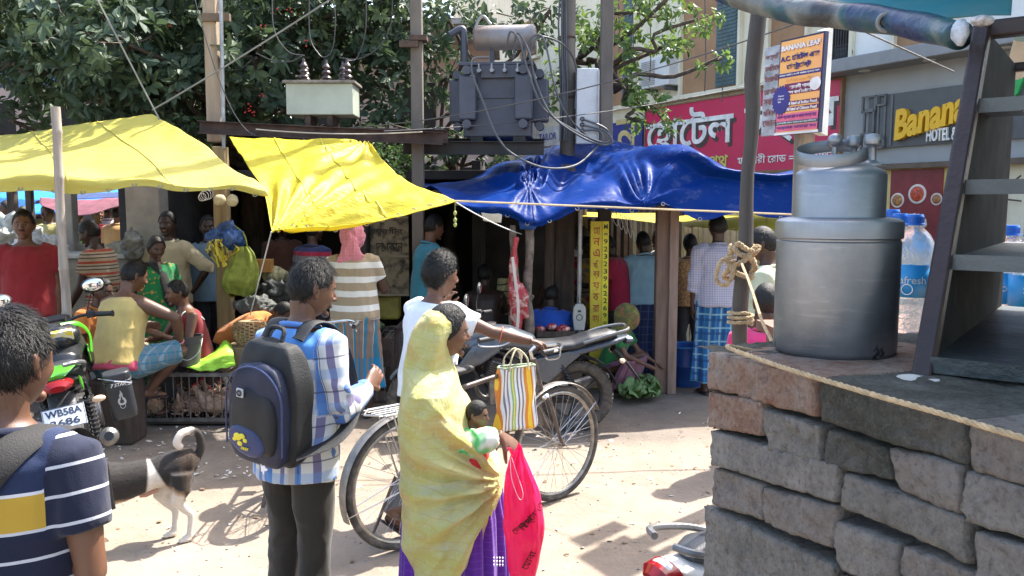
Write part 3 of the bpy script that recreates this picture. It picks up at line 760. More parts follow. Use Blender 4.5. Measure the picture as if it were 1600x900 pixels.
WL = mat('letter_white', (.72, .72, .68), .5, bump=0); GL = mat('letter_olive', (.50, .55, .12), .5, bump=0); SH_ = mat('letter_drop_shade', (.06, .04, .035), .5, bump=0)
def ftext(name, body, m, px0, px1, py0, py1, out, root, thick=.004, bold=0):
 """lettering on the facade spanning these photo pixels"""
 a, z0 = fray(px0, py1, out); b, _ = fray(px1, py1, out); z1_ = fray((px0+px1)/2, py0, out)[1]; z0 = fray((px0+px1)/2, py1, out)[1]
 M4 = frame(fw((a+b)/2, (z0+z1_)/2, out), -FU, FN)
 return under(root, text_obj(name, body, m, None, M4, 1, thick, bold, a-b, z1_-z0))
ftext('lettering_shade', 'েহােটল', SH_, 1013, 1149, 174, 238, .125, rs_, .002, .02)
ftext('lettering', 'েহােটল', WL, 1009, 1145, 168, 232, .134, rs_, .004, .02)
ftext('lettering_shade', 'চন্দন', SH_, 1166, 1312, 166, 226, .125, rs_, .002, .02)
ftext('lettering', 'চন্দন', WL, 1162, 1308, 160, 220, .134, rs_, .004, .02)
ftext('road_name', 'এ পথ', GL, 1085, 1137, 243, 262, .13, rs_, .003, .01)
ftext('address', 'মহাবীরী েরাড = বহরমপুর', WL, 1152, 1305, 237, 257, .13, rs_, .003, .008)
BL = mat('sign_blue', (.03, .045, .22), .4, vary=.1)
for (x0, x1, y0, y1, txt, lab, col_) in ((957, 1003, 186, 236, 'ন', 'small blue signboard with one pale yellow Bengali letter left of the crimson sign', (.55, .45, .2)),
         (838, 874, 196, 226, 'TAILOR', 'white signboard with blue and orange letters seen under the transformer', (.05, .08, .3))):
 a = fray(x0, y1, .1)[0]; b = fray(x1, y1, .1)[0]; z0 = fray(x1, y1, .1)[1]; z1_ = fray(x1, y0, .1)[1]
 r_ = MB(); fbox(r_, b, a, z0, z1_, .03, .1); o = tag(r_.build('shop_sign', BL if x0 > 900 else mat('sign_white', (.6, .62, .62), .5), smooth=False), lab, 'sign')
 text_obj('lettering', txt, mat('sign_letter', col_, .5), o, frame(fw((a+b)/2, (z0+z1_)/2, .105), -FU, FN), 1, .003, .01, (a-b)*.75)
gt0, gt1 = fray(1360, 190, .06)[0], fray(1700, 190, .06)[0]
zb2 = 2.68; zt2 = 3.42
zb2 = fray(1361, 232, .1)[1]; zt2 = fray(1361, 151, .1)[1]
gs = empty('restaurant_sign', fw(gt0, zb2, .1), 0, 'dark grey signboard with raised yellow name and green leaf over the shop door', 'sign')
o = MB(); fbox(o, gt1, gt0, zb2, zt2, .06, .11); under(gs, o.build('board', DGREY, smooth=False))
o = MB()
for k in (.0, .22, .44):
 fbox(o, gt0-.20-k*.55, gt0-.17-k*.55, zb2+.03, zt2-.02, .11, .13)
for (k0, k1, z0, z1_) in ((.02, .12, .08, .5), (-.06, .05, .52, .70), (-.06, .05, -.05, .12), (.0, .30, .66, .80), (.0, .30, -.10, .02)):
 pass
def sq(b, tc, zc, w, h):
 for (p, q, r, s_) in ((-w, -w+.03, -h, h), (w-.03, w, -h, h), (-w, w, h-.03, h), (-w, w, -h, -h+.03)): fbox(b, tc+p, tc+q, zc+r, zc+s_, .112, .15)
sq(o, gt0-.02, zt2-.12, .13, .13); sq(o, gt0-.02, zb2+.12, .13, .13); sq(o, gt0-.03, (zb2+zt2)/2, .10, .22)
sq(o, gt0-.24, zt2-.08, .09, .09); sq(o, gt0-.24, zb2+.08, .09, .09)
under(gs, o.build('raised_squares', mat('trim_grey', (.12, .125, .13), .4), smooth=False))
YL = mat('letter_yellow', (.78, .44, .012), .35, bump=0, vary=.05)
a_, z_ = fray(1395, 217, .15); b_, _ = fray(1512, 180, .15)
M4 = frame(fw((a_+b_)/2, z_+.30, .16), (-FU+Vector((0, 0, .20))), FN); under(gs, text_obj('lettering', 'Banana', YL, None, M4, 1, .045, .035, a_-b_, .46, shear=.35))
ftext('lettering', 'HOTEL & RESTAURANT', WL, 1448, 1578, 196, 217, .15, gs, .02, .022)
M4 = frame(fw(*fray(1577, 145, .12), .12), -FU, FN); q = MB()
lf = [(-.2, -.22), (-.02, -.18), (.14, -.02), (.20, .16), (.22, .30), (.06, .22), (-.08, .06), (-.16, -.12)]
q.prism(lf, .05, M4.to_3x3(), M4.translation); under(gs, q.build('leaf', mat('leaf_green_plastic', (.02, .35, .08), .35, bump=0), smooth=False))
a, z0 = fray(1030, 135, .3)
ac = empty('air_conditioner', fw(a, z0, .3), 0, 'pale outdoor air conditioner bolted beside the brown window', 'air conditioner')
o = MB(); fbox(o, a-.35, a+.62, z0, z0+.62, .02, .34); under(ac, o.build('case', mat('ac_white', (.6, .61, .6), .5, vary=.06), smooth=False, bevel=.015))
o = MB()
for i in range(14): fbox(o, a+.1, a+.56, z0+.06+i*.037, z0+.075+i*.037, .341, .352)
under(ac, o.build('fan_grille', mat('ac_grille', (.25, .25, .25), .5), smooth=False))
for k in (-.25, .4): o = MB(); fbox(o, a+k, a+k+.03, z0-.1, z0, .01, .36); under(ac, o.build('bracket', DGREY, smooth=False))
def corrug(name, a, b, z0, z1, m, lab, n=60, parent=None, amp=.02):
 a = Vector(a); b = Vector(b); d = unit(b-a); nn = Vector((-d.y, d.x, 0)); q = MB()
 q.grid(lambda u, v: a.lerp(b, u)+nn*(amp*math.sin(u*n*math.pi))+Vector((0, 0, z0+(z1-z0)*v)), n*4, 2)
 return tag(q.build(name, m, angle=180, solid=.01), lab, 'shed wall')
corrug('tin_wall', P(-60, 300, 15.5), P(215, 300, 15), 1.9, 4.0, mat('blue_grey_tin', (.20, .24, .30), .4, .3, vary=.3, vs=2), 'blue grey corrugated tin wall glimpsed through the leaves at far left', 50)
for (x0, x1, D, zt_, lab, c_) in ((-260, 330, 24, 7.5, 'hazy pinkish apartment block far behind the tree', (.42, .33, .30)), (460, 770, 20, 5.6, 'pink brick house behind the tree, left of the transformer', (.42, .31, .27))):
 a = P(x0, 320, D); b = P(x1, 320, D); r_ = empty('far_house', ((a.x+b.x)/2, D, 0), 0, lab, 'building')
 q = MB(); q.box(((a.x+b.x)/2, D+2, zt_/2), (b.x-a.x, 4, zt_)); under(r_, q.build('wall', mat('far_plaster', c_, .9, vary=.12, vs=1), smooth=False))
 for i in range(int((b.x-a.x)/2)):
  for k in range(int(zt_/2.6)):
   q = MB(); q.box((a.x+1+i*2, D-.02, 1.5+k*2.6), (.9, .05, 1.2)); under(r_, q.build('window', DARKIN, smooth=False))
 q = MB(); q.box(((a.x+b.x)/2, D-.1, zt_+.05), (b.x-a.x+.3, 4.4, .12)); under(r_, q.build('roof', mat('far_roof', (.3, .27, .25), .9), smooth=False))
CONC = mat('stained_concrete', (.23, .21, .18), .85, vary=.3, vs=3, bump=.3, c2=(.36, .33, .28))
DCONC = mat('shade_dark_plaster', (.030, .026, .023), .9, vary=.4, vs=2.5)  # near-black plaster colour stands in for the deep shade of the shops
shed = empty('market_shed', (-1, 9.5, 0), 0, 'low concrete market shed with dark open shops beneath the tarpaulins', 'building')
def spart(name, c, size, m, label=None, bev=.01):
 q = MB(); q.box(c, size); o = under(shed, q.build(name, m, smooth=False, bevel=bev))
 if label: o['label'] = label
 return o
def X(px, D): return P(px, 320, D).x
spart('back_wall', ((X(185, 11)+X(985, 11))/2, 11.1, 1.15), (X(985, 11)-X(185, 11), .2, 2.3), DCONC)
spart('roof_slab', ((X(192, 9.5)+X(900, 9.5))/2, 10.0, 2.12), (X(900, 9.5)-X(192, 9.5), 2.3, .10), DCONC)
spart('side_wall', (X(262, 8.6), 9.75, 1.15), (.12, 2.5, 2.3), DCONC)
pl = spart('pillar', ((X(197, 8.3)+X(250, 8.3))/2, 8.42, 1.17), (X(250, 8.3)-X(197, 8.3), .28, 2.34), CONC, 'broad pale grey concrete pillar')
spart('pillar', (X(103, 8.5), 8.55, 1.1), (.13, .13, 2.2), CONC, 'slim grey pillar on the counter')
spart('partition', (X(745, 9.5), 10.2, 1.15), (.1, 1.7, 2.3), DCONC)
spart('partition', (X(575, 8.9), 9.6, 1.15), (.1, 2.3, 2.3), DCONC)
ct = empty('counter', (X(145, 8.3), 8.3, 0), 0, 'pale grey masonry counter with a stone top at the left of the market shed', 'counter')
q = MB(); q.box(((X(75, 8.3)+X(217, 8.3))/2, 8.35, (P(0, 402, 8.3).z)/2), (X(217, 8.3)-X(75, 8.3), .55, P(0, 402, 8.3).z)); under(ct, q.build('base', mat('counter_plaster', (.30, .29, .25), .8, vary=.2, vs=4), smooth=False, bevel=.01))
q = MB(); q.box(((X(72, 8.3)+X(217, 8.3))/2, 8.33, P(0, 401, 8.3).z+.02), (X(217, 8.3)-X(72, 8.3)+.06, .64, .045)); under(ct, q.build('top', mat('counter_stone', (.45, .44, .40), .5, vary=.15), smooth=False, bevel=.008))
spart('ledge', ((X(100, 8.7)+X(140, 8.7))/2, 8.7, P(0, 385, 8.7).z-.12), (X(140, 8.7)-X(96, 8.7)+.1, .3, .30), CONC)
q = MB(); r_ = random.Random(4); a = X(1070, 10.5); b = X(1330, 10.5); i = 0; x = a
while x < b:
 w = r_.uniform(.035, .06); q.box((x+w/2, 10.5+r_.uniform(-.01, .01), .95+r_.uniform(-.02, .03)), (w, .02, 1.9)); x += w+r_.uniform(.008, .03)
sl = tag(q.build('slat_fence', mat('cream_slats', (.52, .46, .34), .8, vary=.25, vs=4), smooth=False), 'cream wooden slat fence behind the customers at right', 'fence')
q = MB(); q.box(((a+b)/2, 10.53, .55), (b-a, .03, .06)); q.box(((a+b)/2, 10.53, 1.6), (b-a, .03, .06)); q.build('rail', mat('slat_rail', (.25, .2, .14), .8), sl, smooth=False)
q = MB(); a = X(884, 11.0); b = X(1075, 11.0); x = a
while x < b:
 w = r_.uniform(.03, .05); q.box((x+w/2, 10.9+r_.uniform(-.01, .01), .9), (w, .02, 1.75)); x += w+r_.uniform(.02, .05)
bf = tag(q.build('bar_gate', mat('brown_bars', (.16, .11, .07), .8, vary=.3, vs=4), smooth=False), 'brown barred gate behind the yellow phone number post', 'gate')
q = MB(); q.box(((a+b)/2, 10.93, 1.72), (b-a, .04, .22)); q.build('top_board', mat('dusty_blue_board', (.03, .05, .16), .6), bf, smooth=False)
q = MB(); q.box(((X(880, 12)+X(1330, 12))/2, 12.2, 1.1), (X(1330, 12)-X(880, 12), .1, 2.2)); tag(q.build('yellow_back_wall', mat('ochre_wall', (.42, .33, .14), .9, vary=.25, vs=1.5), smooth=False), 'ochre wall seen between the bars behind the customers', 'wall')
EYEL = mat('eyelet_brass', (.30, .27, .2), .4, .7)
def cr2(ctrl, nu, nv):
 """bicubic Catmull-Rom surface through a control net of Vectors -> function(u, v)"""
 C = [[Vector(c) for c in row] for row in ctrl]
 def sp1(p, t):
  n = len(p)-1; x = min(max(t*n, 0), n-1e-6); i = int(x); f = x-i
  b, c = p[i], p[i+1]; a = p[i-1] if i > 0 else b*2-c; d = p[i+2] if i+2 <= n else c*2-b
  return .5*((2*b)+(c-a)*f+(2*a-5*b+4*c-d)*f*f+(-a+3*b-3*c+d)*f**3)
 return lambda u, v: sp1([sp1(row, u) for row in C], v)
def sheet(name, ctrl, m, nu, nv, lab, cat, wr=None, solid=.004, grp=None):
 f = cr2([[c if isinstance(c, Vector) else P(*c) for c in row] for row in ctrl], nu, nv); q = MB()
 def g(u, v):
  p = f(u, v)
  return p+wr(u, v, p) if wr else p
 q.grid(g, nu, nv); o = tag(q.build(name, m, angle=180, solid=solid), lab, cat, grp)
 if 'awning' in name and nu > 50:
  for i in range(12):
   u = (i+.5)/12; p = g(u, .97); q = MB(); q.torus(p+V(0, -.006, 0), .016, .004, Euler((R(60), 0, 0)).to_matrix(), 14, 5); q.build('eyelet', EYEL, o)
  for u in (.33, .66): q = MB(); q.tube([g(u, v/30)+V(0, -.004, .006) for v in range(31)], [(.007, .002)]*31, 6); q.build('seam', m, o)
 return o
def ycol(base, base2):
 def f(t):
  v = t.coord(); c = t.mix(t.noise(v, 1.6, 4), base, base2)
  st = t.ramp(t.noise(v, 3.5, 6, .7), [(.56, (0, 0, 0)), (.72, (1, 1, 1))])
  c = t.mix(t.math('MULTIPLY', st, .22), c, (.48, .40, .12)); return c
 return f
YA = thin('yellow_tarp', ycol((.58, .50, .085), (.63, .55, .13)), .34, .55, (5, .5, .04, (1, 3, 3)))
YB = thin('bright_yellow_tarp', ycol((.62, .52, .022), (.68, .58, .04)), .42, .5, (6, .55, .04, (1, 2, 2)))
def wrA(u, v, p):
 s = .018*math.sin(14*v+5*u+2*math.sin(6*u))*(.3+v)+.02*math.sin(3*u*6.28+4*v)*v+.012*noise.noise(p*6)+.03*noise.noise(p*1.4)
 return Vector((0, -.25*s, s))
sheet('yellow_awning', [[(-120, 224, 7.9), (20, 208, 7.8), (100, 198, 7.7), (180, 187, 7.6), (238, 177, 7.6)],
 [(-120, 246, 7.2), (40, 236, 7.2), (140, 231, 7.1), (235, 224, 7.1), (302, 216, 7.1)],
 [(-120, 266, 6.6), (50, 262, 6.6), (170, 262, 6.55), (280, 262, 6.5), (362, 262, 6.55)],
 [(-120, 281, 6.15), (60, 279, 6.15), (190, 284, 6.15), (310, 291, 6.15), (414, 297, 6.15)],
 [(-120, 307, 6.1), (60, 298, 6.1), (190, 294, 6.1), (310, 297, 6.1), (416, 300, 6.12)]], YA, 120, 70,
 'wide pale yellow tarpaulin stretched over the left stalls', 'tarpaulin', wrA)
def wrB(u, v, p):
 c = P(425, 362, 5.7); d = p-c; r_ = d.length; an = math.atan2(d.z+ .3*d.y, d.x)
 s = .035*math.sin(an*22+.6*math.sin(r_*5))*math.exp(-((r_-.5)/.55)**2)
 c2 = P(575, 221, 7.4); d2 = p-c2; r2 = d2.length; s += .03*math.sin(math.atan2(d2.x, -d2.z-d2.y*.5)*16)*math.exp(-(r2/.6)**2)
 s += .022*noise.noise(p*3.2)+.01*noise.noise(p*9)
 return Vector((0, -.4*s, s*.9))
sheet('yellow_awning', [[(358, 213, 7.4), (430, 217, 7.4), (500, 219, 7.4), (575, 221, 7.4)],
 [(386, 258, 6.85), (455, 258, 6.85), (530, 256, 6.85), (604, 258, 6.85)],
 [(412, 302, 6.3), (480, 300, 6.3), (560, 296, 6.3), (648, 289, 6.3)],
 [(425, 362, 5.7), (515, 357, 5.75), (615, 340, 5.85), (714, 312, 6.0)]], YB, 110, 90,
 'bright yellow tarpaulin hung in a sag from the steel beam at centre', 'tarpaulin', wrB)
def blcol(t):
 v = t.coord(); c = t.mix(t.noise(v, 2.0, 5), (.0018, .017, .115), (.004, .034, .19))
 st = t.ramp(t.noise(v, 5, 6, .7, (1, 1, 2)), [(.55, (0, 0, 0)), (.75, (1, 1, 1))])
 return t.mix(t.math('MULTIPLY', st, .5), c, (.12, .15, .27))
BT = thin('blue_tarp', blcol, .08, .42, (2.6, .4, .05, (1.2, 1.3, 1.6)), .055)
def wrC(u, v, p):
 c = P(825, 258, 8.0); d = p-c; r_ = d.length; an = math.atan2(d.z*1.5-d.y*.6, d.x)
 s = .06*math.sin(an*13+2.5*r_)*math.exp(-(r_/.55)**2)*min(1, r_*5)
 c2 = P(1008, 312, 7.3); d2 = p-c2; r2 = d2.length; s += .045*math.sin(math.atan2(d2.z-d2.y*.3, d2.x)*12)*math.exp(-(r2/.6)**2)*min(1, r2*4)
 s += .022*math.sin(p.x*9+p.y*3+3*math.sin(p.y*2.2))*(.25+.75*v)+.05*noise.noise(p*1.7)+.020*noise.noise(p*4)+.006*abs(noise.noise(p*9))
 return Vector((0, -.35*s, s))*min(1, v*3+.45)
sheet('blue_awning', [
[(640, 300, 9.5), (720, 290, 9.5), (800, 270, 9.7), (868, 248, 9.8), (915, 243, 9.8), (985, 247, 9.8), (1078, 258, 9.8), (1135, 282, 9.8), (1185, 289, 9.8), (1250, 289, 9.8)],
[(628, 293, 9.0), (720, 281, 9.0), (800, 254, 9.0), (868, 227, 9.0), (915, 222, 9.1), (985, 227, 8.6), (1078, 232, 7.62), (1135, 262, 7.5), (1185, 272, 7.55), (1250, 270, 7.62)],
[(650, 293, 8.4), (730, 291, 8.3), (800, 270, 8.3), (850, 256, 8.2), (900, 262, 8.4), (960, 262, 8.2), (1054, 260, 7.5), (1130, 282, 7.40), (1185, 286, 7.46), (1250, 285, 7.53)],
[(670, 296, 7.8), (735, 301, 7.7), (790, 290, 7.7), (832, 280, 7.6), (885, 298, 7.8), (940, 293, 7.75), (1028, 290, 7.38), (1110, 303, 7.32), (1180, 305, 7.38), (1250, 304, 7.46)],
[(690, 300, 7.3), (740, 318, 7.25), (795, 325, 7.2), (835, 337, 7.2), (890, 322, 7.3), (950, 315, 7.35), (1008, 312, 7.25), (1080, 325, 7.2), (1170, 328, 7.3), (1250, 330, 7.4)],
[(698, 303, 7.28), (745, 331, 7.25), (800, 345, 7.2), (840, 352, 7.18), (895, 336, 7.25), (955, 326, 7.3), (1010, 322, 7.22), (1085, 336, 7.15), (1170, 335, 7.25), (1250, 336, 7.35)]],
BT, 260, 110, 'big shiny blue plastic tarpaulin crumpled over the centre stalls', 'tarpaulin', wrC)
sheet('yellow_awning', [[(1040, 338, 10.4), (1120, 336, 10.3), (1200, 334, 10.2), (1290, 336, 10.2)], [(1060, 346, 9.6), (1130, 342, 9.5), (1200, 343, 9.4), (1290, 342, 9.4)],
 [(1072, 354, 8.9), (1140, 360, 8.8), (1200, 363, 8.7), (1290, 362, 8.7)]], YB, 60, 30, 'small yellow tarpaulin low behind the blue one at right', 'tarpaulin', lambda u, v, p: Vector((0, 0, .02*noise.noise(p*4))))
sheet('yellow_awning', [[(905, 331, 10.2), (960, 333, 10.2), (1032, 333, 10.2)], [(905, 338, 9.6), (960, 341, 9.6), (1036, 350, 9.5)]], YB, 30, 12, 'narrow strip of yellow tarpaulin above the barred gate', 'tarpaulin')
sheet('hanging_rag', [[(752, 332, 7.2), (768, 334, 7.2), (785, 333, 7.2)], [(755, 345, 7.2), (768, 347, 7.22), (783, 348, 7.2)]], mat('cream_rag', (.55, .50, .38), .9), 12, 8, 'cream scrap of cloth dangling from the front of the blue tarp', 'rag')
CPOLE = mat('weathered_concrete_pole', (.12, .105, .09), .85, vary=.3, vs=3, bump=.35, bs=40, stretch=(1, 1, .3))
TPOLE = mat('sunbleached_pole', (.30, .23, .16), .85, vary=.25, vs=4, bump=.4, bs=30, stretch=(3, 3, .2))
RUST = mat('rusted_steel', (.07, .045, .035), .75, .3, vary=.5, vs=8, bump=.3, bs=60)
GALV = mat('galvanised_pipe', (.30, .31, .32), .4, .7, vary=.2, vs=8)
DSTEEL = mat('transformer_grey', (.050, .056, .078), .45, .2, vary=.18, vs=4, bump=.1)
WIRE = mat('dark_wire', (.05, .048, .05), .55); CABLE = mat('grey_cable', (.07, .075, .085), .5)
def pole(name, px, D, w, m, lab, ztop=6.5, px2=None, rect=True, grp='utility poles', cat='pole', taper=.85, zb=0):
 a = P(px, 320, D); b = Vector((P(px2, 0, D).x, D, ztop)) if px2 else Vector((a.x, D, ztop)); a.z = zb
 q = MB(); n = 14
 if rect:
  r_ = random.Random(int(px))
  rings = 14
  for i in range(rings+1): pass
  q.tube([a.lerp(b, i/rings)+Vector((r_.gauss(0, .002), r_.gauss(0, .002), 0)) for i in range(rings+1)], [w/2*1.35*(1-(1-taper)*i/rings) for i in range(rings+1)], 4, axis=Vector((1, 1, 0)))
  return tag(q.build(name, m, smooth=False, bevel=.012), lab, cat, grp)
 q.tube([a.lerp(b, i/n) for i in range(n+1)], [w/2*(1-(1-taper)*i/n) for i in range(n+1)], 16)
 return tag(q.build(name, m), lab, cat, grp)
p1 = pole('utility_pole', 341, 8.0, .135, TPOLE, 'pale sunlit utility pole left of the grey switch box', zb=2.4)
q = MB(); q.box((P(341, 0, 8).x, 7.93, P(0, 30, 8).z), (.26, .05, .07)); q.build('crosspiece', mat('old_wood', (.13, .09, .06), .8), p1, smooth=False)
pw = pole('timber_post', 347, 7.9, .15, mat('yellow_brown_timber', (.26, .19, .09), .8, vary=.3, vs=3, bump=.4, stretch=(3, 3, .3)), 'yellow brown timber post holding the hanging green bag', 2.35, grp='stall posts', cat='post')
q = MB(); q.tube([P(345, 0, 7.85), P(350, 232, 7.85)], .018, 10); tag(q.build('steel_pipe', GALV), 'thin galvanised pipe running down the pale utility pole', 'pipe')
p2 = pole('utility_pole', 654, 8.0, .125, CPOLE, 'grey square concrete pole between switch box and transformer')
q = MB(); q.box((P(654, 0, 8).x, 7.96, P(0, 62, 8).z), (.17, .16, .05)); q.box((P(640, 0, 8).x, 7.9, P(0, 72, 8).z), (.18, .04, .06)); q.build('clamp', RUST, p2, smooth=False, bevel=.004)
p3 = pole('utility_pole', 886, 8.6, .165, CPOLE, 'thick round grey pole just right of the transformer', rect=False)
p4 = pole('utility_pole', 945, 8.8, .15, CPOLE, 'dark square concrete pole right of the white cable cabinet')
q = MB()
for z in (2.9, 3.5, 3.95): q.torus((P(886, 0, 8.6).x, 8.6, z), .085, .012, n=20, m=6)
q.build('band', RUST, p3)
rc = random.Random(2); q = MB()
for i in range(7):
 x = P(872, 0, 8.45).x+rc.uniform(0, .09); q.tube([(x+rc.gauss(0, .01), 8.47+rc.uniform(-.03, .03), z) for z in (2.45, 3.0, 3.6, 4.2, 5.5)], .009, 6)
tag(q.build('cable_bundle', CABLE), 'bundle of grey cables strapped down the thick round pole', 'cable')
def channel(x0, y0, D0, x1, y1, D1, h, dep=.06):
 """C channel steel beam between two photo points (centre line)"""
 a = P(x0, y0, D0); b = P(x1, y1, D1); q = MB(); hh = h/2
 q.beam(a, b, .008, h); q.beam(a+V(0, -dep/2, hh), b+V(0, -dep/2, hh), dep, .008); q.beam(a+V(0, -dep/2, -hh), b+V(0, -dep/2, -hh), dep, .008)
 return q
BR = mat('red_brown_steel', (.06, .035, .028), .7, .2, vary=.4, vs=7)
tag(channel(312, 199, 7.8, 692, 217, 7.8, .11).build('steel_beam', BR, smooth=False), 'long rusty steel channel beam under the switch box', 'beam')
tag(channel(560, 211, 7.95, 700, 214, 7.95, .12).build('steel_beam', BR, smooth=False), 'short rear steel channel behind the grey concrete pole', 'beam')
tag(channel(630, 231, 8.1, 850, 232, 8.1, .12).build('steel_beam', mat('black_steel', (.02, .019, .02), .6, .2, vary=.3), smooth=False), 'black steel channel carrying the transformer', 'beam')
tag(channel(640, 226, 8.75, 850, 227, 8.75, .12).build('steel_beam', bpy.data.materials['black_steel'], smooth=False), 'rear steel channel behind the transformer', 'beam')
INS = mat('brown_porcelain', (.055, .04, .04), .3, vary=.2, bump=0)
bx0 = P(455, 182, 8.0); bx1 = P(556, 132, 8.0)
SB = empty('switch_box', ((bx0.x+bx1.x)/2, 8.0, bx0.z), 0, 'pale grey green switch box with porcelain insulators on the rusty beam', 'switch box')
w, h = bx1.x-bx0.x, P(0, 134, 8).z-P(0, 182, 8).z
q = MB(); q.box((0, 0, h/2), (w, .34, h)); q.build('case', mat('pale_box_paint', (.33, .36, .30), .5, vary=.12, vs=3, bump=.06), SB, smooth=False, bevel=.008)
q = MB(); q.box((0, 0, h+.012), (w+.05, .40, .025)); q.build('lid', mat('rusty_lid', (.17, .15, .13), .7, vary=.4, vs=12), SB, smooth=False, bevel=.004)
for x in (-.12, .09): q = MB(); q.box((x, 0, -.05), (.05, .3, .10)); q.build('foot', RUST, SB, smooth=False)
INSPOS = []
for (px, dy) in ((471, .08), (476, -.1), (508, -.02), (530, .1), (543, -.09)):
 x = P(px, 0, 8).x-SB.location.x; prof = [(.028, 0), (.03, .02)]
 z = .02
 for i in range(3): prof += [(.024, z+.01), (.052-.006*i, z+.022), (.046-.006*i, z+.035), (.022, z+.05)]; z += .05
 prof += [(.016, z+.01), (.012, z+.045), (.0, z+.05)]
 q = MB(); q.lathe(prof, (x, dy, h+.025), 20); q.build('insulator', INS, SB); INSPOS.append(Vector((x+SB.location.x, 8+dy, SB.location.z+h+.025+z+.04)))
tx0 = P(722, 215, 8.15); tx1 = P(852, 98, 8.15); cx = (P(722, 0, 8.15).x+P(838, 0, 8.15).x)/2
TR = empty('transformer', (cx, 8.4, P(0, 213, 8.1).z), R(-6), 'dark blue grey oil transformer with rusty drum on top', 'transformer')
H = P(0, 100, 8.1).z-TR.location.z; W = P(838, 0, 8.1).x-P(730, 0, 8.1).x
q = MB(); q.box((0, 0, H/2), (W, .5, H)); q.build('tank', DSTEEL, TR, smooth=False, bevel=.012)
q = MB(); q.box((0, 0, H+.01), (W+.08, .58, .03)); q.box((0, 0, H*.55), (W+.03, .53, .02)); q.build('flange', DSTEEL, TR, smooth=False, bevel=.004)
for sx in (-1, 1):
 for (dy, x) in ((-.33, sx*(W/2-.06)), (.33, sx*(W/2-.06)), (-.05, sx*(W/2+.08))):
  q = MB(); q.box((x, dy, H*.53), (.17, .12, H*.62)); rd = q.build('radiator', DSTEEL, TR, smooth=False, bevel=.02)
  for zz in (H*.16, H*.90): q = MB(); q.tube([(x, dy*.5, zz), (x, dy-.09*(1 if dy < 0 else -1), zz)], .043, 16); q.build('header_pipe', DSTEEL, rd)
q = MB(); q.box((.03, -.27, H*.90), (W*.55, .06, .12)); q.build('terminal_bar', DSTEEL, TR, smooth=False, bevel=.004)
for i in range(4):
 x = -.16+i*.125; q = MB(); q.tube([(x, -.30, H*.9), (x, -.37, H*.9)], [.024, .018], 12); q.box((x, -.36, H*.9+.035), (.014, .01, .06)); q.build('terminal', mat('terminal_metal', (.25, .25, .26), .35, .8) if i == 0 else bpy.data.materials['terminal_metal'], TR)
q = MB(); q.tube([(-.30, 0, 0), (-.28, 0, 0), (.30, 0, 0), (.32, 0, 0)], [.10, .122, .122, .10], 28); dr = q.build('oil_drum', mat('rusty_drum', (.17, .12, .09), .55, .4, vary=.3, c2=(.24, .24, .25), vs=3, bump=.15), TR); dr.location = (.04, .02, H+.31)
q = MB(); q.box((-.12, 0, .1), (.04, .04, .22)); q.box((.2, 0, .1), (.04, .04, .22)); sd = q.build('drum_bracket', DSTEEL, TR, smooth=False); sd.location = (.04, .02, H)
q = MB(); q.tube(spline([(-.36, 0, H), (-.36, 0, H+.3), (-.38, 0, H+.40), (-.50, -.02, H+.34)], 6), .035, 12); q.build('vent_pipe', DSTEEL, TR)
q = MB(); q.tube(spline([(-.23, 0, H+.30), (-.24, 0, H+.42), (-.17, 0, H+.52), (-.09, 0, H+.44)], 6), .014, 8); q.tube([(-.23, -.0, H+.22), (-.23, 0, H+.34)], .03, 10); q.build('breather_pipe', GALV, TR)
q = MB(); q.box((-.2, 0, -.05), (.12, .5, .10)); q.box((.22, 0, -.05), (.12, .5, .10)); q.build('skid', mat('black_skid', (.02, .02, .02), .7), TR, smooth=False)
c0 = P(899, 226, 8.5); c1 = P(934, 109, 8.5)
CB = tag(MB().box(((c0.x+c1.x)/2, 8.5, (c0.z+c1.z)/2), (c1.x-c0.x, .2, c1.z-c0.z)).build('cable_cabinet', mat('white_enamel', (.48, .50, .52), .4, vary=.08), smooth=False, bevel=.01), 'tall white metal cable cabinet between the two grey poles', 'cabinet')
q = MB(); q.box(((c0.x+c1.x)/2+.11, 8.385, (c0.z+c1.z)/2), (.012, .03, c1.z-c0.z-.04)); q.build('door_edge', mat('cabinet_edge', (.4, .4, .4), .5), CB, smooth=False)
for i in range(3):
 q = MB(); p = P(910, 186+i*9, 8.38); q.torus(p, .018, .007, Matrix.Rotation(R(90), 3, 'X'), 14, 6); q.build('cable_hole', WIRE, CB)
def cable(pts, r, m, lab, n=8, name='cable', grp=None):
 q = MB(); q.tube(spline([P(*p) for p in pts], n), r, 6); return tag(q.build(name, m), lab, 'cable', grp)
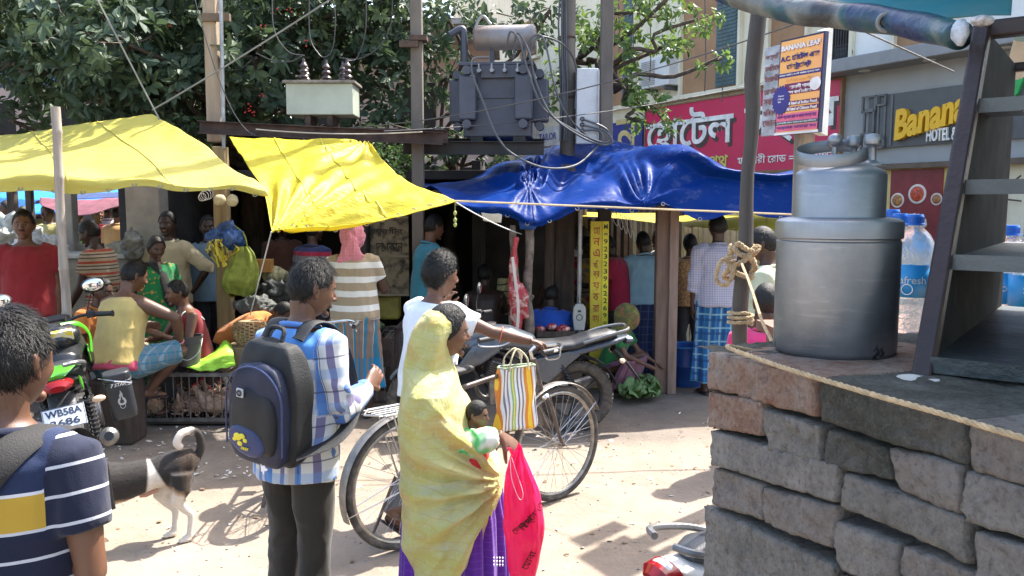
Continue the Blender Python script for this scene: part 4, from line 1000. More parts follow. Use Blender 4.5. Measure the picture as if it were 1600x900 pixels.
LC = [
([(764, 90, 7.9), (740, 92, 7.85), (738, 115, 7.8), (757, 165, 7.8), (775, 210, 7.7), (800, 240, 7.7), (850, 262, 7.7), (900, 258, 8.0), (935, 228, 8.3)], 'grey cable looping from the transformer down over the blue tarp'),
([(790, 90, 8.0), (797, 50, 7.9), (812, 65, 7.9), (825, 110, 7.9), (850, 170, 7.9), (900, 205, 8.1), (940, 222, 8.3), (955, 218, 8.35), (945, 200, 8.35), (910, 186, 8.36)], 'thick grey cable swinging from the drum to the top hole of the white cabinet'),
([(802, 92, 8.0), (808, 52, 7.95), (826, 80, 7.9), (838, 130, 7.9), (862, 180, 7.9), (905, 212, 8.1), (940, 226, 8.3), (957, 222, 8.3), (945, 205, 8.35), (910, 195, 8.36)], 'second thick grey cable swinging to the middle hole of the white cabinet'),
([(815, 95, 8.0), (828, 62, 8.0), (845, 55, 8.0), (855, 80, 8.0), (868, 140, 8.0), (890, 185, 8.1), (930, 222, 8.3), (942, 216, 8.33), (935, 204, 8.35), (910, 204, 8.36)], 'grey cable arching to the lowest hole of the white cabinet'),
([(826, 90, 8.0), (840, 58, 8.0), (880, 70, 8.2), (900, 105, 8.4), (899, 170, 8.4)], 'thin dark cable arching over to the thick round pole')]
for pts, lab in LC: cable(pts, .0105, CABLE, lab)
for i, (pts, lab) in enumerate([
([(400, 83, 8.2), (430, 96, 8.2), (455, 96, 8.1), (471, 88, 8.08)], 'slack wire from the left edge to the first insulator'),
([(425, -20, 8.2), (428, 45, 8.1), (450, 80, 8.0), (476, 87, 7.9)], 'bare wire curving down to the second insulator'),
([(483, -20, 8), (484, 55, 8), (497, 83, 8), (508, 89, 7.98), (520, 75, 8), (524, 25, 8), (516, -20, 8)], 'long wire loop hanging to the middle insulator'),
([(572, -20, 8.1), (571, 50, 8.1), (558, 90, 8.1), (543, 95, 7.92)], 'bare wire dropping to the right insulator'),
([(614, -20, 8.1), (610, 40, 8.1), (590, 75, 8.1), (560, 92, 8.1), (530, 90, 8.1)], 'slack wire sweeping right of the switch box')]):
 cable(pts, .0055, WIRE, lab, name='wire')
def wire(a, b, sag, lab, r=.005, m=WIRE, name='wire', cat='cable'):
 q = MB(); q.tube(catenary(P(*a), P(*b), sag, 20), r, 5); return tag(q.build(name, m), lab, cat)
wire((140, -25, 7.5), (253, 194, 7.5), .0, 'straight guy rope running down to the peak of the pale yellow tarp', .008, mat('grey_rope', (.2, .2, .18), .9), 'rope', 'rope')
wire((238, 172, 7.6), (560, -30, 7.6), .02, 'diagonal rope behind the pale utility pole', .008, bpy.data.materials['grey_rope'], 'rope', 'rope')
wire((300, -20, 7.7), (400, 212, 7.7), .3, 'thin slack wire beside the pale utility pole')
wire((545, 200, 7.6), (1250, 35, 5.5), .12, 'thin wire crossing in front of the transformer and up to the right')
wire((600, 205, 7.6), (1230, 120, 9.0), .10, 'thin wire passing in front of the crimson sign')
wire((1330, 40, 4.0), (1490, 112, 4.0), .0, 'dark wire slanting across the white wall at right')
wire((400, 202, 7.7), (660, 206, 7.7), .03, 'pale cord tied along the rusty beam', .006, mat('pale_cord', (.4, .36, .28), .9), 'cord', 'rope')
wire((712, 314, 6.0), (1260, 336, 6.2), .0, 'taut rope in front of the blue tarp', .008, mat('tan_rope', (.45, .36, .22), .9), 'rope', 'rope')
wire((712, 316, 6.0), (815, 366, 7.4), .02, 'white string from the tarp corner to the forked wooden post', .005, mat('white_string', (.6, .6, .58), .8), 'string', 'rope')
wire((424, 362, 5.7), (391, 492, 6.9), .0, 'string anchoring the lowest corner of the bright yellow tarp', .005, bpy.data.materials['white_string'], 'string', 'rope')
for i, x in enumerate((958, 966, 988, 1015, 1101, 1128)):
 q = MB(); q.tube([P(x, -30, 11.5), P(x+2, 60+i*9, 11.5), P(x, 75+i*17, 11.5)], .008, 5); tag(q.build('hanging_wire', WIRE), 'thin wire hanging straight down in front of the hotel windows', 'cable', 'wires hanging before the hotel windows')
BAMB = mat('grey_bamboo', (.27, .23, .19), .7, vary=.25, vs=9, bump=.2, stretch=(4, 4, .4))
a = Vector((P(95, 320, 6.0).x, 6.0, 0)); q = MB(); pts = []; rr = []
zz = 0
while zz < 2.55:
 for dz, k in ((0, 1.0), (.012, 1.13), (.03, 1.0), (.20, .94)): pts.append(a+V(.006*math.sin(zz*3), 0, zz+dz)); rr.append(.034*k*(1-.03*zz))
 zz += .33
zt_ = P(0, 167, 6.0).z; k = [i for i, p in enumerate(pts) if p.z < zt_]; pts = [pts[i] for i in k]+[a+V(0, 0, zt_)]; rr = [rr[i] for i in k]+[.033]
q.tube(pts, rr, 16); tag(q.build('bamboo_pole', BAMB), 'upright grey bamboo pole with rings in front of the pale yellow tarp', 'pole')
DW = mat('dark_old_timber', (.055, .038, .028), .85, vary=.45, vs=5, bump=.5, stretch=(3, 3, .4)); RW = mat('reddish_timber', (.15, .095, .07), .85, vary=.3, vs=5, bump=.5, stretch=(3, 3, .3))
q = MB(); q.box((P(1044, 0, 7.7).x, 7.75, .98), (.13, .12, 1.96)); tp = tag(q.build('timber_post', RW, smooth=False, bevel=.01), 'thick reddish timber post in front of the right hand customers', 'post', 'stall posts')
q = MB(); q.box((P(1060, 0, 7.7).x, 7.72, .98), (.085, .13, 1.96)); q.build('plank', mat('brown_plank', (.20, .135, .105), .85, vary=.3, vs=5, bump=.4, stretch=(3, 3, .3)), tp, smooth=False, bevel=.01)
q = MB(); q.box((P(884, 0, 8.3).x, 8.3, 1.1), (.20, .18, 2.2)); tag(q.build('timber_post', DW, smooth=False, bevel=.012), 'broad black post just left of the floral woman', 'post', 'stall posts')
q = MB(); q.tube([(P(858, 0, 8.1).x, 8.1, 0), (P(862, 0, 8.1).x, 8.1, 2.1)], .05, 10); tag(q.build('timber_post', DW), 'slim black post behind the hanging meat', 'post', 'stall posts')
q = MB(); q.tube([(P(908, 0, 7.9).x, 7.9, .4), (P(910, 0, 7.9).x, 7.9, 2.0)], .022, 10); tag(q.build('steel_pipe', GALV), 'thin grey pipe above the weighing scale', 'pipe')
rb = random.Random(11)
def crook(px, D, z1, r0, lab, fork=False, lean=0):
 x = P(px, 320, D).x; q = MB(); n = 14
 pts = [Vector((x+lean*i/n+.012*math.sin(i*.9+px), D+.012*math.cos(i*.7), z1*i/n)) for i in range(n+1)]
 q.tube(pts, [r0*(1-.3*i/n)*(1+.12*math.sin(i*2.1)) for i in range(n+1)], 10)
 if fork: q.tube([pts[-2], pts[-1]+V(.04, 0, .08)], [r0*.6, r0*.35], 8)
 q.tube([pts[8], pts[8]+V(.05, -.02, .06)], [r0*.5, r0*.3], 7)
 return tag(q.build('forked_post', mat('peeling_bark', (.17, .13, .10), .85, vary=.5, vs=12, bump=.6) if 'peeling_bark' not in bpy.data.materials else bpy.data.materials['peeling_bark'], angle=60), lab, 'post', 'stall posts')
crook(826, 7.35, P(0, 352, 7.35).z, .052, 'crooked wooden post with peeling bark right of the hanging meat', True)
crook(803, 7.3, P(0, 352, 7.3).z, .04, 'thin split wooden post the meat hangs from')
q = MB(); q.ell(P(826, 350, 7.3), (.09, .07, .05), 14, 8); b_ = remeshed(q, .02, 0); a_ = vget(b_); a_ += nget(b_)*(fnoise(a_, 40, 3)*.02)[:, None]; vset(b_, a_)
tag(obj('blue_rag', b_, mat('blue_cloth', (.02, .09, .35), .6)), 'blue plastic rag tied round the top of the crooked post', 'rag')
FP = mat('grey_wood_pole', (.060, .052, .047), .6, vary=.25, vs=6, bump=.35, bs=20, stretch=(4, 4, .25))
top = P(1186, -30, 2.5); bot = P(1156, 520, 2.5); dr_ = (bot-top)/(top.z-bot.z); b0 = bot+dr_*bot.z
q = MB(); n = 26; q.tube([top.lerp(b0, i/n)+V(.004*math.sin(i*1.7), .004*math.cos(i*2.3), 0) for i in range(n+1)], [.022+.0025*math.sin(i*.8) for i in range(n+1)], 14)
fp = tag(q.build('awning_pole', FP, angle=60), 'leaning grey wooden pole with a rope knot, left of the brick wall', 'pole')
ROPE = mat('jute_rope', (.42, .31, .18), .95, vary=.25, vs=60, bump=.4, bs=150)
def rope(pts, r, name, lab=None, strands=3, parent=None, n=10, pitch=.035):
 c = spline(pts, n); q = MB(); L = 0; S = []
 fine = []
 for i in range(len(c)-1):
  m_ = max(1, int((c[i+1]-c[i]).length/.004))
  fine += [c[i].lerp(c[i+1], j/m_) for j in range(m_)]
 fine.append(c[-1])
 for s_ in range(strands):
  out = []; L = 0; X = None
  for i, p in enumerate(fine):
   t = unit(fine[min(i+1, len(fine)-1)]-fine[max(i-1, 0)])
   X = (t.orthogonal() if X is None else X-t*X.dot(t)).normalized(); Y = t.cross(X)
   if i: L += (p-fine[i-1]).length
   th = 2*math.pi*(L/pitch+s_/strands); out.append(p+X*(r*.5*math.cos(th))+Y*(r*.5*math.sin(th)))
  q.tube(out, r*.58, 6)
 o = q.build(name, ROPE, parent)
 if lab: tag(o, lab, 'rope')
 return o
kc = P(1158, 410, 2.47)
rr_ = random.Random(5); pts = []
for i in range(46):
 th = i*.62; pts.append(kc+Vector((.042*math.cos(th)*(1+.25*math.sin(i)), .042*math.sin(th)-.0, .05*math.sin(i*.37)+rr_.gauss(0, .006))))
rope(pts, .008, 'rope_knot', 'thick jute rope knot wound round the leaning grey pole', n=4)
rope([kc+V(-.03, -.03, .02), kc+V(-.075, -.05, .005), kc+V(-.085, -.05, -.05), kc+V(-.05, -.05, -.06), kc+V(-.03, -.045, 0)], .007, 'rope_loop', 'loose loop of jute rope sticking out left of the knot')
pts = []
for i in range(26):
 th = i*.7; pts.append(P(1157, 507, 2.46)+Vector((.036*math.cos(th), .036*math.sin(th), .0016*i)))
rope(pts, .005, 'rope_tie', 'thin jute tie low on the leaning grey pole', n=4)
LM = leafmat('dark_green_leaf', (.030, .060, .036), (.10, .15, .062), .2, .62)
LM2 = leafmat('fresh_green_leaf', (.05, .11, .022), (.16, .24, .05), .35, .4)
BARK = mat('bark', (.075, .055, .04), .9, vary=.4, vs=8, bump=.7, bs=18, stretch=(2, 2, .5))
def leaf(vs, fs, lv, c, d, up, L, Wd, val):
 s_ = d.cross(up); s_.normalize(); n_ = s_.cross(d); o = len(vs)
 mid = c+d*L*.45-n_*L*.03; tip = c+d*L-n_*L*.16
 vs += [c, mid+s_*Wd*.5+n_*Wd*.16, tip, mid-s_*Wd*.5+n_*Wd*.16, mid, c+d*L*.75+s_*Wd*.36+n_*Wd*.02-n_*L*.05, c+d*L*.75-s_*Wd*.36+n_*Wd*.02-n_*L*.05]
 fs += [(o, o+4, o+1), (o, o+3, o+4), (o+4, o+5, o+1), (o+4, o+2, o+5), (o+4, o+6, o+2), (o+4, o+3, o+6)]
 lv += [val]*7
def rosettes(pts, L0, rs, per=(6, 10), young=.06):
 vs, fs, lv = [], [], []
 for (p, out) in pts:
  ax = unit(Vector(out)*.8+Vector((rs.gauss(0, .45), rs.gauss(0, .45), .35+rs.gauss(0, .35)))); e1 = ax.orthogonal().normalized(); e2 = ax.cross(e1)
  yv = rs.random() < young; base = rs.uniform(.7, 1) if yv else max(0, min(.75, rs.gauss(.28, .2))); n = rs.randint(*per); L1 = L0*rs.uniform(.75, 1.2)*(.7 if yv else 1)
  for i in range(n):
   th = 2*math.pi*(i*.382)+rs.gauss(0, .2); til = rs.uniform(.15, 1.0)
   d = unit((e1*math.cos(th)+e2*math.sin(th))+ax*til*.8+Vector((0, 0, -.35)))
   L = L1*rs.uniform(.65, 1.15); c = p+ax*rs.uniform(-.05, .04)*L/L0+d*.01
   leaf(vs, fs, lv, c, d, unit(ax+Vector((rs.gauss(0, .3), rs.gauss(0, .3), rs.gauss(0, .3)))), L, L*rs.uniform(.40, .52), max(0, min(1, base+rs.gauss(0, .10))))
 return vs, fs, lv
def leafmesh(name, data, m, parent):
 vs, fs, lv = data; me = bpy.data.meshes.new(name); me.from_pydata([tuple(v) for v in vs], [], fs)
 at = me.attributes.new('lv', 'FLOAT', 'POINT'); at.data.foreach_set('value', lv)
 me.materials.append(m); o = bpy.data.objects.new(name, me); COL.objects.link(o); o.parent = parent
 o.matrix_parent_inverse = Matrix.Translation(-parent.location); return o
def branch(q, a, b, r0, r1, rs, n=8, wob=.08):
 pts = [a.lerp(b, i/n)+Vector((rs.gauss(0, wob), rs.gauss(0, wob), rs.gauss(0, wob*.6)))*(0 if i in (0, n) else 1) for i in range(n+1)]
 pts = spline(pts, 3); q.tube(pts, [r0+(r1-r0)*i/(len(pts)-1) for i in range(len(pts))], 8); return pts
def tree(base, name, lab, clumps, L0, seed, nper, m=LM, trunk_r=.16, fork_z=2.6, young=.06, twig=True):
 rs = random.Random(seed); root = empty(name, base, 0, lab, 'tree'); base = Vector(base); q = MB()
 fk = base+V(0, 0, fork_z); branch(q, base, fk, trunk_r, trunk_r*.8, rs, 6, .05); pts = []
 for (c, rad) in clumps:
  c = Vector(c); bp = branch(q, fk+V(rs.gauss(0, .1), rs.gauss(0, .1), rs.uniform(-.4, .3)), c, trunk_r*.32, .018, rs, 6, .12)
  n = int(nper*rad[0]*rad[2]*4)
  for i in range(n):
   v = Vector((rs.gauss(0, 1), rs.gauss(0, 1), rs.gauss(0, 1))).normalized(); k = rs.random()**.38
   p = c+Vector((v.x*rad[0], v.y*rad[1], v.z*rad[2]))*k
   pts.append((p, v))
   if twig and rs.random() < .22: q.tube([c.lerp(p, .15), c.lerp(p, .6)+Vector((rs.gauss(0, .04), rs.gauss(0, .04), -.04)), p], [.009, .004], 4, cap=False)
 t = q.build('trunk', BARK, None, angle=70); t.parent = root; t.matrix_parent_inverse = Matrix.Translation(-base)
 leafmesh('crown', rosettes(pts, L0, rs, young=young), m, root); return root
rs = random.Random(3)
cl = []
for (x, y, D, rx, rz) in [(-60, 20, 9.2, .9, .6), (40, 60, 9.4, .8, .6), (150, 40, 9.0, .8, .6), (250, 60, 9.2, .8, .7), (350, 50, 9.4, .8, .6), (450, 40, 9.4, .8, .6), (560, 40, 9.6, .7, .6), (640, 40, 9.6, .5, .5),
     (100, 110, 8.8, .55, .32), (190, 130, 8.6, .6, .4), (280, 140, 9.0, .7, .5), (380, 140, 9.2, .6, .5), (420, 190, 9.3, .5, .35), (600, 130, 9.6, .45, .5), (590, 200, 9.8, .35, .35), (20, 190, 9.3, .35, .25),
     (300, 200, 9.2, .5, .3), (400, 90, 8.7, .4, .3), (200, 70, 8.2, .5, .35), (110, 40, 8.1, .45, .3), (20, 100, 8.6, .4, .25), (500, 90, 9.8, .8, .5), (300, -20, 8.8, 1.0, .5), (60, -20, 8.8, 1.0, .5), (540, -30, 9.2, 1.0, .5), (150, 160, 9.4, .4, .22), (60, 150, 9.6, .3, .2)]:
 p = P(x, y, D); cl.append((p, (rx, .75, rz)))
tree((-3.3, 10.6, 0), 'big_leafy_tree', 'large dark leafy tree filling the upper left behind the tarps', cl, .155, 5, 56, trunk_r=.2)
cl = []
for (x, y, D, rx, rz) in [(270, 60, 11.5, 1.4, 1.0), (420, 60, 11.8, 1.5, 1.1), (150, 40, 11.5, 1.2, .8), (330, 160, 11.6, 1.0, .8), (30, 10, 11.5, 1.2, .5)]:
 cl.append((P(x, y, D), (rx, .8, rz)))
tree((-4.2, 12.6, 0), 'background_tree', 'darker leafy tree standing behind the large one', cl, .16, 15, 45, trunk_r=.2)
cl = []
for (x, y, D, rx, rz) in [(700, 30, 9.8, .45, .4), (700, 120, 9.8, .32, .45), (690, 230, 9.6, .4, .25), (770, 20, 9.4, .45, .22), (820, 55, 9.2, .3, .25), (780, 230, 9.8, .4, .2), (640, 240, 9.3, .3, .2), (860, 15, 9.2, .3, .2)]:
 cl.append((P(x, y, D), (rx, .5, rz)))
tree((-.75, 10.4, 0), 'thin_leafy_tree', 'sparser tree whose leaves show round the transformer', cl, .11, 8, 60, trunk_r=.09)
cl = []
for (x, y, D, rx, rz) in [(910, 60, 9.6, .28, .4), (990, 20, 9.4, .5, .28), (1040, 70, 9.3, .35, .2), (980, 80, 9.4, .35, .22), (1090, 30, 9.2, .32, .14), (990, 150, 9.3, .22, .22), (1120, 95, 9.1, .22, .10), (1050, -10, 9.3, .5, .2), (870, 130, 9.6, .2, .4), (1000, 190, 9.2, .15, .15)]:
 cl.append((P(x, y, D), (rx, .35, rz)))
rt = tree((P(913, 0, 9.7).x, 9.75, 0), 'slender_tree', 'slender tree reaching right across the hotel windows', cl, .105, 22, 62, LM2, trunk_r=.11, fork_z=3.2, young=.25)
cl = [(P(1030, 205, 9.0), (.25, .15, .08)), (P(985, 215, 9.0), (.18, .1, .12)), (P(1055, 195, 9.0), (.12, .1, .06))]
q = MB(); rs = random.Random(9); pts = spline([P(925, 60, 9.5), P(985, 150, 9.1), P(1020, 170, 9.0), P(1055, 215, 9.0)], 8); q.tube(pts, [.018+(-.014)*i/(len(pts)-1) for i in range(len(pts))], 6)
bw = q.build('branch', BARK); bw.parent = rt; bw.matrix_parent_inverse = Matrix.Translation(-rt.location)
pp = []
for i in range(26): pp.append((pts[rs.randint(8, len(pts)-1)]+Vector((rs.gauss(0, .10), rs.gauss(0, .05), rs.gauss(0, .07))), (rs.gauss(0, 1), -.3, .2)))
leafmesh('sprig', rosettes(pp, .13, rs, (4, 7), .2), LM2, rt)
cl = [(P(600, 262, 8.9), (.35, .3, .3)), (P(640, 250, 9.0), (.2, .2, .2)), (P(585, 235, 8.9), (.25, .2, .2))]
tree((P(610, 0, 9.0).x, 9.05, 2.40), 'feathery_shrub', 'light green feathery shrub between the yellow tarp and grey pole', cl, .05, 31, 420, leafmat('pale_green_leaf', (.09, .17, .05), (.2, .32, .1), .4), trunk_r=.03, fork_z=.2)
q = MB(); rs = random.Random(8)
for (x, y) in [(390, 165), (395, 175), (385, 172), (430, 15), (452, 16), (412, 40), (275, 145), (263, 38), (410, 150), (475, 65)]:
 for k in range(3): q.ell(P(x+rs.gauss(0, 3), y+rs.gauss(0, 3), 8.55), (.010, .010, .007), 6, 4, Euler((rs.random()*3, rs.random()*3, 0)).to_matrix())
tag(q.build('red_flowers', mat('red_petal', (.55, .04, .03), .6)), 'small red flowers scattered among the dark leaves', 'flowers', kind='stuff')
WD = Vector((.332, -.943, 0)).normalized(); WN = Vector((-.943, -.332, 0)).normalized(); WO = Vector((.34, 1.45, 0))
def wray(px, py):
 d = P(px, py, 1)-CAM; k = (WO-CAM).dot(WN)/d.dot(WN); p = CAM+d*k; return (p-WO).dot(WD), p.z
def brickmat(name, c1, c2, c3, moss=0):
 t = NT(name); v = t.coord()
 c = t.ramp(t.noise(v, 14, 6, .65), [(.32, c1), (.5, c2), (.68, c3)])
 c = t.mix(t.math('MULTIPLY', t.ramp(t.noise(v, 70, 5, .7), [(.45, (0, 0, 0)), (.7, (1, 1, 1))]), .5), c, mul(c1, .45))
 if moss: c = t.mix(t.math('MULTIPLY', t.ramp(t.noise(v, 10, 5, .6), [(.40, (0, 0, 0)), (.6, (1, 1, 1))]), moss), c, (.034, .038, .024))
 c = t.mix(t.math('MULTIPLY', t.ramp(t.noise(v, 240, 3, .7), [(.5, (0, 0, 0)), (.72, (1, 1, 1))]), .45), c, mul(c3, 1.35))
 c = t.mix(t.math('MULTIPLY', t.ramp(t.noise(v, 120, 4, .7), [(.54, (0, 0, 0)), (.66, (1, 1, 1))]), .55), c, mul(c1, .3))
 h = t.math('ADD', t.noise(v, 60, 8, .75), t.math('MULTIPLY', t.noise(v, 210, 4, .7), .5)); t.bump(h, 1.0, .022)
 return t.done(c, .93, 0, Specular_IOR_Level=.2)
B_G = brickmat('grey_caked_brick', (.25, .225, .20), (.34, .31, .28), (.42, .39, .35)); B_R = brickmat('grey_red_brick', (.27, .235, .21), (.34, .29, .255), (.38, .355, .325))
B_O = brickmat('orange_brick', (.36, .17, .105), (.44, .31, .24), (.48, .41, .36)); B_M = brickmat('mossy_brick', (.11, .105, .088), (.17, .16, .14), (.25, .24, .21), .42)
B_C = brickmat('mortar_caked_brick', (.22, .205, .18), (.31, .285, .255), (.38, .35, .31))
bw = empty('brick_wall', WO+V(.2, -.1, 0), 0, 'rough stack of worn grey and red bricks under the aluminium can', 'wall')
def brick(pts, m, dep=.115, inset=0, rough=.006, seed=0, nu=22, nv=12, rnd=.0045):
 """irregular brick whose visible face has these four photo corners (tl, tr, br, bl)"""
 C = [wray(*p) for p in pts]; c = [WO+WD*t+Vector((0, 0, z))-WN*inset for t, z in C]
 tl, tr, br, bl = c; q = MB(); nd = 8
 w = (tr-tl).length; h = (tl-bl).length
 nu = max(10, int(w/.0055)); nv = max(8, int(h/.0055)); nd = max(4, int(dep/.012))
 vs = {}; V_ = []; F_ = []
 def pt(u, v, d):
  p = (bl.lerp(br, u)).lerp(tl.lerp(tr, u), v)-WN*(dep*d)
  du = min(u, 1-u)*w; dv = min(v, 1-v)*h; dd = min(d, 1-d)*dep; ctr = ((bl+br+tl+tr)/4)-WN*dep/2
  r1 = max(0, rnd-du); r2 = max(0, rnd-dv); r3 = max(0, rnd-dd)
  k = math.sqrt(r1*r1+r2*r2+r3*r3)
  if sum(x > 1e-6 for x in (r1, r2, r3)) > 1: p = p.lerp(ctr, min(.25, (k-max(r1, r2, r3))/max(.03, (p-ctr).length)*1.1))
  s = Vector((seed*3.1, seed*1.7, 0))
  n = noise.noise((p+s)*22)*rough+noise.noise((p+s)*70)*rough*.5+noise.noise((p+s)*150)*rough*.3+noise.noise((p+s)*9)*rough*1.2
  n -= abs(noise.noise((p+s)*38))*rough*1.3
  if noise.noise((p+s)*30) > .25: n -= rough*.8
  return p+unit(p-ctr)*n
 def idx(i, j, k):
  key = (i, j, k)
  if key not in vs: vs[key] = len(V_); V_.append(pt(i/nu, j/nv, k/nd))
  return vs[key]
 for i in range(nu):
  for j in range(nv):
   F_.append((idx(i, j, 0), idx(i+1, j, 0), idx(i+1, j+1, 0), idx(i, j+1, 0))); F_.append((idx(i, j, nd), idx(i, j+1, nd), idx(i+1, j+1, nd), idx(i+1, j, nd)))
 for k in range(nd):
  for i in range(nu):
   F_.append((idx(i, 0, k), idx(i, 0, k+1), idx(i+1, 0, k+1), idx(i+1, 0, k))); F_.append((idx(i, nv, k), idx(i+1, nv, k), idx(i+1, nv, k+1), idx(i, nv, k+1)))
  for j in range(nv):
   F_.append((idx(0, j, k), idx(0, j+1, k), idx(0, j+1, k+1), idx(0, j, k+1))); F_.append((idx(nu, j, k), idx(nu, j, k+1), idx(nu, j+1, k+1), idx(nu, j+1, k)))
 q.add(V_, F_); return under(bw, q.build('brick', m, angle=180, fix=True))
BR_ = [
([(1103, 549), (1274, 590), (1274, 652), (1102, 607)], B_O, .40), ([(1275, 591), (1507, 660), (1506, 728), (1280, 657)], B_M, .42),
([(1102, 611), (1190, 628), (1188, 682), (1102, 668)], B_O, .12), ([(1188, 638), (1280, 666), (1282, 724), (1194, 703)], B_C, .12),
([(1283, 668), (1384, 702), (1394, 754), (1282, 728)], B_M, .12), ([(1387, 699), (1499, 728), (1497, 808), (1400, 768)], B_R, .12),
([(1107, 672), (1309, 727), (1306, 787), (1108, 726)], B_G, .12), ([(1314, 738), (1508, 810), (1508, 882), (1309, 790)], B_C, .14),
([(1107, 730), (1188, 758), (1186, 816), (1106, 789)], B_R, .25), ([(1190, 762), (1306, 792), (1300, 858), (1187, 817)], B_R, .25),
([(1098, 790), (1302, 884), (1304, 985), (1098, 905)], B_C, .25), ([(1299, 810), (1404, 850), (1400, 935), (1298, 890)], B_G, .13),
([(1407, 852), (1522, 896), (1522, 985), (1402, 940)], B_R, .13), ([(1512, 656), (1640, 690), (1640, 775), (1512, 736)], B_R, .35),
([(1501, 734), (1640, 772), (1640, 856), (1502, 812)], B_G, .14), ([(1517, 828), (1640, 868), (1640, 960), (1520, 912)], B_G, .14),
([(1306, 895), (1400, 942), (1400, 1040), (1306, 992)], B_R, .13), ([(1098, 912), (1302, 995), (1302, 1090), (1098, 1010)], B_G, .2), ([(1404, 946), (1524, 990), (1524, 1090), (1404, 1045)], B_C, .14), ([(1526, 918), (1640, 965), (1640, 1070), (1526, 1000)], B_R, .14)]
for i, (pts, m, dep) in enumerate(BR_): brick(pts, m, dep, 0 if i not in (4, 8) else .004, .0045, i)
q = MB(); tA, zA = wray(1103, 549)
ztop = 1.545
c = WO+WD*.42-WN*.30; q.box(c+V(0, 0, (ztop-.03)/2), (.26, .93, ztop-.03), Matrix((WN, WD, Vector((0, 0, 1)))).transposed()); under(bw, q.build('core', mat('dark_joint', (.045, .038, .032), .95, bump=.5), smooth=False))
q = MB(); c = WO+WD*.10-WN*.05;
def topf(u, v):
 p = WO+WD*(-.03+1.0*u)-WN*(.008+.52*v); return Vector((p.x, p.y, ztop-.004+.004*noise.noise(p*14)+.003*noise.noise(p*50)+.002*noise.noise(p*110)))
q.grid(topf, 110, 60); tp_ = under(bw, q.build('top_course', B_M, angle=180)); tp_['label'] = 'mossy blackened top of the wall'
q = MB(); q.box(WO+WD*.42-WN*.27+V(0, 0, .55), (.46, .86, 1.1), Matrix((WN, WD, Vector((0, 0, 1)))).transposed()); under(bw, q.build('base', B_G, smooth=False))
q = MB(); q.lathe([(.0, .002), (.028, .0015), (.030, 0)], P(1434, 600, 1.17)+V(0, 0, .0), 16, cap=False); sp_ = q.build('lime_stain', mat('lime', (.45, .43, .40), .9)); sp_.location = V(0, 0, ztop-P(1434, 600, 1.17).z+.0035); sp_.parent = bw; sp_.matrix_parent_inverse = Matrix.Translation(-bw.location)
def almat(name, scuff=1.0):
 t = NT(name); v = t.coord()
 n = t.noise(v, 8, 5, .6); c = t.ramp(n, [(.3, (.20, .215, .235)), (.7, (.31, .325, .35))])
 s3 = t.sep(v); low = t.ramp(s3[2], [(.0, (1, 1, 1)), (.06, (0, 0, 0))])
 blot = t.ramp(t.noise(v, 34, 5, .65), [(.60, (0, 0, 0)), (.63, (1, 1, 1))])
 c = t.mix(t.math('MULTIPLY', t.math('MULTIPLY', blot, low), scuff), c, (.03, .03, .035))
 c = t.mix(t.math('MULTIPLY', t.ramp(t.noise(v, 90, 3), [(.6, (0, 0, 0)), (.8, (1, 1, 1))]), .25), c, (.2, .2, .21))
 sc = t.ramp(t.noise(v, 9, 6, .75, (1, 1, 9)), [(.55, (0, 0, 0)), (.63, (1, 1, 1))]); c = t.mix(t.math('MULTIPLY', sc, .3), c, (.40, .41, .43)); c = t.mix(t.math('MULTIPLY', t.ramp(t.noise(v, 5, 5, .7, (3, 3, .6)), [(.5, (0, 0, 0)), (.7, (1, 1, 1))]), .12), c, (.12, .12, .125))
 t.bump(t.math('ADD', t.noise(v, 6, 2, .5, (1, 1, .8)), t.math('MULTIPLY', t.noise(v, 150, 3), .03)), .22, .02)
 return t.done(c, t.math('MULTIPLY_ADD', t.noise(v, 30, 4), .22, .33), .85)
AL = almat('dull_aluminium'); AL2 = almat('dull_aluminium_lid', 0)
cc = Vector((P(1302, 550, 1.42).x, 1.42, ztop)); can = empty('aluminium_can', cc, R(20), 'scratched two tier aluminium food can with lifting handle on the wall', 'can')
r1 = .1015; h1 = .228
q = MB(); q.lathe([(0, .004), (r1-.012, .004), (r1-.006, 0), (r1-.002, .004), (r1, .010), (r1, h1-.035), (r1-.002, h1-.033), (r1-.002, h1-.03)], (0, 0, 0), 72); q.build('body', AL, can)
q = MB(); q.lathe([(r1+.001, h1-.030), (r1+.0025, h1-.028), (r1+.0025, h1-.006), (r1+.0015, h1-.001), (r1-.004, h1+.003), (r1-.02, h1+.006), (.0, h1+.007)], (0, 0, 0), 72); q.build('rim', AL2, can)
r2 = .0745; z2 = h1+.004; h2 = .083
q = MB(); q.lathe([(r2-.001, z2-.003), (r2+.0008, z2+.001), (r2, z2+.004), (r2, z2+h2-.01), (r2-.003, z2+h2-.004), (r2-.010, z2+h2), (r2-.03, z2+h2+.010), (.03, z2+h2+.014), (.028, z2+h2+.024), (.0, z2+h2+.026)], (0, 0, 0), 64); q.build('upper_tin', AL2, can)
q = MB(); zt2 = z2+h2+.024; pts = []; n = 40
for i in range(n+1):
 th = R(35)+R(290)*i/n; pts.append(Vector((.058*math.cos(th)-.016, .055*math.sin(th), zt2+.004+.012*math.cos(th)+.015*math.sin(th-.3))))
q.tube(pts, [(.0015, .0105)]*(n+1), 8, axis=[Vector((math.cos(R(35)+R(290)*i/n), math.sin(R(35)+R(290)*i/n), 0)) for i in range(n+1)]); hb_ = q.build('band_handle', AL2, can, bevel=.0)
hb_.rotation_euler = (0, 0, R(-20));
q = MB()
for (x, y) in ((.046, -.022), (.046, .022)):
 q.lathe([(.0, 0), (.022, 0), (.022, .003), (.014, .006), (.007, .010), (.006, .03), (.008, .034), (.013, .037), (.0145, .045), (.012, .053), (.0, .055)], (x, y, z2+h2+.006), 18)
q.build('clamp_lug', AL2, can)
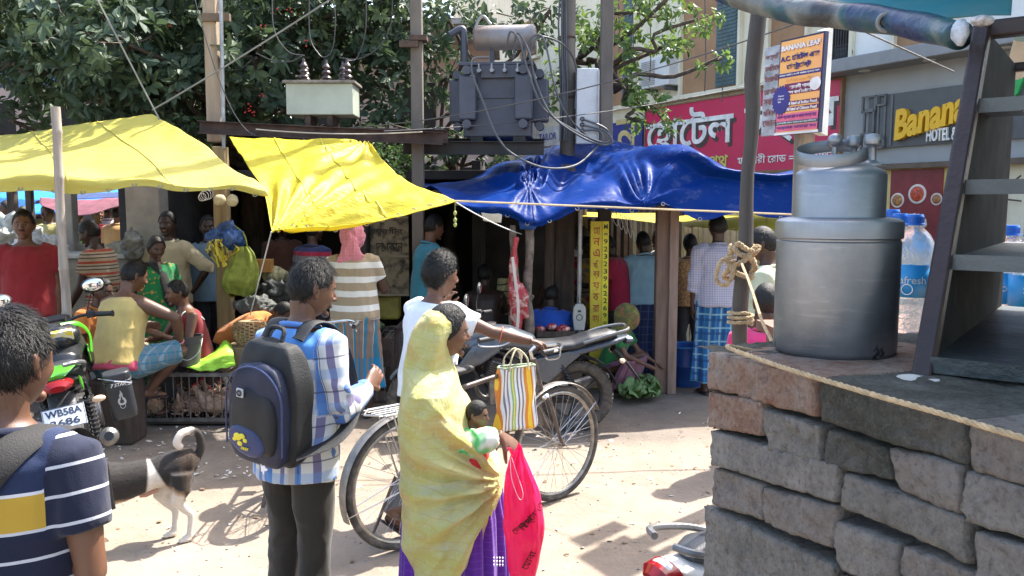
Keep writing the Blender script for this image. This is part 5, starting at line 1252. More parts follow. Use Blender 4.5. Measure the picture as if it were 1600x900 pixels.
q = MB(); q.ell((.012, .03, z2+h2+.052), .0125, 16, 12); q.tube([(.012, .03, z2+h2+.01), (.012, .03, z2+h2+.045)], .005, 10); q.build('knob', AL2, can)
pts = [P(1158, 410, 2.42), P(1172, 445, 2.2), P(1190, 500, 1.9), P(1207, 548, 1.52)]
e = lambda s, o=.0: WO+WD*s+WN*(.004+o)+V(0, 0, ztop+.008)
pts += [WO+WD*.05-WN*.02+V(0, 0, ztop+.01), WO+WD*.16-WN*.005+V(0, 0, ztop+.008), e(.26), e(.40, .003), e(.52), e(.62, .002), e(.72)]
rope(pts, .0038, 'rope', 'long jute rope running from the knot along the edge of the brick wall', n=8)
CG = mat('worn_grey_enamel', (.012, .013, .014), .8, 0, Specular_IOR_Level=.1, vary=.2, vs=7, c2=(.022, .024, .025), bump=.08); CBN = mat('brown_frame_paint', (.022, .009, .007), .42, vary=.25, vs=12, bump=.15, bs=60)
SHF = mat('shelf_steel', (.10, .11, .113), .5, .2, vary=.15, vs=6)
Bd = Vector((.602, .799, 0)); Wd_ = Vector((.799, -.602, 0)); O0 = Vector((.615, 1.2, 0)); fz0 = P(1445, 575, 1.2).z; fz1 = P(1508, 52, 1.52).z
cab = empty('display_cabinet', O0+V(0, 0, fz0), 0, 'open slant fronted grey steel display cabinet with brown edge and bare shelves', 'cabinet')
def cpt(s, q_, z): return O0+Bd*s+Wd_*q_+V(0, 0, z)
def slant(z): return .40*(z-fz0)/(fz1-fz0)
BK = .83; CW = .75
def shell(pts, th, d): # thicken a polygon
 q = MB(); n = len(pts); vs = pts+[p+d*th for p in pts]
 q.add(vs, [tuple(range(n)), tuple(reversed(range(n, 2*n)))]+[((i+1) % n, i, n+i, n+(i+1) % n) for i in range(n)]); return q
for k, nm in ((0, 'side_panel'), (CW, 'side_panel')):
 q = shell([cpt(.0, k, fz0-.02), cpt(slant(fz1), k, fz1), cpt(BK, k, fz1), cpt(BK, k, fz0-.02)], .006, Wd_); under(cab, q.build(nm, CG, smooth=False, fix=True))
 q = MB(); q.beam(cpt(-.012, k-.003, fz0-.03), cpt(slant(fz1)-.012, k-.003, fz1+.01), .028, .030, up=Bd); under(cab, q.build('front_edge', CBN, smooth=False, bevel=.004))
def shelf(z, front, back, m, th=.012, nm='shelf'):
 q = shell([cpt(front, .006, z), cpt(front, CW, z), cpt(back, CW, z), cpt(back, .006, z)], th, Vector((0, 0, -1))); o = under(cab, q.build(nm, m, smooth=False, fix=True))
 q = MB(); q.beam(cpt(front, .006, z-.006), cpt(front, CW, z-.006), .006, .024); under(cab, q.build('shelf_lip', m, smooth=False)); return o
for (px, py) in ((1481, 399), (1491, 288), (1500, 164)):
 s = .199 if py > 350 else (.273 if py > 250 else .342); D_ = 1.2+.799*s; z = P(px, py, D_).z
 shelf(z, slant(z), BK if py > 350 else slant(z)+.16, SHF)
shelf(fz0+.012, .0, BK, mat('tray_steel', (.06, .07, .073), .4, .35, vary=.25, vs=5), .012, 'tray')
q = shell([cpt(.06, .02, fz0-.025), cpt(.06, CW, fz0-.025), cpt(BK, CW, fz0-.025), cpt(BK, .02, fz0-.025)], .02, Vector((0, 0, -1))); under(cab, q.build('base_rail', SHF, smooth=False, fix=True))
q = MB(); q.beam(cpt(slant(fz1), -.01, fz1+.005), cpt(slant(fz1), CW, fz1+.005), .035, .03); under(cab, q.build('top_rail', CBN, smooth=False, bevel=.004))
q = MB(); q.beam(cpt(BK, .0, fz1-.005), cpt(BK, CW, fz1-.005), .02, .02); under(cab, q.build('rear_rail', CBN, smooth=False, bevel=.004))
q = MB(); q.ell(P(1501, 50, 1.49), (.014, .018, .024), 16, 12); b_ = remeshed(q, .006, 0); a_ = vget(b_); a_ += nget(b_)*(fnoise(a_, 130, 3)*.003)[:, None]; vset(b_, a_)
tag(obj('wrapped_rag', b_, mat('pale_plastic_wrap', (.45, .49, .55), .4, vary=.3, vs=60)), 'pale plastic wrapped round the top corner of the steel cabinet', 'rag')
q = MB(); q.ell(P(1535, 32, 1.45), (.018, .020, .010), 16, 12); b_ = remeshed(q, .004, 0); a_ = vget(b_); a_ += nget(b_)*(fnoise(a_, 130, 5)*.003)[:, None]; vset(b_, a_)
tag(obj('wrapped_rag', b_, mat('patched_plastic', (.40, .38, .38), .4, vary=.6, vs=80)), 'patchy plastic strip tied on the dark top rail of the steel cabinet', 'rag')
def rollcol(t):
 v = t.coord(); n = t.noise(v, 3.2, 3, .5, (1, 1, 1)); return t.ramp(n, [(.34, (.012, .012, .014)), (.44, (.03, .032, .035)), (.50, (.15, .16, .155)), (.53, (.02, .07, .08)), (.60, (.008, .022, .09)), (.70, (.03, .035, .035))])
t = NT('printed_vinyl'); v_ = t.coord(); t.bump(t.noise(v_, 9, 4, .6, (.6, 2, 2)), .3, .03); RV = t.done(rollcol(t), .42)
q = MB(); pts = [P(x, y, D) for x, y, D in ((1130, -16, 2.35), (1220, 12, 2.15), (1290, 22, 2.0), (1370, 30, 1.85), (1440, 42, 1.7), (1500, 56, 1.55))]
pts = spline(pts, 10); q.tube(pts, [.035-.009*i/(len(pts)-1)+.0015*math.sin(i*.5) for i in range(len(pts))], 24)
rollo = tag(q.build('rolled_banner', RV, angle=180), 'rolled printed vinyl banner on the pole across the upper right', 'banner')
q = MB(); M_ = frame(P(1385, 36, 1.785), (1, -.5, -.1), (-.3, -.95, -.1)).to_3x3(); q.torus(P(1385, 35, 1.79), .017, .005, M_, 24, 8, 1.0); q.build('eyelet', mat('grey_eyelet', (.2, .2, .2), .4), rollo)
q = MB(); q.ell(P(1385, 35, 1.795), (.015, .010, .016), 16, 10); q.build('eyelet_hole', mat('black_hole', (.008, .007, .007), .3), rollo)
def tealc(t):
 v = t.coord(); x = t.sep(v)[0]
 c = t.ramp(x, [(.0, (.46, .50, .46)), (.40, (.50, .53, .50)), (.78, (.48, .52, .50)), (.80, (.10, .36, .42)), (1.0, (.09, .34, .42))])
 return t.mix(t.math('MULTIPLY', t.ramp(t.noise(v, 6, 4), [(.45, (0, 0, 0)), (.7, (1, 1, 1))]), .4), c, (.30, .42, .40))
TE = thin('teal_vinyl', tealc, .4, .45, (8, .3, .03))
sheet('vinyl_banner', [[V(.55, -.6, 2.45), V(1.1, -.6, 2.5), V(1.8, -.6, 2.5), V(2.6, -.6, 2.45)], [V(.68, .6, 2.5), V(1.1, .6, 2.55), V(1.8, .6, 2.55), V(2.6, .6, 2.5)], [V(.78, 1.5, 2.55), V(1.1, 1.5, 2.6), V(1.6, 1.5, 2.6), V(2.4, 1.5, 2.55)], [(1245, -60, 2.5), (1330, -60, 2.4), (1430, -60, 2.3), (1585, -60, 2.2)], [(1235, -20, 2.3), (1330, -22, 2.15), (1430, -20, 2.0), (1583, -18, 1.85)], [(1250, 4, 2.1), (1340, 16, 1.95), (1430, 28, 1.78), (1580, 22, 1.68)]], TE, 60, 30,  # overhead rows are unseen, added to shade the can, wall and cabinet
 'pale and teal vinyl sheet rising above the rolled banner', 'banner', lambda u, v, p: Vector((0, 0, .008*noise.noise(p*8))))
q = MB()
bn = bpy.data.objects['vinyl_banner']
q.tube(spline([P(1533, 2, 1.8), P(1537, 8, 1.79), P(1545, 9, 1.79), P(1547, 2, 1.8)], 6), .0015, 5); q.tube(spline([P(1552, -2, 1.79), P(1556, 5, 1.78), P(1561, 7, 1.78), P(1565, -1, 1.79)], 6), .0015, 5)
q.build('drawn_mark', mat('white_print', (.8, .8, .78), .5), bn)
q = MB(); q.tube(spline([P(1600, 60, 1.9), P(1592, 90, 1.95), P(1585, 120, 2.0)], 8), [(.02, .01)]*17, 10); tag(q.build('cloth_strip', mat('off_white_cloth', (.55, .54, .46), .9)), 'off white cloth strip hanging at the right edge behind the cabinet', 'rag')
def petmat():
 t = NT('clear_plastic'); v = t.coord(); t.bump(t.noise(v, 60, 3, .6, (1, 1, .8)), .5, .01)
 return t.done((.92, .95, .97), .04, 0, Transmission_Weight=.93, IOR=1.33)
PET = petmat(); CAPB = mat('cap_blue', (.02, .16, .62), .35, bump=0); LBL = mat('label_blue', (.02, .28, .62), .35, vary=.15, vs=10, bump=0)
def bottle(px, D, z0, lab, s=1.0, rot=0, txt='Seafresh'):
 x = P(px, 320, D).x; r_ = empty('water_bottle', (x, D, z0), R(rot), lab, 'bottle', 'plastic water bottles behind the can and cabinet')
 R1 = .048*s; H_ = .34*s; prof = [(R1*.8, 0), (R1, .012*s)]
 z = .02*s
 while z < H_*.40: prof += [(R1, z), (R1*.955, z+.008*s), (R1, z+.016*s)]; z += .024*s
 prof += [(R1, H_*.42), (R1*.97, H_*.425), (R1*.97, H_*.66), (R1, H_*.67), (R1*1.0, H_*.75), (R1*.93, H_*.80), (R1*.72, H_*.86), (R1*.42, H_*.905), (R1*.36, H_*.915), (R1*.36, H_*.93)]
 q = MB(); q.lathe(prof, (0, 0, 0), 40); q.build('shell', PET, r_, fix=True)
 q = MB(); q.lathe([(R1*.985, H_*.43), (R1*.987, H_*.655)], (0, 0, 0), 40, cap=False); q.build('label', LBL, r_, solid=.0006)
 q = MB(); prof = [(R1*.46, H_*.925), (R1*.46, H_*.935), (R1*.41, H_*.94), (R1*.41, H_*.985), (R1*.36, H_), (0, H_)]; q.lathe(prof, (0, 0, 0), 40)
 for i in range(30):
  th = i/30*6.283; q.box((R1*.415*math.cos(th), R1*.415*math.sin(th), H_*.962), (.0012, .0012, H_*.04), (0, 0, th))
 q.build('cap', CAPB, r_, smooth=False)
 o = text_obj('lettering', txt, mat('label_white', (.85, .87, .88), .4, bump=0) if 'label_white' not in bpy.data.materials else bpy.data.materials['label_white'], r_, Matrix.Identity(4), 1, .0002, .01, R1*1.7)
 a = vget(o.data); th = a[:, 0]/R1; a2 = np.stack([R1*1.0*np.sin(th), -R1*1.0*np.cos(th), a[:, 1]+H_*.55], 1); vset(o.data, a2)
 q = MB(); q.torus((0, -R1*1.002, H_*.485), .012*s, .0012, Matrix.Rotation(R(90), 3, 'X') @ Matrix.Scale(1, 3), 20, 5); q.build('logo_swirl', bpy.data.materials['label_white'], r_)
 return r_
bz = P(0, 556, 1.95).z
bottle(1431, 1.95, bz, 'large clear water bottle with blue cap nearest the brown cabinet edge', 1.0, -38)
bottle(1408, 2.12, bz, 'clear water bottle half hidden behind the aluminium can', 1.0, 20)
bottle(1395, 2.3, bz+.01, 'water bottle almost wholly hidden by the can, only its blue cap showing', 1.0, 0)
bottle(1582, 2.05, bz-.028, 'clear water bottle seen between the cabinet shelves at the right edge', 1.0, -14, 'Sofresh')
bottle(1618, 1.98, bz-.028, 'water bottle cut by the right edge of the picture', 1.0, 0)
bottle(1560, 2.25, bz-.03, 'rear water bottle beside the cabinet back edge', 1.0, 10)
q = MB(); q.box((1.15, 2.2, bz-.015), (.75, .75, .03)); tb_ = tag(q.build('bottle_table', mat('reddish_plank', (.20, .10, .07), .8, vary=.3), smooth=False), 'low reddish plank table carrying the water bottles behind the wall', 'table')
for (x, y) in ((.82, 1.87), (1.48, 1.87), (.82, 2.53), (1.48, 2.53)): q = MB(); q.box((x, y, (bz-.03)/2), (.04, .04, bz-.03)); q.build('leg', bpy.data.materials['reddish_plank'], tb_, smooth=False)
def board(c4, D4, m, name, lab, cat, th=.03):
 p = [P(x, y, D) for (x, y), D in zip(c4, D4)]; n = (p[1]-p[0]).cross(p[3]-p[0]).normalized()
 if n.dot(CAM-p[0]) < 0: n = -n
 q = MB(); vs = p+[a-n*th for a in p]; q.add(vs, [(0, 1, 2, 3), (7, 6, 5, 4), (1, 0, 4, 5), (2, 1, 5, 6), (3, 2, 6, 7), (0, 3, 7, 4)])
 return tag(q.build(name, m, smooth=False, fix=True), lab, cat), p, n
PCOL = mat('frame_navy', (.02, .02, .07), .5)
brd, c4, n = board([(1220, 64), (1290, 48), (1279, 206), (1210, 212)], [5.3, 5.0, 5.0, 5.3], PCOL, 'menu_board', 'orange and purple printed menu board in Bengali and English on the timber post', 'sign')
def bp(u, v, o=.002): # u right, v down, 0..1
 return (c4[0].lerp(c4[1], u)).lerp(c4[3].lerp(c4[2], u), v)+n*o
def bquad(u0, v0, u1, v1, m, name, o=.003, pts=None):
 q = MB(); q.grid(lambda a, b: bp(u0+(u1-u0)*a, v1+(v0-v1)*b, o), 6, 6); return q.build(name, m, brd, smooth=False)
tO = NT('poster_orange'); v_ = tO.coord(); gx = tO.sep(v_)[0]
gm = tO.math('MULTIPLY_ADD', gx, 4.0, -7.2); PO = tO.done(tO.ramp(gm, [(0, (.85, .42, .12)), (1, (.80, .22, .22))]), .45)
bquad(.03, .02, .97, .975, PO, 'print', .003)
PN = mat('print_navy', (.03, .02, .18), .45, bump=0); PM = mat('print_maroon', (.17, .012, .07), .45, bump=0); PK = mat('print_pink', (.72, .13, .24), .45, bump=0); PT = mat('print_teal', (.03, .09, .13), .45, bump=0); PW = mat('print_white', (.75, .72, .72), .45, bump=0); PP = mat('print_purple', (.16, .05, .26), .45, bump=0)
bquad(.03, .355, .97, .40, PN, 'band', .005); bquad(.18, .47, .97, .585, PM, 'band', .005); bquad(.24, .655, .97, .70, PM, 'band', .005); bquad(.24, .715, .97, .76, PM, 'band', .005)
bquad(.03, .78, .97, .86, PK, 'band', .005); bquad(.03, .86, .97, .895, PT, 'band', .005); bquad(.03, .90, .97, .965, PK, 'band', .005); bquad(.0, .975, 1, 1, PW, 'band', .005)
def btext(body, u0, u1, vc, h, m, bold=.02):
 a = bp(u0, vc, .008); b = bp(u1, vc, .008); H_ = (c4[3]-c4[0]).length
 text_obj('lettering', body, m, brd, frame((a+b)/2, b-a, n), 1, .001, bold, (b-a).length, h*H_)
btext('BANANA LEAF', .06, .93, .095, .055, PW, .05); btext('BANANA LEAF', .065, .935, .099, .055, PM, .01)
btext('A.C. েহােটল এবং', .05, .93, .20, .075, PN, .04); btext('েরস্টুেরন্ট', .2, .75, .295, .075, PN, .04)
btext('মেনারম পরিেবশ, বাঙালী খাবােরর ব্যবস্থা আেছ', .05, .95, .378, .026, PW); btext('& Chinese Food', .2, .9, .435, .03, mat('print_amber', (.75, .35, .12), .5))
btext('বাঙালী খানা', .30, .76, .505, .045, PW, .03); btext('েভজ থালি ৫০টাকা', .25, .8, .56, .04, PW, .03)
btext('All kind of Indian Food.', .26, .95, .678, .034, PW, .03); btext('All kind of Chinese Food', .26, .94, .738, .034, PW, .03)
btext('সকল প্রকার মাছ ও মাংস পাওয়া যায়', .06, .94, .82, .045, PP, .02); btext('সুনিশ্চিত েরাড বহরমপুর মুর্শিদাবাদ', .05, .95, .878, .022, PW); btext('অর্ডার নেওয়া হয়', .05, .95, .93, .04, PP, .02)
q = MB(); cS = bp(.12, .635, .006); M_ = frame(cS, c4[1]-c4[0], n).to_3x3(); pl = []
for i in range(40):
 th = 6.283*i/40; r_ = .075 if i % 2 else .066; pl.append((r_*math.cos(th), r_*1.25*math.sin(th)))
q.prism(pl, .003, M_, cS); q.build('starburst', PN, brd, smooth=False)
for i, s_ in enumerate(('Open:', '11.00 a.m', 'to', '11.00 p.m.')): btext(s_, .05, .19 if i != 2 else .12, .59+.03*i, .018, PW, .03)
q = MB(); cS = bp(.87, .505, .007); q.lathe([(.042, 0), (.04, .002), (.0, .003)], cS, 20, M_); q.build('chef_badge', PW, brd)
bb, c5, n5 = board([(1196, 75), (1222, 69), (1214, 210), (1189, 213)], [5.5, 5.4, 5.4, 5.5], mat('faded_print', (.36, .38, .42), .6, vary=.35, vs=14), 'notice_board', 'faded blue grey notice board half behind the orange menu board', 'sign')
for i, (m_, c_) in enumerate(((.12, (.25, .1, .1)), (.24, (.05, .06, .15)), (.36, (.04, .05, .14)), (.50, (.04, .06, .16)), (.62, (.2, .08, .08)), (.74, (.05, .06, .15)), (.86, (.2, .08, .08)))):
 q = MB(); a = c5[0].lerp(c5[3], m_)+n5*.004; b = c5[1].lerp(c5[2], m_)+n5*.004
 text_obj('lettering', ['ভর্তি', 'চলিেতেছ', 'ইংরাজী', 'েমাবাইল', 'সকাল', 'বিকাল', 'েফান'][i], mat('faded_ink', c_, .6) if i == 0 else bpy.data.materials['faded_ink'], bb, frame((a+b)/2, b-a, n5), 1, .001, .02, (b-a).length*.85, .045)
sb, c6, n6 = board([(1289, 47), (1302, 43), (1293, 212), (1281, 207)], [5.05, 5.15, 5.15, 5.05], mat('white_board_edge', (.60, .60, .55), .5, vary=.2, vs=5), 'white_board', 'white painted board edge standing out behind the orange menu board', 'sign', .05)
q = MB(); q.box((P(1267, 0, 5.25).x, 5.28, 1.35), (.10, .10, 2.7)); tag(q.build('timber_post', mat('grey_square_timber', (.25, .21, .16), .85, vary=.25, vs=6, bump=.5, stretch=(3, 3, .3)), smooth=False, bevel=.008), 'square grey timber post holding the menu boards', 'post', 'stall posts')
TYRE = mat('tyre_rubber', (.035, .033, .03), .85, vary=.3, vs=20, bump=.5, bs=120, c2=(.11, .095, .08)); RIM = mat('worn_rim', (.30, .28, .25), .35, .8, vary=.3, vs=20); SPK = mat('spoke_steel', (.42, .42, .42), .3, .9, bump=0)
FRB = mat('old_frame_paint', (.045, .035, .032), .45, .2, vary=.5, vs=14, bump=.15, c2=(.13, .095, .075)); CHR = mat('chrome', (.62, .62, .63), .18, .95, vary=.1, bump=0); BLKR = mat('black_rubber', (.014, .014, .015), .6, vary=.2)
MUDG = mat('dull_mudguard', (.20, .185, .17), .45, .5, vary=.3, vs=15)
YM = Matrix.Rotation(R(90), 3, 'X')
def bwheel(c, r, parent, seed=0, name='wheel'):
 w = empty(name, c); w.parent = parent; q = MB(); q.torus((0, 0, 0), r-.019, .019, YM, 64, 10); q.build('tyre', TYRE, w)
 q = MB(); q.torus((0, 0, 0), r-.042, .013, YM, 64, 8, 1.0); q.build('rim', RIM, w)
 q = MB()
 for k in range(36):
  th = 6.283*k/36; s_ = 1 if k % 2 else -1; off = (.32 if k % 4 < 2 else -.32)
  q.tube([(.022*math.cos(th+off*3), s_*.03, .022*math.sin(th+off*3)), ((r-.045)*math.cos(th), 0, (r-.045)*math.sin(th))], .0013, 4)
 q.build('spokes', SPK, w)
 q = MB(); q.tube([(0, -.055, 0), (0, -.035, 0), (0, .035, 0), (0, .055, 0)], [.010, .010, .010, .010], 10); q.tube([(0, -.034, 0), (0, -.026, 0), (0, .026, 0), (0, .034, 0)], [.026, .017, .017, .026], 16); q.build('hub', RIM, w)
 return w
def bicycle(loc, head, lab, lean=0, steer=0, lamp=False):
 r_ = empty('bicycle', loc, 0, lab, 'bicycle', rot=(R(lean), 0, R(head))); r_.rotation_mode = 'XYZ'; WR = .355
 bwheel((0, 0, WR), WR, r_);
 q = MB(); BB = V(.46, 0, .29); ST = V(.33, 0, .80); HT = V(.90, 0, .87); HB = V(.955, 0, .70)
 q.tube([ST, HT], .0145, 12); q.tube([HB+V(-.01, 0, .03), BB], .016, 12); q.tube([BB, ST+V(-.01, 0, .04)], .0145, 12); q.tube([HT+V(-.008, 0, .03), HB+V(.01, 0, -.03)], .019, 14)
 for s_ in (-1, 1): q.tube([BB+V(0, .02*s_, 0), (0, .062*s_, WR)], .009, 8); q.tube([ST+V(0, .015*s_, -.02), (0, .062*s_, WR)], .008, 8)
 q.tube([BB+V(0, -.04, 0), BB+V(0, .04, 0)], .024, 16); q.build('frame', FRB, r_)
 fk = empty('fork_group', HB); fk.parent = r_; fk.name = 'fork'
 bwheel((1.09, 0, WR), WR, r_)
 q = MB()
 for s_ in (-1, 1): q.tube(spline([HB+V(.01, .01*s_, -.03)-HB, HB+V(.02, .05*s_, -.05)-HB, V(1.03, .055*s_, .50)-HB, V(1.06, .058*s_, .41)-HB, V(1.09, .06*s_, WR)-HB], 5), .0105, 8)
 q.build('blades', FRB, fk)
 q = MB(); q.ell((.015, 0, -.03), (.035, .055, .022), 12, 8); q.build('crown', CHR, fk)
 hb = empty('handlebar', V(.875, 0, .95)); hb.parent = r_; hb.rotation_euler = (0, 0, R(steer)); q = MB()
 q.tube([V(.02, 0, -.07), V(-.005, 0, .0), V(.03, 0, .02)], .011, 10); q.tube(spline([(-.16, -.27, .045), (-.04, -.27, .05), (.05, -.18, .055), (.06, 0, .03), (.05, .18, .055), (-.04, .27, .05), (-.16, .27, .045)], 6), .0105, 10); q.build('bar', CHR, hb)
 for s_ in (-1, 1):
  q = MB(); q.tube([(-.05, .27*s_, .05), (-.17, .27*s_, .045)], .016, 12); q.build('grip', BLKR, hb)
  q = MB(); q.tube(spline([(.04, .20*s_, .03), (-.02, .25*s_, .0), (-.13, .28*s_, .005), (-.16, .285*s_, .02)], 5), .005, 6); q.build('brake_lever', CHR, hb)
 for cx_, a0, a1, nm in ((0, 15, 200, 'rear'), (1.09, 25, 140, 'front')):
  q = MB(); pts = []; ax = []
  for i in range(25):
   th = R(a0+(a1-a0)*i/24); pts.append(V(cx_+(WR+.018)*math.cos(th), 0, WR+(WR+.018)*math.sin(th))); ax.append(V(0, 1, 0))
  q.tube(pts, [(.034, .006)]*25, 10, axis=ax); q.build('mudguard', MUDG, r_)
  q = MB()
  for s_ in (-1, 1):
   for th in ((R(35), R(150)) if nm == 'front' else (R(110), R(195))): q.tube([(cx_, .06*s_, WR), (cx_+(WR+.02)*math.cos(th), .03*s_, WR+(WR+.02)*math.sin(th))], .003, 5)
  q.build('mudguard_stay', SPK, r_)
 q = MB(); q.ell((.28, 0, .91), (.13, .085, .03), 18, 10); q.ell((.36, 0, .905), (.10, .035, .025), 14, 8); b_ = remeshed(q, .008, 3); obj('saddle', b_, BLKR, r_)
 q = MB(); q.tube([(.315, 0, .83), (.30, 0, .90)], .012, 10); q.build('seat_post', CHR, r_)
 q = MB()
 for y in (-.075, -.035, 0, .035, .075): q.tube([(.20, y, .755), (-.20, y, .755)], .004, 6)
 q.tube([(.22, -.08, .755), (-.17, -.085, .755), (-.24, 0, .755), (-.17, .085, .755), (.22, .08, .755)], .005, 6)
 for x in (.05, -.08): q.tube([(x, -.08, .755), (x, .08, .755)], .004, 6)
 for s_ in (-1, 1): q.tube([(-.12, .08*s_, .755), (0, .065*s_, WR)], .005, 6)
 q.build('carrier', mat('carrier_steel', (.50, .49, .46), .4, .7) if 'carrier_steel' not in bpy.data.materials else bpy.data.materials['carrier_steel'], r_)
 q = MB(); q.torus(BB+V(0, -.045, 0), .09, .004, YM, 40, 6); q.build('chainring', CHR, r_)
 for s_ in (-1, 1): q = MB(); q.tube([BB+V(0, .06*s_, 0), BB+V(-.03*s_, .065*s_, .165*s_)], .009, 8); q.build('crank', CHR, r_)
 for s_, p in ((-1, BB+V(.03, -.11, -.165)), (1, BB+V(-.03, .11, .165))): q = MB(); q.box(p, (.075, .085, .022)); q.build('pedal', BLKR, r_, smooth=False, bevel=.004)
 q = MB(); q.beam(V(.44, -.055, .36), V(.06, -.058, .42), .03, .09, up=(0, 1, 0)); q.build('chain_guard', FRB, r_, smooth=False, bevel=.006)
 q = MB(); q.beam(V(-.0, .10, .36), V(-.13, .14, .04), .02, .012); q.build('stand', FRB, r_, smooth=False); return r_
bk = bicycle((-.555, 4.16, 0), 40.5, 'old dark framed roadster bicycle with chrome handlebar being wheeled along', steer=2)
bicycle((P(452, 0, 5.0).x, 4.75, 0), 93, 'parked bicycle seen end on behind the man with the backpack', lean=2, steer=-4)
def bagstripe(t):
 v = t.coord(); x = t.sep(v)[0]; fr = t.math('FRACT', t.math('MULTIPLY_ADD', x, 5.0, 10.13))
 return t.ramp(fr, [(0, (.72, .72, .68)), (.07, (.16, .14, .17)), (.12, (.70, .70, .66)), (.19, (.20, .17, .2)), (.24, (.68, .68, .62)), (.30, (.62, .22, .02)), (.40, (.80, .50, .02)), (.52, (.62, .20, .02)), (.57, (.70, .70, .66)), (.64, (.18, .16, .18)), (.69, (.7, .7, .66)), (.75, (.22, .20, .22)), (.8, (.68, .68, .62)), (.87, (.2, .38, .18)), (.92, (.75, .6, .1)), (.96, (.2, .38, .18))], 'CONSTANT')
bc = P(806, 572, 4.62); bag = empty('striped_bag', bc, R(28), 'striped orange, white and grey woven shopping bag on the bicycle handlebar', 'bag')
q = MB()
def bgf(u, v):
 th = 2*math.pi*u; s_ = abs(math.cos(th))**.35*(1 if math.cos(th) > 0 else -1); c_ = abs(math.sin(th))**.6*(1 if math.sin(th) > 0 else -1)
 w = .115*(1+.08*v); d = .045*(.7+.6*v); z = -.36*v; k = 1 if v < .97 else .85
 return V(s_*w*k+.006*math.sin(8*v+th), c_*d*k+.010*math.sin(9*v+4*th), z)
q.grid(bgf, 64, 30, True); n_ = len(q.v); q.add([q.v[i] for i in range(n_-64, n_)], [tuple(range(64))])
t = NT('woven_stripe'); t.bump(t.noise(t.coord(), 60, 3), .25, .01); q.build('bag_body', t.done(bagstripe(t), .55), bag, angle=180, solid=.003)
GRM = mat('green_trim', (.30, .36, .24), .7)
q = MB(); q.tube([bgf(i/40, 0)+V(0, 0, 0) for i in range(40)], .006, 6, closed=True); q.build('trim', GRM, bag)
for y in (-.04, .04): q = MB(); q.tube(spline([(-.06, y, -.02), (-.05, y, .05), (.0, y*.4, .10), (.05, y, .05), (.06, y, -.02)], 6), .005, 6); q.build('strap', mat('strap_cream', (.5, .45, .3), .8) if 'strap_cream' not in bpy.data.materials else bpy.data.materials['strap_cream'], bag)
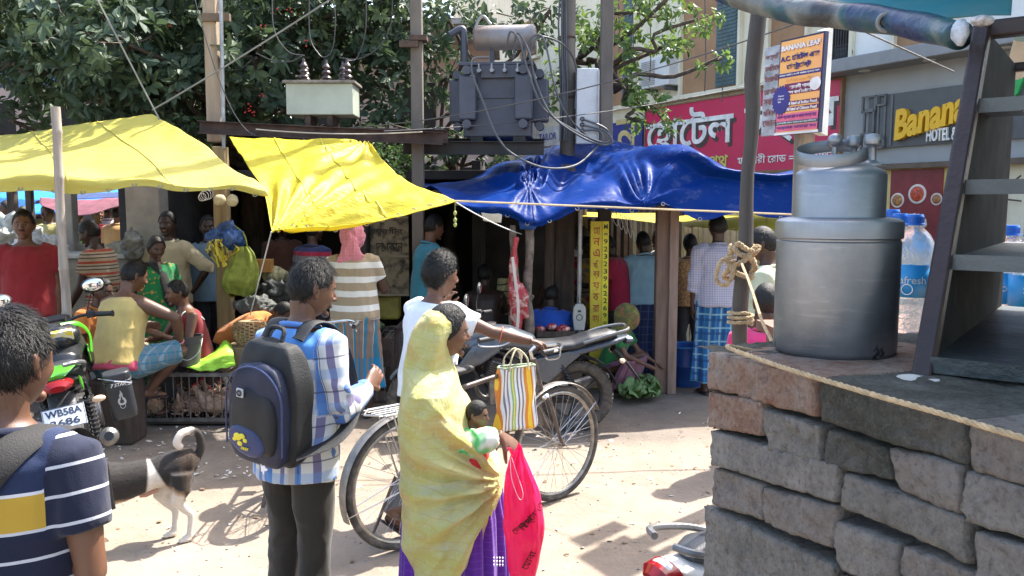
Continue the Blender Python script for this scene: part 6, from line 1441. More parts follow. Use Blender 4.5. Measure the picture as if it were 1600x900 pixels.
def motorcycle(loc, head, lab, paint, paint2, lean=0, steer=0, plate='', plate2='', seatc=None, lamp_lit=False, extra=None, red_tail=True, cat='motorcycle', stripe=None):
 r_ = empty('motorcycle', loc, 0, lab, cat); r_.rotation_euler = (R(lean), 0, R(head)); WR = .31; WBS = 1.30
 PNT = paint; DK = mat('engine_black', (.025, .025, .027), .5, .3, vary=.3, vs=20) if 'engine_black' not in bpy.data.materials else bpy.data.materials['engine_black']
 ENG = mat('engine_alloy', (.17, .165, .16), .4, .7, vary=.3, vs=15) if 'engine_alloy' not in bpy.data.materials else bpy.data.materials['engine_alloy']
 SEAT = seatc or (mat('seat_vinyl', (.035, .037, .042), .33, vary=.15, bump=.15, bs=150) if 'seat_vinyl' not in bpy.data.materials else bpy.data.materials['seat_vinyl'])
 for cx_, w_ in ((0, .052), (WBS, .045)):
  w = empty('wheel', (cx_, 0, WR)); w.parent = r_
  q = MB(); q.torus((0, 0, 0), WR-w_*.9, w_, YM, 64, 12)
  for k in range(56):
   th = 6.283*k/56
   for s_ in (-1, 1): q.box(((WR-.004)*math.cos(th), s_*.02, (WR-.004)*math.sin(th)), (.022, .026, .012), Matrix.Rotation(-th+R(90), 3, 'Y') @ Matrix.Rotation(R(25*s_), 3, 'Z'))
  q.build('tyre', TYRE, w, angle=60)
  q = MB(); q.torus((0, 0, 0), WR-.095, .018, YM, 48, 8, 1.6); q.tube([(0, -.06, 0), (0, .06, 0)], .05, 20)
  for k in range(5):
   th = 6.283*k/5; a = V(.04*math.cos(th), 0, .04*math.sin(th)); b = V((WR-.10)*math.cos(th), 0, (WR-.10)*math.sin(th)); q.beam(a, b, .030, .022, up=(0, 1, 0))
  q.build('rim', DK, w)
  q = MB(); q.tube([(0, -.065, 0), (0, -.062, 0)], .10, 28); q.build('brake_disc', ENG, w)
 q = MB()
 for s_ in (-1, 1): q.tube([(0, .085*s_, WR), (.45, .085*s_, .36)], .018, 10)
 q.tube([(.45, 0, .36), (.50, 0, .62), (.95, 0, .85), (.98, 0, .70), (.72, 0, .30), (.45, 0, .30)], .020, 10); q.tube([(.50, 0, .62), (.0, 0, .72), (-.25, 0, .78)], .018, 8); q.build('frame', DK, r_)
 q = MB(); q.box((.62, 0, .40), (.30, .26, .24)); q.tube([(.60, -.17, .36), (.60, .17, .36)], .10, 24); q.box((.70, 0, .56), (.15, .15, .16), (0, R(-20), 0)); e_ = q.build('engine', ENG, r_, bevel=.012)
 q = MB()
 for k in range(7): q.box((.72-.004*k, 0, .50+.02*k), (.18, .19, .007), (0, R(-20), 0))
 q.build('cooling_fins', DK, e_, smooth=False)
 q = MB(); q.tube(spline([(.74, -.08, .50), (.86, -.10, .42), (.78, -.13, .27), (.40, -.15, .25), (.20, -.17, .27), (.12, -.18, .31)], 6), .020, 12); q.tube([(.20, -.18, .28), (.12, -.18, .30), (-.18, -.19, .38), (-.30, -.19, .41), (-.32, -.19, .415)], [.035, .052, .058, .052, .03], 18); q.build('exhaust', ENG if red_tail else DK, r_)
 q = MB(); q.tube([(-.315, -.19, .414), (-.325, -.19, .417)], .026, 14); q.build('exhaust_tip', bpy.data.materials['black_hole'], r_)
 q = MB(); q.tube([(.36, 0, .70), (.42, 0, .78), (.60, 0, .83), (.80, 0, .84), (.96, 0, .80), (1.04, 0, .76)], [(.07, .05), (.125, .08), (.155, .105), (.165, .115), (.14, .09), (.06, .04)], 20, axis=V(0, 1, 0))
 for s_ in (-1, 1): q.tube([(.70, .14*s_, .80), (.88, .17*s_, .72), (1.0, .15*s_, .62)], [(.03, .06), (.03, .09), (.015, .04)], 10, axis=V(0, 1, 0))
 b_ = remeshed(q, .012, 5); tk = obj('fuel_tank', b_, PNT, r_)
 q = MB(); q.tube([(.74, 0, .945), (.74, 0, .962)], .04, 20); q.build('fuel_cap', CHR, tk)
 q = MB(); q.tube([(.46, 0, .755), (.38, 0, .765), (.20, 0, .755), (.05, 0, .77), (-.08, 0, .815), (-.26, 0, .845), (-.34, 0, .85)], [(.06, .025), (.10, .045), (.145, .055), (.145, .055), (.13, .055), (.10, .045), (.05, .02)], 18, axis=V(0, 1, 0)); b_ = remeshed(q, .012, 4); obj('seat', b_, SEAT, r_)
 q = MB()
 q.tube([(.36, 0, .62), (.15, 0, .69), (-.10, 0, .745), (-.30, 0, .79), (-.44, 0, .825)], [(.13, .06), (.135, .055), (.13, .045), (.10, .035), (.05, .018)], 16, axis=V(0, 1, 0)); b_ = remeshed(q, .011, 3); a_ = vget(b_); vset(b_, a_); obj('tail_cowl', b_, paint2, r_)
 for s_ in (-1, 1):
  q = MB(); pl = [(.42, .66), (.40, .50), (.28, .46), (.10, .62), (.0, .70), (.10, .73)]
  q.prism(pl, .012, Matrix(((1, 0, 0), (0, 0, -1), (0, 1, 0))), (0, .125*s_+.006, 0)); q.build('side_panel', PNT, r_, smooth=False, bevel=.004)
  q = MB(); q.tube([(.16, .12*s_, .62), (.02, .12*s_, WR+.02)], .014, 8)
  for k in range(9): f = k/8; q.torus(V(.145-.10*f, .12*s_, .58-.20*f), .027, .006, Matrix.Rotation(R(-22), 3, 'Y'), 14, 5)
  q.build('shock_absorber', DK, r_)
  q = MB(); q.tube(spline([(-.02, .13*s_, .80), (-.20, .15*s_, .86), (-.38, .12*s_, .90), (-.42, .05*s_, .905)], 5), .013, 8); q.build('grab_rail', bpy.data.materials['grab_grey'] if 'grab_grey' in bpy.data.materials else mat('grab_grey', (.16, .165, .17), .4, .5), r_)
  q = MB(); q.tube([(-.32, .06*s_, .66), (-.34, .16*s_, .655)], .007, 6); q.build('indicator_stalk', BLKR, r_)
  q = MB(); q.ell((-.34, .185*s_, .655), (.025, .038, .02), 14, 10); q.build('indicator', bpy.data.materials['indicator_lens'] if 'indicator_lens' in bpy.data.materials else mat('indicator_lens', (.62, .45, .30), .2, vary=.3), r_)
 q = MB()
 for s_ in (-1, 1): q.tube([(.99, .09*s_, .84), (WBS, .09*s_, WR)], .019, 12)
 q.box((1.0, 0, .84), (.07, .24, .03), (0, R(25), 0)); q.build('fork', ENG, r_)
 q = MB(); pts = [V(WBS+(WR+.03)*math.cos(R(a)), 0, WR+(WR+.03)*math.sin(R(a))) for a in range(35, 150, 8)]; q.tube(pts, [(.065, .010)]*len(pts), 12, axis=V(0, 1, 0)); q.build('front_mudguard', PNT, r_)
 q = MB(); pts = [V((WR+.035)*math.cos(R(a)), 0, WR+(WR+.035)*math.sin(R(a))) for a in range(60, 165, 8)]; q.tube(pts, [(.075, .010)]*len(pts), 12, axis=V(0, 1, 0)); q.build('rear_mudguard', DK, r_)
 q = MB(); q.tube([(1.03, 0, .86), (1.13, 0, .85), (1.16, 0, .845)], [.09, .10, .06], 20); q.build('headlight', CHR, r_)
 q = MB(); q.tube([(1.04, 0, .93), (1.12, 0, .99), (1.14, 0, .90)], [(.09, .02), (.10, .03), (.11, .06)], 14, axis=V(0, 1, 0)); q.build('headlight_cowl', PNT, r_)
 hb = empty('handlebar', (.96, 0, .97)); hb.parent = r_; hb.rotation_euler = (0, 0, R(steer)); q = MB(); q.tube(spline([(-.14, -.36, .02), (-.08, -.25, .035), (0, -.12, .02), (0, 0, -.04), (0, .12, .02), (-.08, .25, .035), (-.14, .36, .02)], 6), .011, 10); q.build('bar', DK, hb)
 for s_ in (-1, 1):
  q = MB(); q.tube([(-.145, .37*s_, .018), (-.10, .27*s_, .03)], .018, 14); q.tube([(-.148, .375*s_, .018), (-.144, .365*s_, .018)], .022, 14); q.build('grip', BLKR, hb)
  q = MB(); q.box((-.07, .235*s_, .035), (.05, .06, .05)); q.build('switch_gear', BLKR, hb, smooth=False, bevel=.008)
  q = MB(); q.tube(spline([(-.03, .22*s_, .03), (-.04, .28*s_, .02), (-.09, .36*s_, .01)], 5), .006, 8); q.build('brake_lever', ENG, hb)
  q = MB(); q.tube(spline([(-.06, .21*s_, .04), (-.05, .24*s_, .12), (-.06, .27*s_, .19)], 5), .006, 8); q.build('mirror_stalk', BLKR, hb)
  mr = empty('mirror', (-.065, .29*s_, .235)); mr.parent = hb; q = MB(); q.ell((0, 0, 0), (.018, .078, .052), 20, 12); q.build('mirror_shell', BLKR, mr)
  q = MB(); q.ell((-.012, 0, 0), (.008, .068, .043), 20, 12); q.build('mirror_glass', mat('mirror_glass', (.75, .77, .8), .03, 1, vary=0, bump=0, rvar=0) if 'mirror_glass' not in bpy.data.materials else bpy.data.materials['mirror_glass'], mr)
 q = MB(); q.box((1.02, 0, .98), (.06, .13, .08), (0, R(-30), 0)); q.build('instrument_panel', BLKR, r_, smooth=False, bevel=.01)
 q = MB()
 q.tube([(-.40, 0, .80), (-.45, 0, .795), (-.475, 0, .79)], [(.085, .04), (.075, .035), (.04, .015)], 18, axis=V(0, 1, 0)); q.build('tail_lamp', mat('tail_red', (.22, .008, .010), .15, vary=.15, bump=0) if 'tail_red' not in bpy.data.materials else bpy.data.materials['tail_red'], r_)
 q = MB(); q.tube([(-.30, 0, .72), (-.42, 0, .60), (-.52, 0, .47), (-.55, 0, .42)], [(.07, .03), (.075, .012), (.06, .010), (.03, .006)], 14, axis=V(0, 1, 0)); q.build('mudguard_tongue', DK, r_)
 if plate:
  M4 = frame((-.445, 0, .615), (0, -1, 0), (-.80, 0, .42)); pc = V(-.445, 0, .615); q = MB(); Mp = M4.to_3x3(); q.box(pc+Mp @ V(0, 0, .012), (.215, .125, .004), Mp); pb = q.build('number_plate', mat('plate_white_paint', (.72, .74, .78), .4, vary=.05, bump=0) if 'plate_white_paint' not in bpy.data.materials else bpy.data.materials['plate_white_paint'], r_, smooth=False)
  PLK = bpy.data.materials['plate_ink'] if 'plate_ink' in bpy.data.materials else mat('plate_ink', (.03, .04, .07), .5, bump=0)
  for k, (tx, yy) in enumerate(((plate, .030), (plate2, -.028))):
   M5 = Matrix.Translation(pc+Mp @ V(0, yy, .0155)) @ Mp.to_4x4(); text_obj('characters', tx, PLK, pb, M5, 1, .0006, .03, .185 if len(tx) > 4 else .15, .043)
  q = MB()
  for (x, y, w, h) in ((0, .06, .207, .003), (0, -.06, .207, .003), (.104, 0, .003, .12), (-.104, 0, .003, .12)): q.box(pc+Mp @ V(x, y, .0148), (w, h, .001), Mp)
  q.build('plate_border', PLK, pb, smooth=False)
 return r_
SIL = mat('silver_blue_paint', (.085, .10, .12), .25, .4, vary=.06, bump=0); SIL2 = mat('silver_tail_paint', (.07, .085, .105), .28, .4, vary=.08, bump=0)
g = P(918, 0, 6.44)
mA = motorcycle((g.x, 6.44, 0), 187, 'silver motorcycle with long dark seat parked behind the wheeled bicycle', SIL, SIL2, lean=-4, steer=-15, plate='', seatc=mat('grey_seat_vinyl', (.014, .015, .018), .42, vary=.12, bump=.12, bs=150))
[c.data.materials.__setitem__(0, SIL2) for c in mA.children if c.name.startswith('tail_lamp')]; mA.scale = (.93, .93, .93); mA.location.x -= .06
GRN = mat('lime_green_paint', (.05, .26, .012), .3, 0, vary=.08, bump=0); BLP = mat('gloss_black_paint', (.015, .016, .018), .22, 0, vary=.1, bump=0)
g = P(112, 0, 5.0)
mB = motorcycle((-2.64, 4.95, 0), 118, 'black and lime green motorcycle with number plate and side box, far left', BLP, BLP, lean=-9, steer=0, plate='WB58A', plate2='3686')
for (pts, sgn) in (([(-.05, .74), (-.28, .80), (-.42, .83), (-.40, .78), (-.20, .70)], 1), ([(.95, .78), (.70, .83), (.55, .80), (.62, .72), (.88, .66)], 1)):
 for s_ in (-1, 1):
  q = MB(); q.prism(pts, .008, Matrix(((1, 0, 0), (0, 0, -1), (0, 1, 0))), (0, (.115 if pts[0][0] < 0 else .172)*s_+.004, 0)); q.build('green_panel', GRN, mB, smooth=False, bevel=.003)
q = MB(); q.tube([(-.43, 0, .845), (-.30, 0, .875), (-.05, 0, .82)], [(.05, .012), (.11, .015), (.13, .01)], 12, axis=V(0, 1, 0)); q.build('green_tail_trim', GRN, mB)
q = MB(); q.tube(spline([(.62, -.19, .78), (.66, -.20, .90), (.60, -.15, .99), (.52, -.05, 1.01)], 6), [(.006, .02)]*19, 8); q.build('green_rim', GRN, mB)
q = MB(); q.ell((.58, 0, .93), (.16, .16, .10), 20, 12); b_ = remeshed(q, .012, 1); a_ = vget(b_); a_ += nget(b_)*(fnoise(a_, 30, 8)*.008)[:, None]; vset(b_, a_); obj('tank_cover', b_, BLP, mB)
q = MB(); q.box((.44, -.02, .955), (.02, .18, .09), (0, R(-40), 0)); tkst = q.build('sticker', mat('yellow_white_sticker', (.7, .7, .62), .4, c2=(.75, .62, .05), vs=30, lo=.48, hi=.52), mB, smooth=False)
PB = mat('box_black_plastic', (.022, .024, .028), .38, vary=.2, bump=.08)
bx = empty('side_box', (-.12, -.30, .60)); bx.parent = mB; bx.scale = (.82, .82, .86)
def rbox(w, d, z0, z1, tp=1.0, n=8):
 q = MB(); pl = []
 for i in range(32):
  th = 6.283*i/32; c_, s_ = math.cos(th), math.sin(th); pl.append((abs(c_)**.45*(1 if c_ > 0 else -1)*w/2, abs(s_)**.45*(1 if s_ > 0 else -1)*d/2))
 rows = []
 for k in range(n+1):
  f = k/n; e = min(1, min(f, 1-f)*n/1.2); sc = (.90+.10*e)*(1+(tp-1)*f)
  rows.append([V(x*sc, y*sc, z0+(z1-z0)*f) for x, y in pl])
 vs = [p for r in rows for p in r]; fs = [(k*32+j, k*32+(j+1) % 32, (k+1)*32+(j+1) % 32, (k+1)*32+j) for k in range(n) for j in range(32)]+[tuple(reversed(range(32))), tuple(range(n*32, n*32+32))]
 q.add(vs, fs); return q
rbox(.20, .185, -.16, .11).build('box_body', PB, bx); rbox(.205, .19, .115, .175, 1).build('box_lid', PB, bx); rbox(.215, .20, .105, .118, 1, 2).build('box_rim', mat('rim_grey', (.06, .065, .07), .35), bx); rbox(.21, .195, .07, .082, 1, 2).build('strap', bpy.data.materials['rim_grey'], bx)
M4 = frame((-.106, 0, .095), (0, -1, 0), (-1, 0, 0)); text_obj('lettering', '7 STAR', bpy.data.materials['print_white'], bx, M4, 1, .001, .02, .105, None, shear=.3)
q = MB(); fl = [(0, -.035), (.022, -.03), (.030, -.012), (.024, .010), (.012, .022), (.014, .045), (.002, .075), (-.002, .05), (-.012, .035), (-.008, .022), (-.022, .012), (-.028, -.010), (-.02, -.03)]
M4 = frame((-.1035, 0, -.02), (0, -1, 0), (-1, 0, 0)); q.prism(fl, .002, M4.to_3x3(), M4.translation); q.build('flame_mark', mat('mark_grey', (.35, .35, .33), .5), bx, smooth=False)
q = MB(); q.prism([(x*.5, y*.5-.004) for x, y in fl], .0025, M4.to_3x3(), M4.translation); q.build('flame_core', PB, bx, smooth=False)
q = MB(); q.torus((-.1035, 0, -.062), .017, .002, Matrix.Rotation(R(90), 3, 'Y'), 20, 5); q.build('badge', bpy.data.materials['mark_grey'], bx)
q = MB(); q.tube([(-.11, -.09, .09), (-.13, .02, .13), (-.06, .12, .16)], .005, 6); q.build('chrome_bracket', CHR, bx)
WHP = mat('white_scooter_paint', (.62, .61, .58), .25, 0, vary=.06, bump=0)
tl_ = P(1004, 884, 2.3)
mC = motorcycle((tl_.x+.40, 2.50, 0), 28, 'white motorcycle tail with red lamp poking out beside the brick wall', WHP, WHP, lean=0, plate='', steer=0)
mC.scale = (.9, .9, .9)
CGM = mat('cage_steel', (.17, .155, .14), .6, .4, vary=.35, vs=14)
def cage(name, lab, x0, x1, y0, y1, z0, z1, step=.062, rod=.005, wood=None, grp=None, mesh_top=True):
 r_ = empty(name, ((x0+x1)/2, (y0+y1)/2, z0), 0, lab, 'cage', grp); cx_, cy_ = (x0+x1)/2, (y0+y1)/2; W, D, H = x1-x0, y1-y0, z1-z0
 q = MB(); fr = .028
 for z in (.014, H-.014):
  for y in (-D/2, D/2): q.box((0, y, z), (W, fr, fr))
  for x in (-W/2, W/2): q.box((x, 0, z), (fr, D-fr, fr))
 for x in (-W/2, W/2):
  for y in (-D/2, D/2): q.box((x, y, H/2), (fr, fr, H-2*fr))
 q.build('frame', wood or CGM, r_, smooth=False)
 q = MB(); n = int(W/step)
 for i in range(1, n):
  x = -W/2+W*i/n
  for y in (-D/2, D/2): q.tube([(x, y, .02), (x+.002*math.sin(i*3), y, H-.02)], rod, 6)
  if mesh_top: q.tube([(x, -D/2, H-.01), (x, D/2, H-.01)], rod, 6)
 m_ = int(D/step)
 for i in range(1, m_):
  y = -D/2+D*i/m_
  for x in (-W/2, W/2): q.tube([(x, y, .02), (x, y, H-.02)], rod, 6)
 q.build('bars', CGM, r_)
 return r_
def lump(c, r, m, name, parent=None, seed=0, amp=.25, vox=None, f=18, lab=None, cat=None, grp=None, sm=1):
 q = MB()
 if not isinstance(r, (tuple, list)): r = (r, r, r)
 q.ell((0, 0, 0), r, 20, 14); b_ = remeshed(q, vox or min(r)/7, sm); a_ = vget(b_)
 n_ = nget(b_); h = fnoise(a_.astype(float), f, seed); h = h*.6+(1-np.abs(fnoise(a_.astype(float), f*1.9, seed+2)))**2*.5-.25
 a_ = a_+n_*(h*min(r)*amp*2)[:, None]; vset(b_, a_); o = obj(name, b_, m, parent); o.location = c
 if lab: tag(o, lab, cat, grp)
 return o
rs = random.Random(21)
fx0, fx1 = P(193, 0, 6.55).x, P(372, 0, 6.55).x
cgA = cage('poultry_cage', 'long steel barred cage full of brown chickens behind the dog', fx0, fx1+.02, 6.55, 7.15, .04, P(0, 583, 6.55).z)
FEB = mat('brown_feather', (.34, .19, .12), .8, vary=.45, vs=40, bump=.6, bs=120, c2=(.50, .36, .26)); FEW = mat('white_feather', (.55, .50, .42), .8, vary=.2, vs=30, bump=.6, bs=120); FER = mat('red_comb', (.45, .03, .03), .6)
def chicken(c, rz, m, s=1.0, lab='', grp=None, pose=0):
 r_ = empty('chicken', c, rz, lab, 'chicken', grp); q = MB()
 q.tube([(-.14, 0, .13), (-.10, 0, .12), (-.03, 0, .10), (.05, 0, .115), (.10, 0, .16), (.125, 0, .205), (.14, 0, .235)], [.02, .055, .085, .08, .05, .028, .02], 14); q.ell((.15, 0, .245), (.028, .022, .024), 10, 8)
 q.tube([(-.10, 0, .13), (-.17, 0, .20), (-.22, 0, .25)], [(.02, .04), (.015, .045), (.006, .03)], 8)
 b_ = remeshed(q, .009, 2); a_ = vget(b_); a_ += nget(b_)*(fnoise(a_.astype(float), 70, int(c[0]*100) % 50)*.004)[:, None]; vset(b_, a_); a_ = vget(b_)*s; vset(b_, a_); obj('body', b_, m, r_)
 q = MB(); rq = random.Random(int(c[0]*1000) % 997)
 for i in range(90):
  x = rq.uniform(-.16, .08); th = rq.uniform(-1.9, 1.9); rr = .085*(1-((x+.03)/.17)**2*.6); p = V(x, rr*math.sin(th), .115+rr*math.cos(th))*s; d = V(-1, rq.gauss(0, .3), rq.gauss(.1, .3)); L = rq.uniform(.03, .06)*s; w = V(0, 1, .2)*.009*s
  q.add([p-w, p+w, p+unit(d)*L+V(0, 0, .008)], [(0, 1, 2)])
 q.build('feathers', m, r_, smooth=False)
 q = MB(); q.prism([(.13, .255), (.135, .285), (.145, .27), (.155, .29), (.165, .268), (.175, .27), (.17, .25)], .008, Matrix(((1, 0, 0), (0, 0, -1), (0, 1, 0))), (0, .004, 0)); q.v = [tuple(Vector(v)*s) for v in q.v]; q.build('comb', FER, r_, smooth=False)
 q = MB(); q.tube([(.172*s, 0, .243*s), (.195*s, 0, .236*s)], [.008*s, .001], 6); q.build('beak', mat('beak_horn', (.35, .22, .07), .5) if 'beak_horn' not in bpy.data.materials else bpy.data.materials['beak_horn'], r_)
 for s_ in (-1, 1): q = MB(); q.tube([(0, .03*s_*s, .06*s), (.01*s, .03*s_*s, 0)], .006*s, 6); q.build('leg', bpy.data.materials['beak_horn'], r_)
 return r_
n = 0
for row, (yy, zz) in enumerate(((6.66, .07), (6.85, .07), (7.02, .10))):
 x = fx0+.08
 while x < fx1-.05:
  white = x > fx0+.66
  lab = ('white hen crouching at the right end of the long barred cage' if white else 'reddish brown hen packed in the long barred cage')
  chicken((x, yy+rs.uniform(-.03, .03), zz-.01), rs.choice([0, 3.1, 1.2, -1.2, 2.2])+rs.gauss(0, .3), FEW if white else FEB, rs.uniform(.85, 1.05), lab, 'white hens in the long cage' if white else 'brown hens in the long cage'); x += rs.uniform(.13, .17)
q = MB()
for i in range(1500):
 x = rs.uniform(fx0+.03, fx1-.2); y = rs.uniform(6.58, 7.1); z = .07+rs.random()**1.6*.25*(1-.2*(x-fx0)); L = rs.uniform(.025, .07); d = Vector((rs.gauss(0, 1), rs.gauss(0, .6), rs.gauss(.2, .6))).normalized(); s_ = d.orthogonal().normalized()*L*.14; p = Vector((x, y, z))
 q.add([p, p+d*L*.5+s_, p+d*L, p+d*L*.5-s_], [(0, 1, 2), (0, 2, 3)])
tag(q.build('loose_feathers', FEB, smooth=False), kind='stuff')
q = MB(); q.box(((fx0+fx1)/2, 6.85, .03), (fx1-fx0, .6, .02)); tag(q.build('cage_tray', mat('dirty_tray', (.08, .065, .05), .9), smooth=False), 'dirty flat tray under the long barred cage', 'tray')
q0 = P(517, 0, 7.3).x; q1 = P(607, 0, 7.3).x
cgB = cage('poultry_cage', 'dark low cage holding white hens beside the man in the striped lungi', q0, q1, 7.2, 7.9, .03, .62, .07, .004, mat('dark_cage_wood', (.06, .04, .032), .85, vary=.4))
q = MB(); q.box(((q1-q0)/2-.0, -.36, .46), (.02, .02, .02)); q.v = []; q.f = []; q.mi = []; q.box((0, -.355, .45), (q1-q0-.03, .012, .24)); q.build('front_board', bpy.data.materials['dark_cage_wood'], cgB, smooth=False)
chicken((P(562, 0, 7.5).x, 7.45, .05), .2, FEW, 1.25, 'big white hen in the dark low cage'); chicken((P(540, 0, 7.5).x, 7.55, .05), 2.9, FEW, 1.1, 'white hen partly hidden in the dark low cage')
chicken((P(355, 0, 6.9).x, 6.95, .08), 2.9, FEW, 1.05, 'pale hen lying low at the corner of the long barred cage')
cgC = cage('poultry_cage', 'tall dark cage behind the yellow veil', q1+.03, q1+.45, 7.3, 7.9, .03, .70, .07, .004, bpy.data.materials['dark_cage_wood'])
lump((P(565, 0, 7.6).x, 7.65, .665), (.16, .12, .045), mat('cut_grass', (.06, .10, .03), .9, vary=.4, vs=60, bump=.8), 'grass_bundle', seed=5, amp=.5, lab='bundle of cut green grass on the dark low cage', cat='grass bundle')
POT = mat('tin_pot', (.26, .27, .28), .3, .8, vary=.2, vs=10)
def pot(c, r, h, lab, m=POT, cat='pot'):
 q = MB(); q.lathe([(r*.55, 0), (r*.9, h*.25), (r, h*.55), (r*.95, h*.85), (r*.88, h*.92), (r*1.08, h), (r*1.06, h*1.02), (r*.84, h*.94), (r*.88, h*.6), (r*.6, h*.1), (0, h*.08)], c, 36); return tag(q.build('cooking_pot', m), lab, cat)
pot((P(616, 0, 8.0).x, 8.0, P(0, 541, 8.0).z), .17, .18, 'round grey metal pot standing beyond the cages')
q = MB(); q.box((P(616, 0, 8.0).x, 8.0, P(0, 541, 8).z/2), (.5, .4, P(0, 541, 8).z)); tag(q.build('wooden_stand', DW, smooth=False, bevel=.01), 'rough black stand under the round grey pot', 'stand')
d0, d1 = P(572, 0, 8.6).x, P(634, 0, 8.6).x; zt_, zb_ = P(0, 338, 8.6).z, P(0, 462, 8.6).z
tdm = mat('flaking_tin', (.20, .165, .105), .8, vary=.3, vs=10, c2=(.035, .03, .022), lo=.45, hi=.62, bump=.3, bs=50)
td_ = tag(MB().box(((d0+d1)/2, 8.6, (zt_+zb_)/2), (d1-d0, .03, zt_-zb_)).build('tin_shutter', tdm, smooth=False, bevel=.004), 'stained tin board with worn dark writing hanging in the dark shop', 'board')
for i, (x, z) in enumerate((((d0+d1)/2, zt_-.01), ((d0+d1)/2, (zt_+zb_)/2), ((d0+d1)/2, zb_+.01))): q = MB(); q.box((x, 8.578, z), (d1-d0, .012, .02)); q.build('rail', mat('tin_rail', (.22, .19, .13), .7) if 'tin_rail' not in bpy.data.materials else bpy.data.materials['tin_rail'], td_, smooth=False)
for k, tx in enumerate(('মুরগীর', 'দোকান')): text_obj('writing', tx, mat('faded_black', (.03, .025, .02), .9) if k == 0 else bpy.data.materials['faded_black'], td_, frame(((d0+d1)/2, 8.580, zt_-.16-.16*k), (1, 0, 0), (0, -1, 0)), 1, .001, .01, (d1-d0)*.7, .10)
q = MB(); q.box((P(598, 0, 8.9).x, 8.9, P(0, 480, 8.9).z), (.28, .2, .25)); tag(q.build('jerry_can', mat('yellow_plastic', (.42, .36, .08), .5, vary=.3), bevel=.03), 'yellow plastic can low in the dark shop', 'can')
GB = mat('olive_green_bag', (.20, .24, .035), .75, vary=.3, vs=12, bump=.35, bs=60)
bgc = P(378, 385, 7.7)
bg_ = empty('hanging_bag', bgc, 0, 'olive green cloth bag hanging from the timber post', 'bag')
q = MB()
def gbf(u, v):
 th = 2*math.pi*u; s_ = abs(math.cos(th))**.7*(1 if math.cos(th) > 0 else -1); w = np.interp(v, [0, .12, .5, .85, 1], [.05, .09, .155, .165, .10]); d = np.interp(v, [0, .2, .7, 1], [.03, .05, .10, .03])
 f = .012*math.sin(7*th+3*v)*(1-v*.5)+.008*math.sin(13*th+5*v)
 return V((w+f)*s_-.03*v+.01*math.sin(5*v), (d+f)*math.sin(th), -.46*v+.02*math.sin(2*th)*v)
q.grid(gbf, 72, 30, True); n_ = len(q.v); q.add([q.v[i] for i in range(n_-72, n_)], [tuple(range(72))]); q.build('bag_body', GB, bg_, angle=180)
q = MB(); q.tube(spline([(-.05, 0, 0), (-.06, 0, .10), (-.10, .05, .18)], 6), .008, 6); q.tube(spline([(.05, 0, 0), (.02, 0, .12), (-.09, .05, .20)], 6), .008, 6); q.build('handle', GB, bg_)
lump(P(352, 370, 7.72), (.15, .09, .12), mat('blue_plastic_bags', (.02, .07, .22), .4, vary=.4, vs=12), 'plastic_bag', seed=3, amp=.5, lab='crumpled blue plastic bags hung on the timber post', cat='bag')
q = MB(); rr2 = random.Random(6)
c0 = P(342, 392, 7.66)
for i in range(16):
 a = c0+V(rr2.uniform(-.10, .06), rr2.uniform(-.04, .04), .11); b = c0+V(rr2.uniform(-.08, .09), rr2.uniform(-.05, .02), rr2.uniform(-.15, -.05)); m_ = (a+b)/2+V(rr2.gauss(0, .05), -.03, 0); q.tube(spline([a, m_, b], 6), [(.014, .003)]*13, 6)
tag(q.build('yellow_strips', mat('yellow_black_plastic', (.62, .52, .06), .4, c2=(.05, .05, .03), vs=18, lo=.52, hi=.58), angle=60), 'bunch of yellow plastic strips dangling in front of the blue bags', 'plastic strips')
for px in (343, 363): lump(P(px, 313, 7.75), (.055, .03, .055), mat('beige_packet', (.50, .44, .26), .6, vary=.2) if 'beige_packet' not in bpy.data.materials else bpy.data.materials['beige_packet'], 'packet', seed=px, amp=.2, lab='beige packet tied high on the timber post, %s one' % ('left' if px == 343 else 'right'), cat='packet')
q = MB();
for k in range(4): c = P(316+k*3, 308-k*2, 7.5); q.torus(c, .035+.006*k, .003, Euler((R(80+k*10), R(20*k), 0)).to_matrix(), 24, 5)
tag(q.build('wire_loops', mat('white_wire', (.6, .6, .58), .5)), 'small coil of white wire under the edge of the pale tarp', 'wire coil')
q = MB(); q.box(P(413, 415, 8.2), (.16, .12, .13)); tag(q.build('cardboard_box', mat('orange_card', (.42, .21, .06), .8, vary=.15), smooth=False, bevel=.004), 'small orange cardboard box right of the hanging bag', 'box')
for i, (x, y, D, r, c_, lab) in enumerate([(435, 455, 8.0, (.22, .12, .12), (.03, .035, .03), 'dark bundle heaped right of the timber post'), (400, 480, 7.6, (.2, .12, .08), (.05, .055, .05), 'black plastic bundle low beside the timber post'),
 (430, 430, 8.3, (.14, .1, .06), (.28, .26, .14), 'pale sack right of the orange cardboard box'), (455, 480, 8.2, (.2, .15, .2), (.03, .025, .02), 'dark lumpy sack in the shop shade'), (515, 470, 8.6, (.2, .1, .25), (.06, .03, .02), 'brown sack behind the man with the pink headscarf'),
 (680, 300, 8.5, (.05, .05, .02), (.3, .3, .25), 'small pale scrap under the blue tarp edge'),
 (20, 372, 9.2, (.32, .25, .22), (.45, .46, .42), 'white sack at the far left behind the man in red'), (66, 405, 8.2, (.24, .12, .28), (.50, .50, .50), 'crumpled white sheet hung beside the bamboo pole'), (190, 395, 8.2, (.16, .14, .09), (.22, .20, .14), 'brown bundle on the counter'), (207, 385, 8.0, (.08, .08, .2), (.18, .19, .18), 'grey plastic bag hanging by the pillar'),
 (90, 392, 8.3, (.10, .1, .04), (.10, .09, .16), 'violet cloth on the counter end')]):
 lump(P(x, y, D), r, mat('bundle_cloth', c_, .7, vary=.3, vs=8), 'bundle', seed=i, amp=.45, lab=lab, cat='bundle')
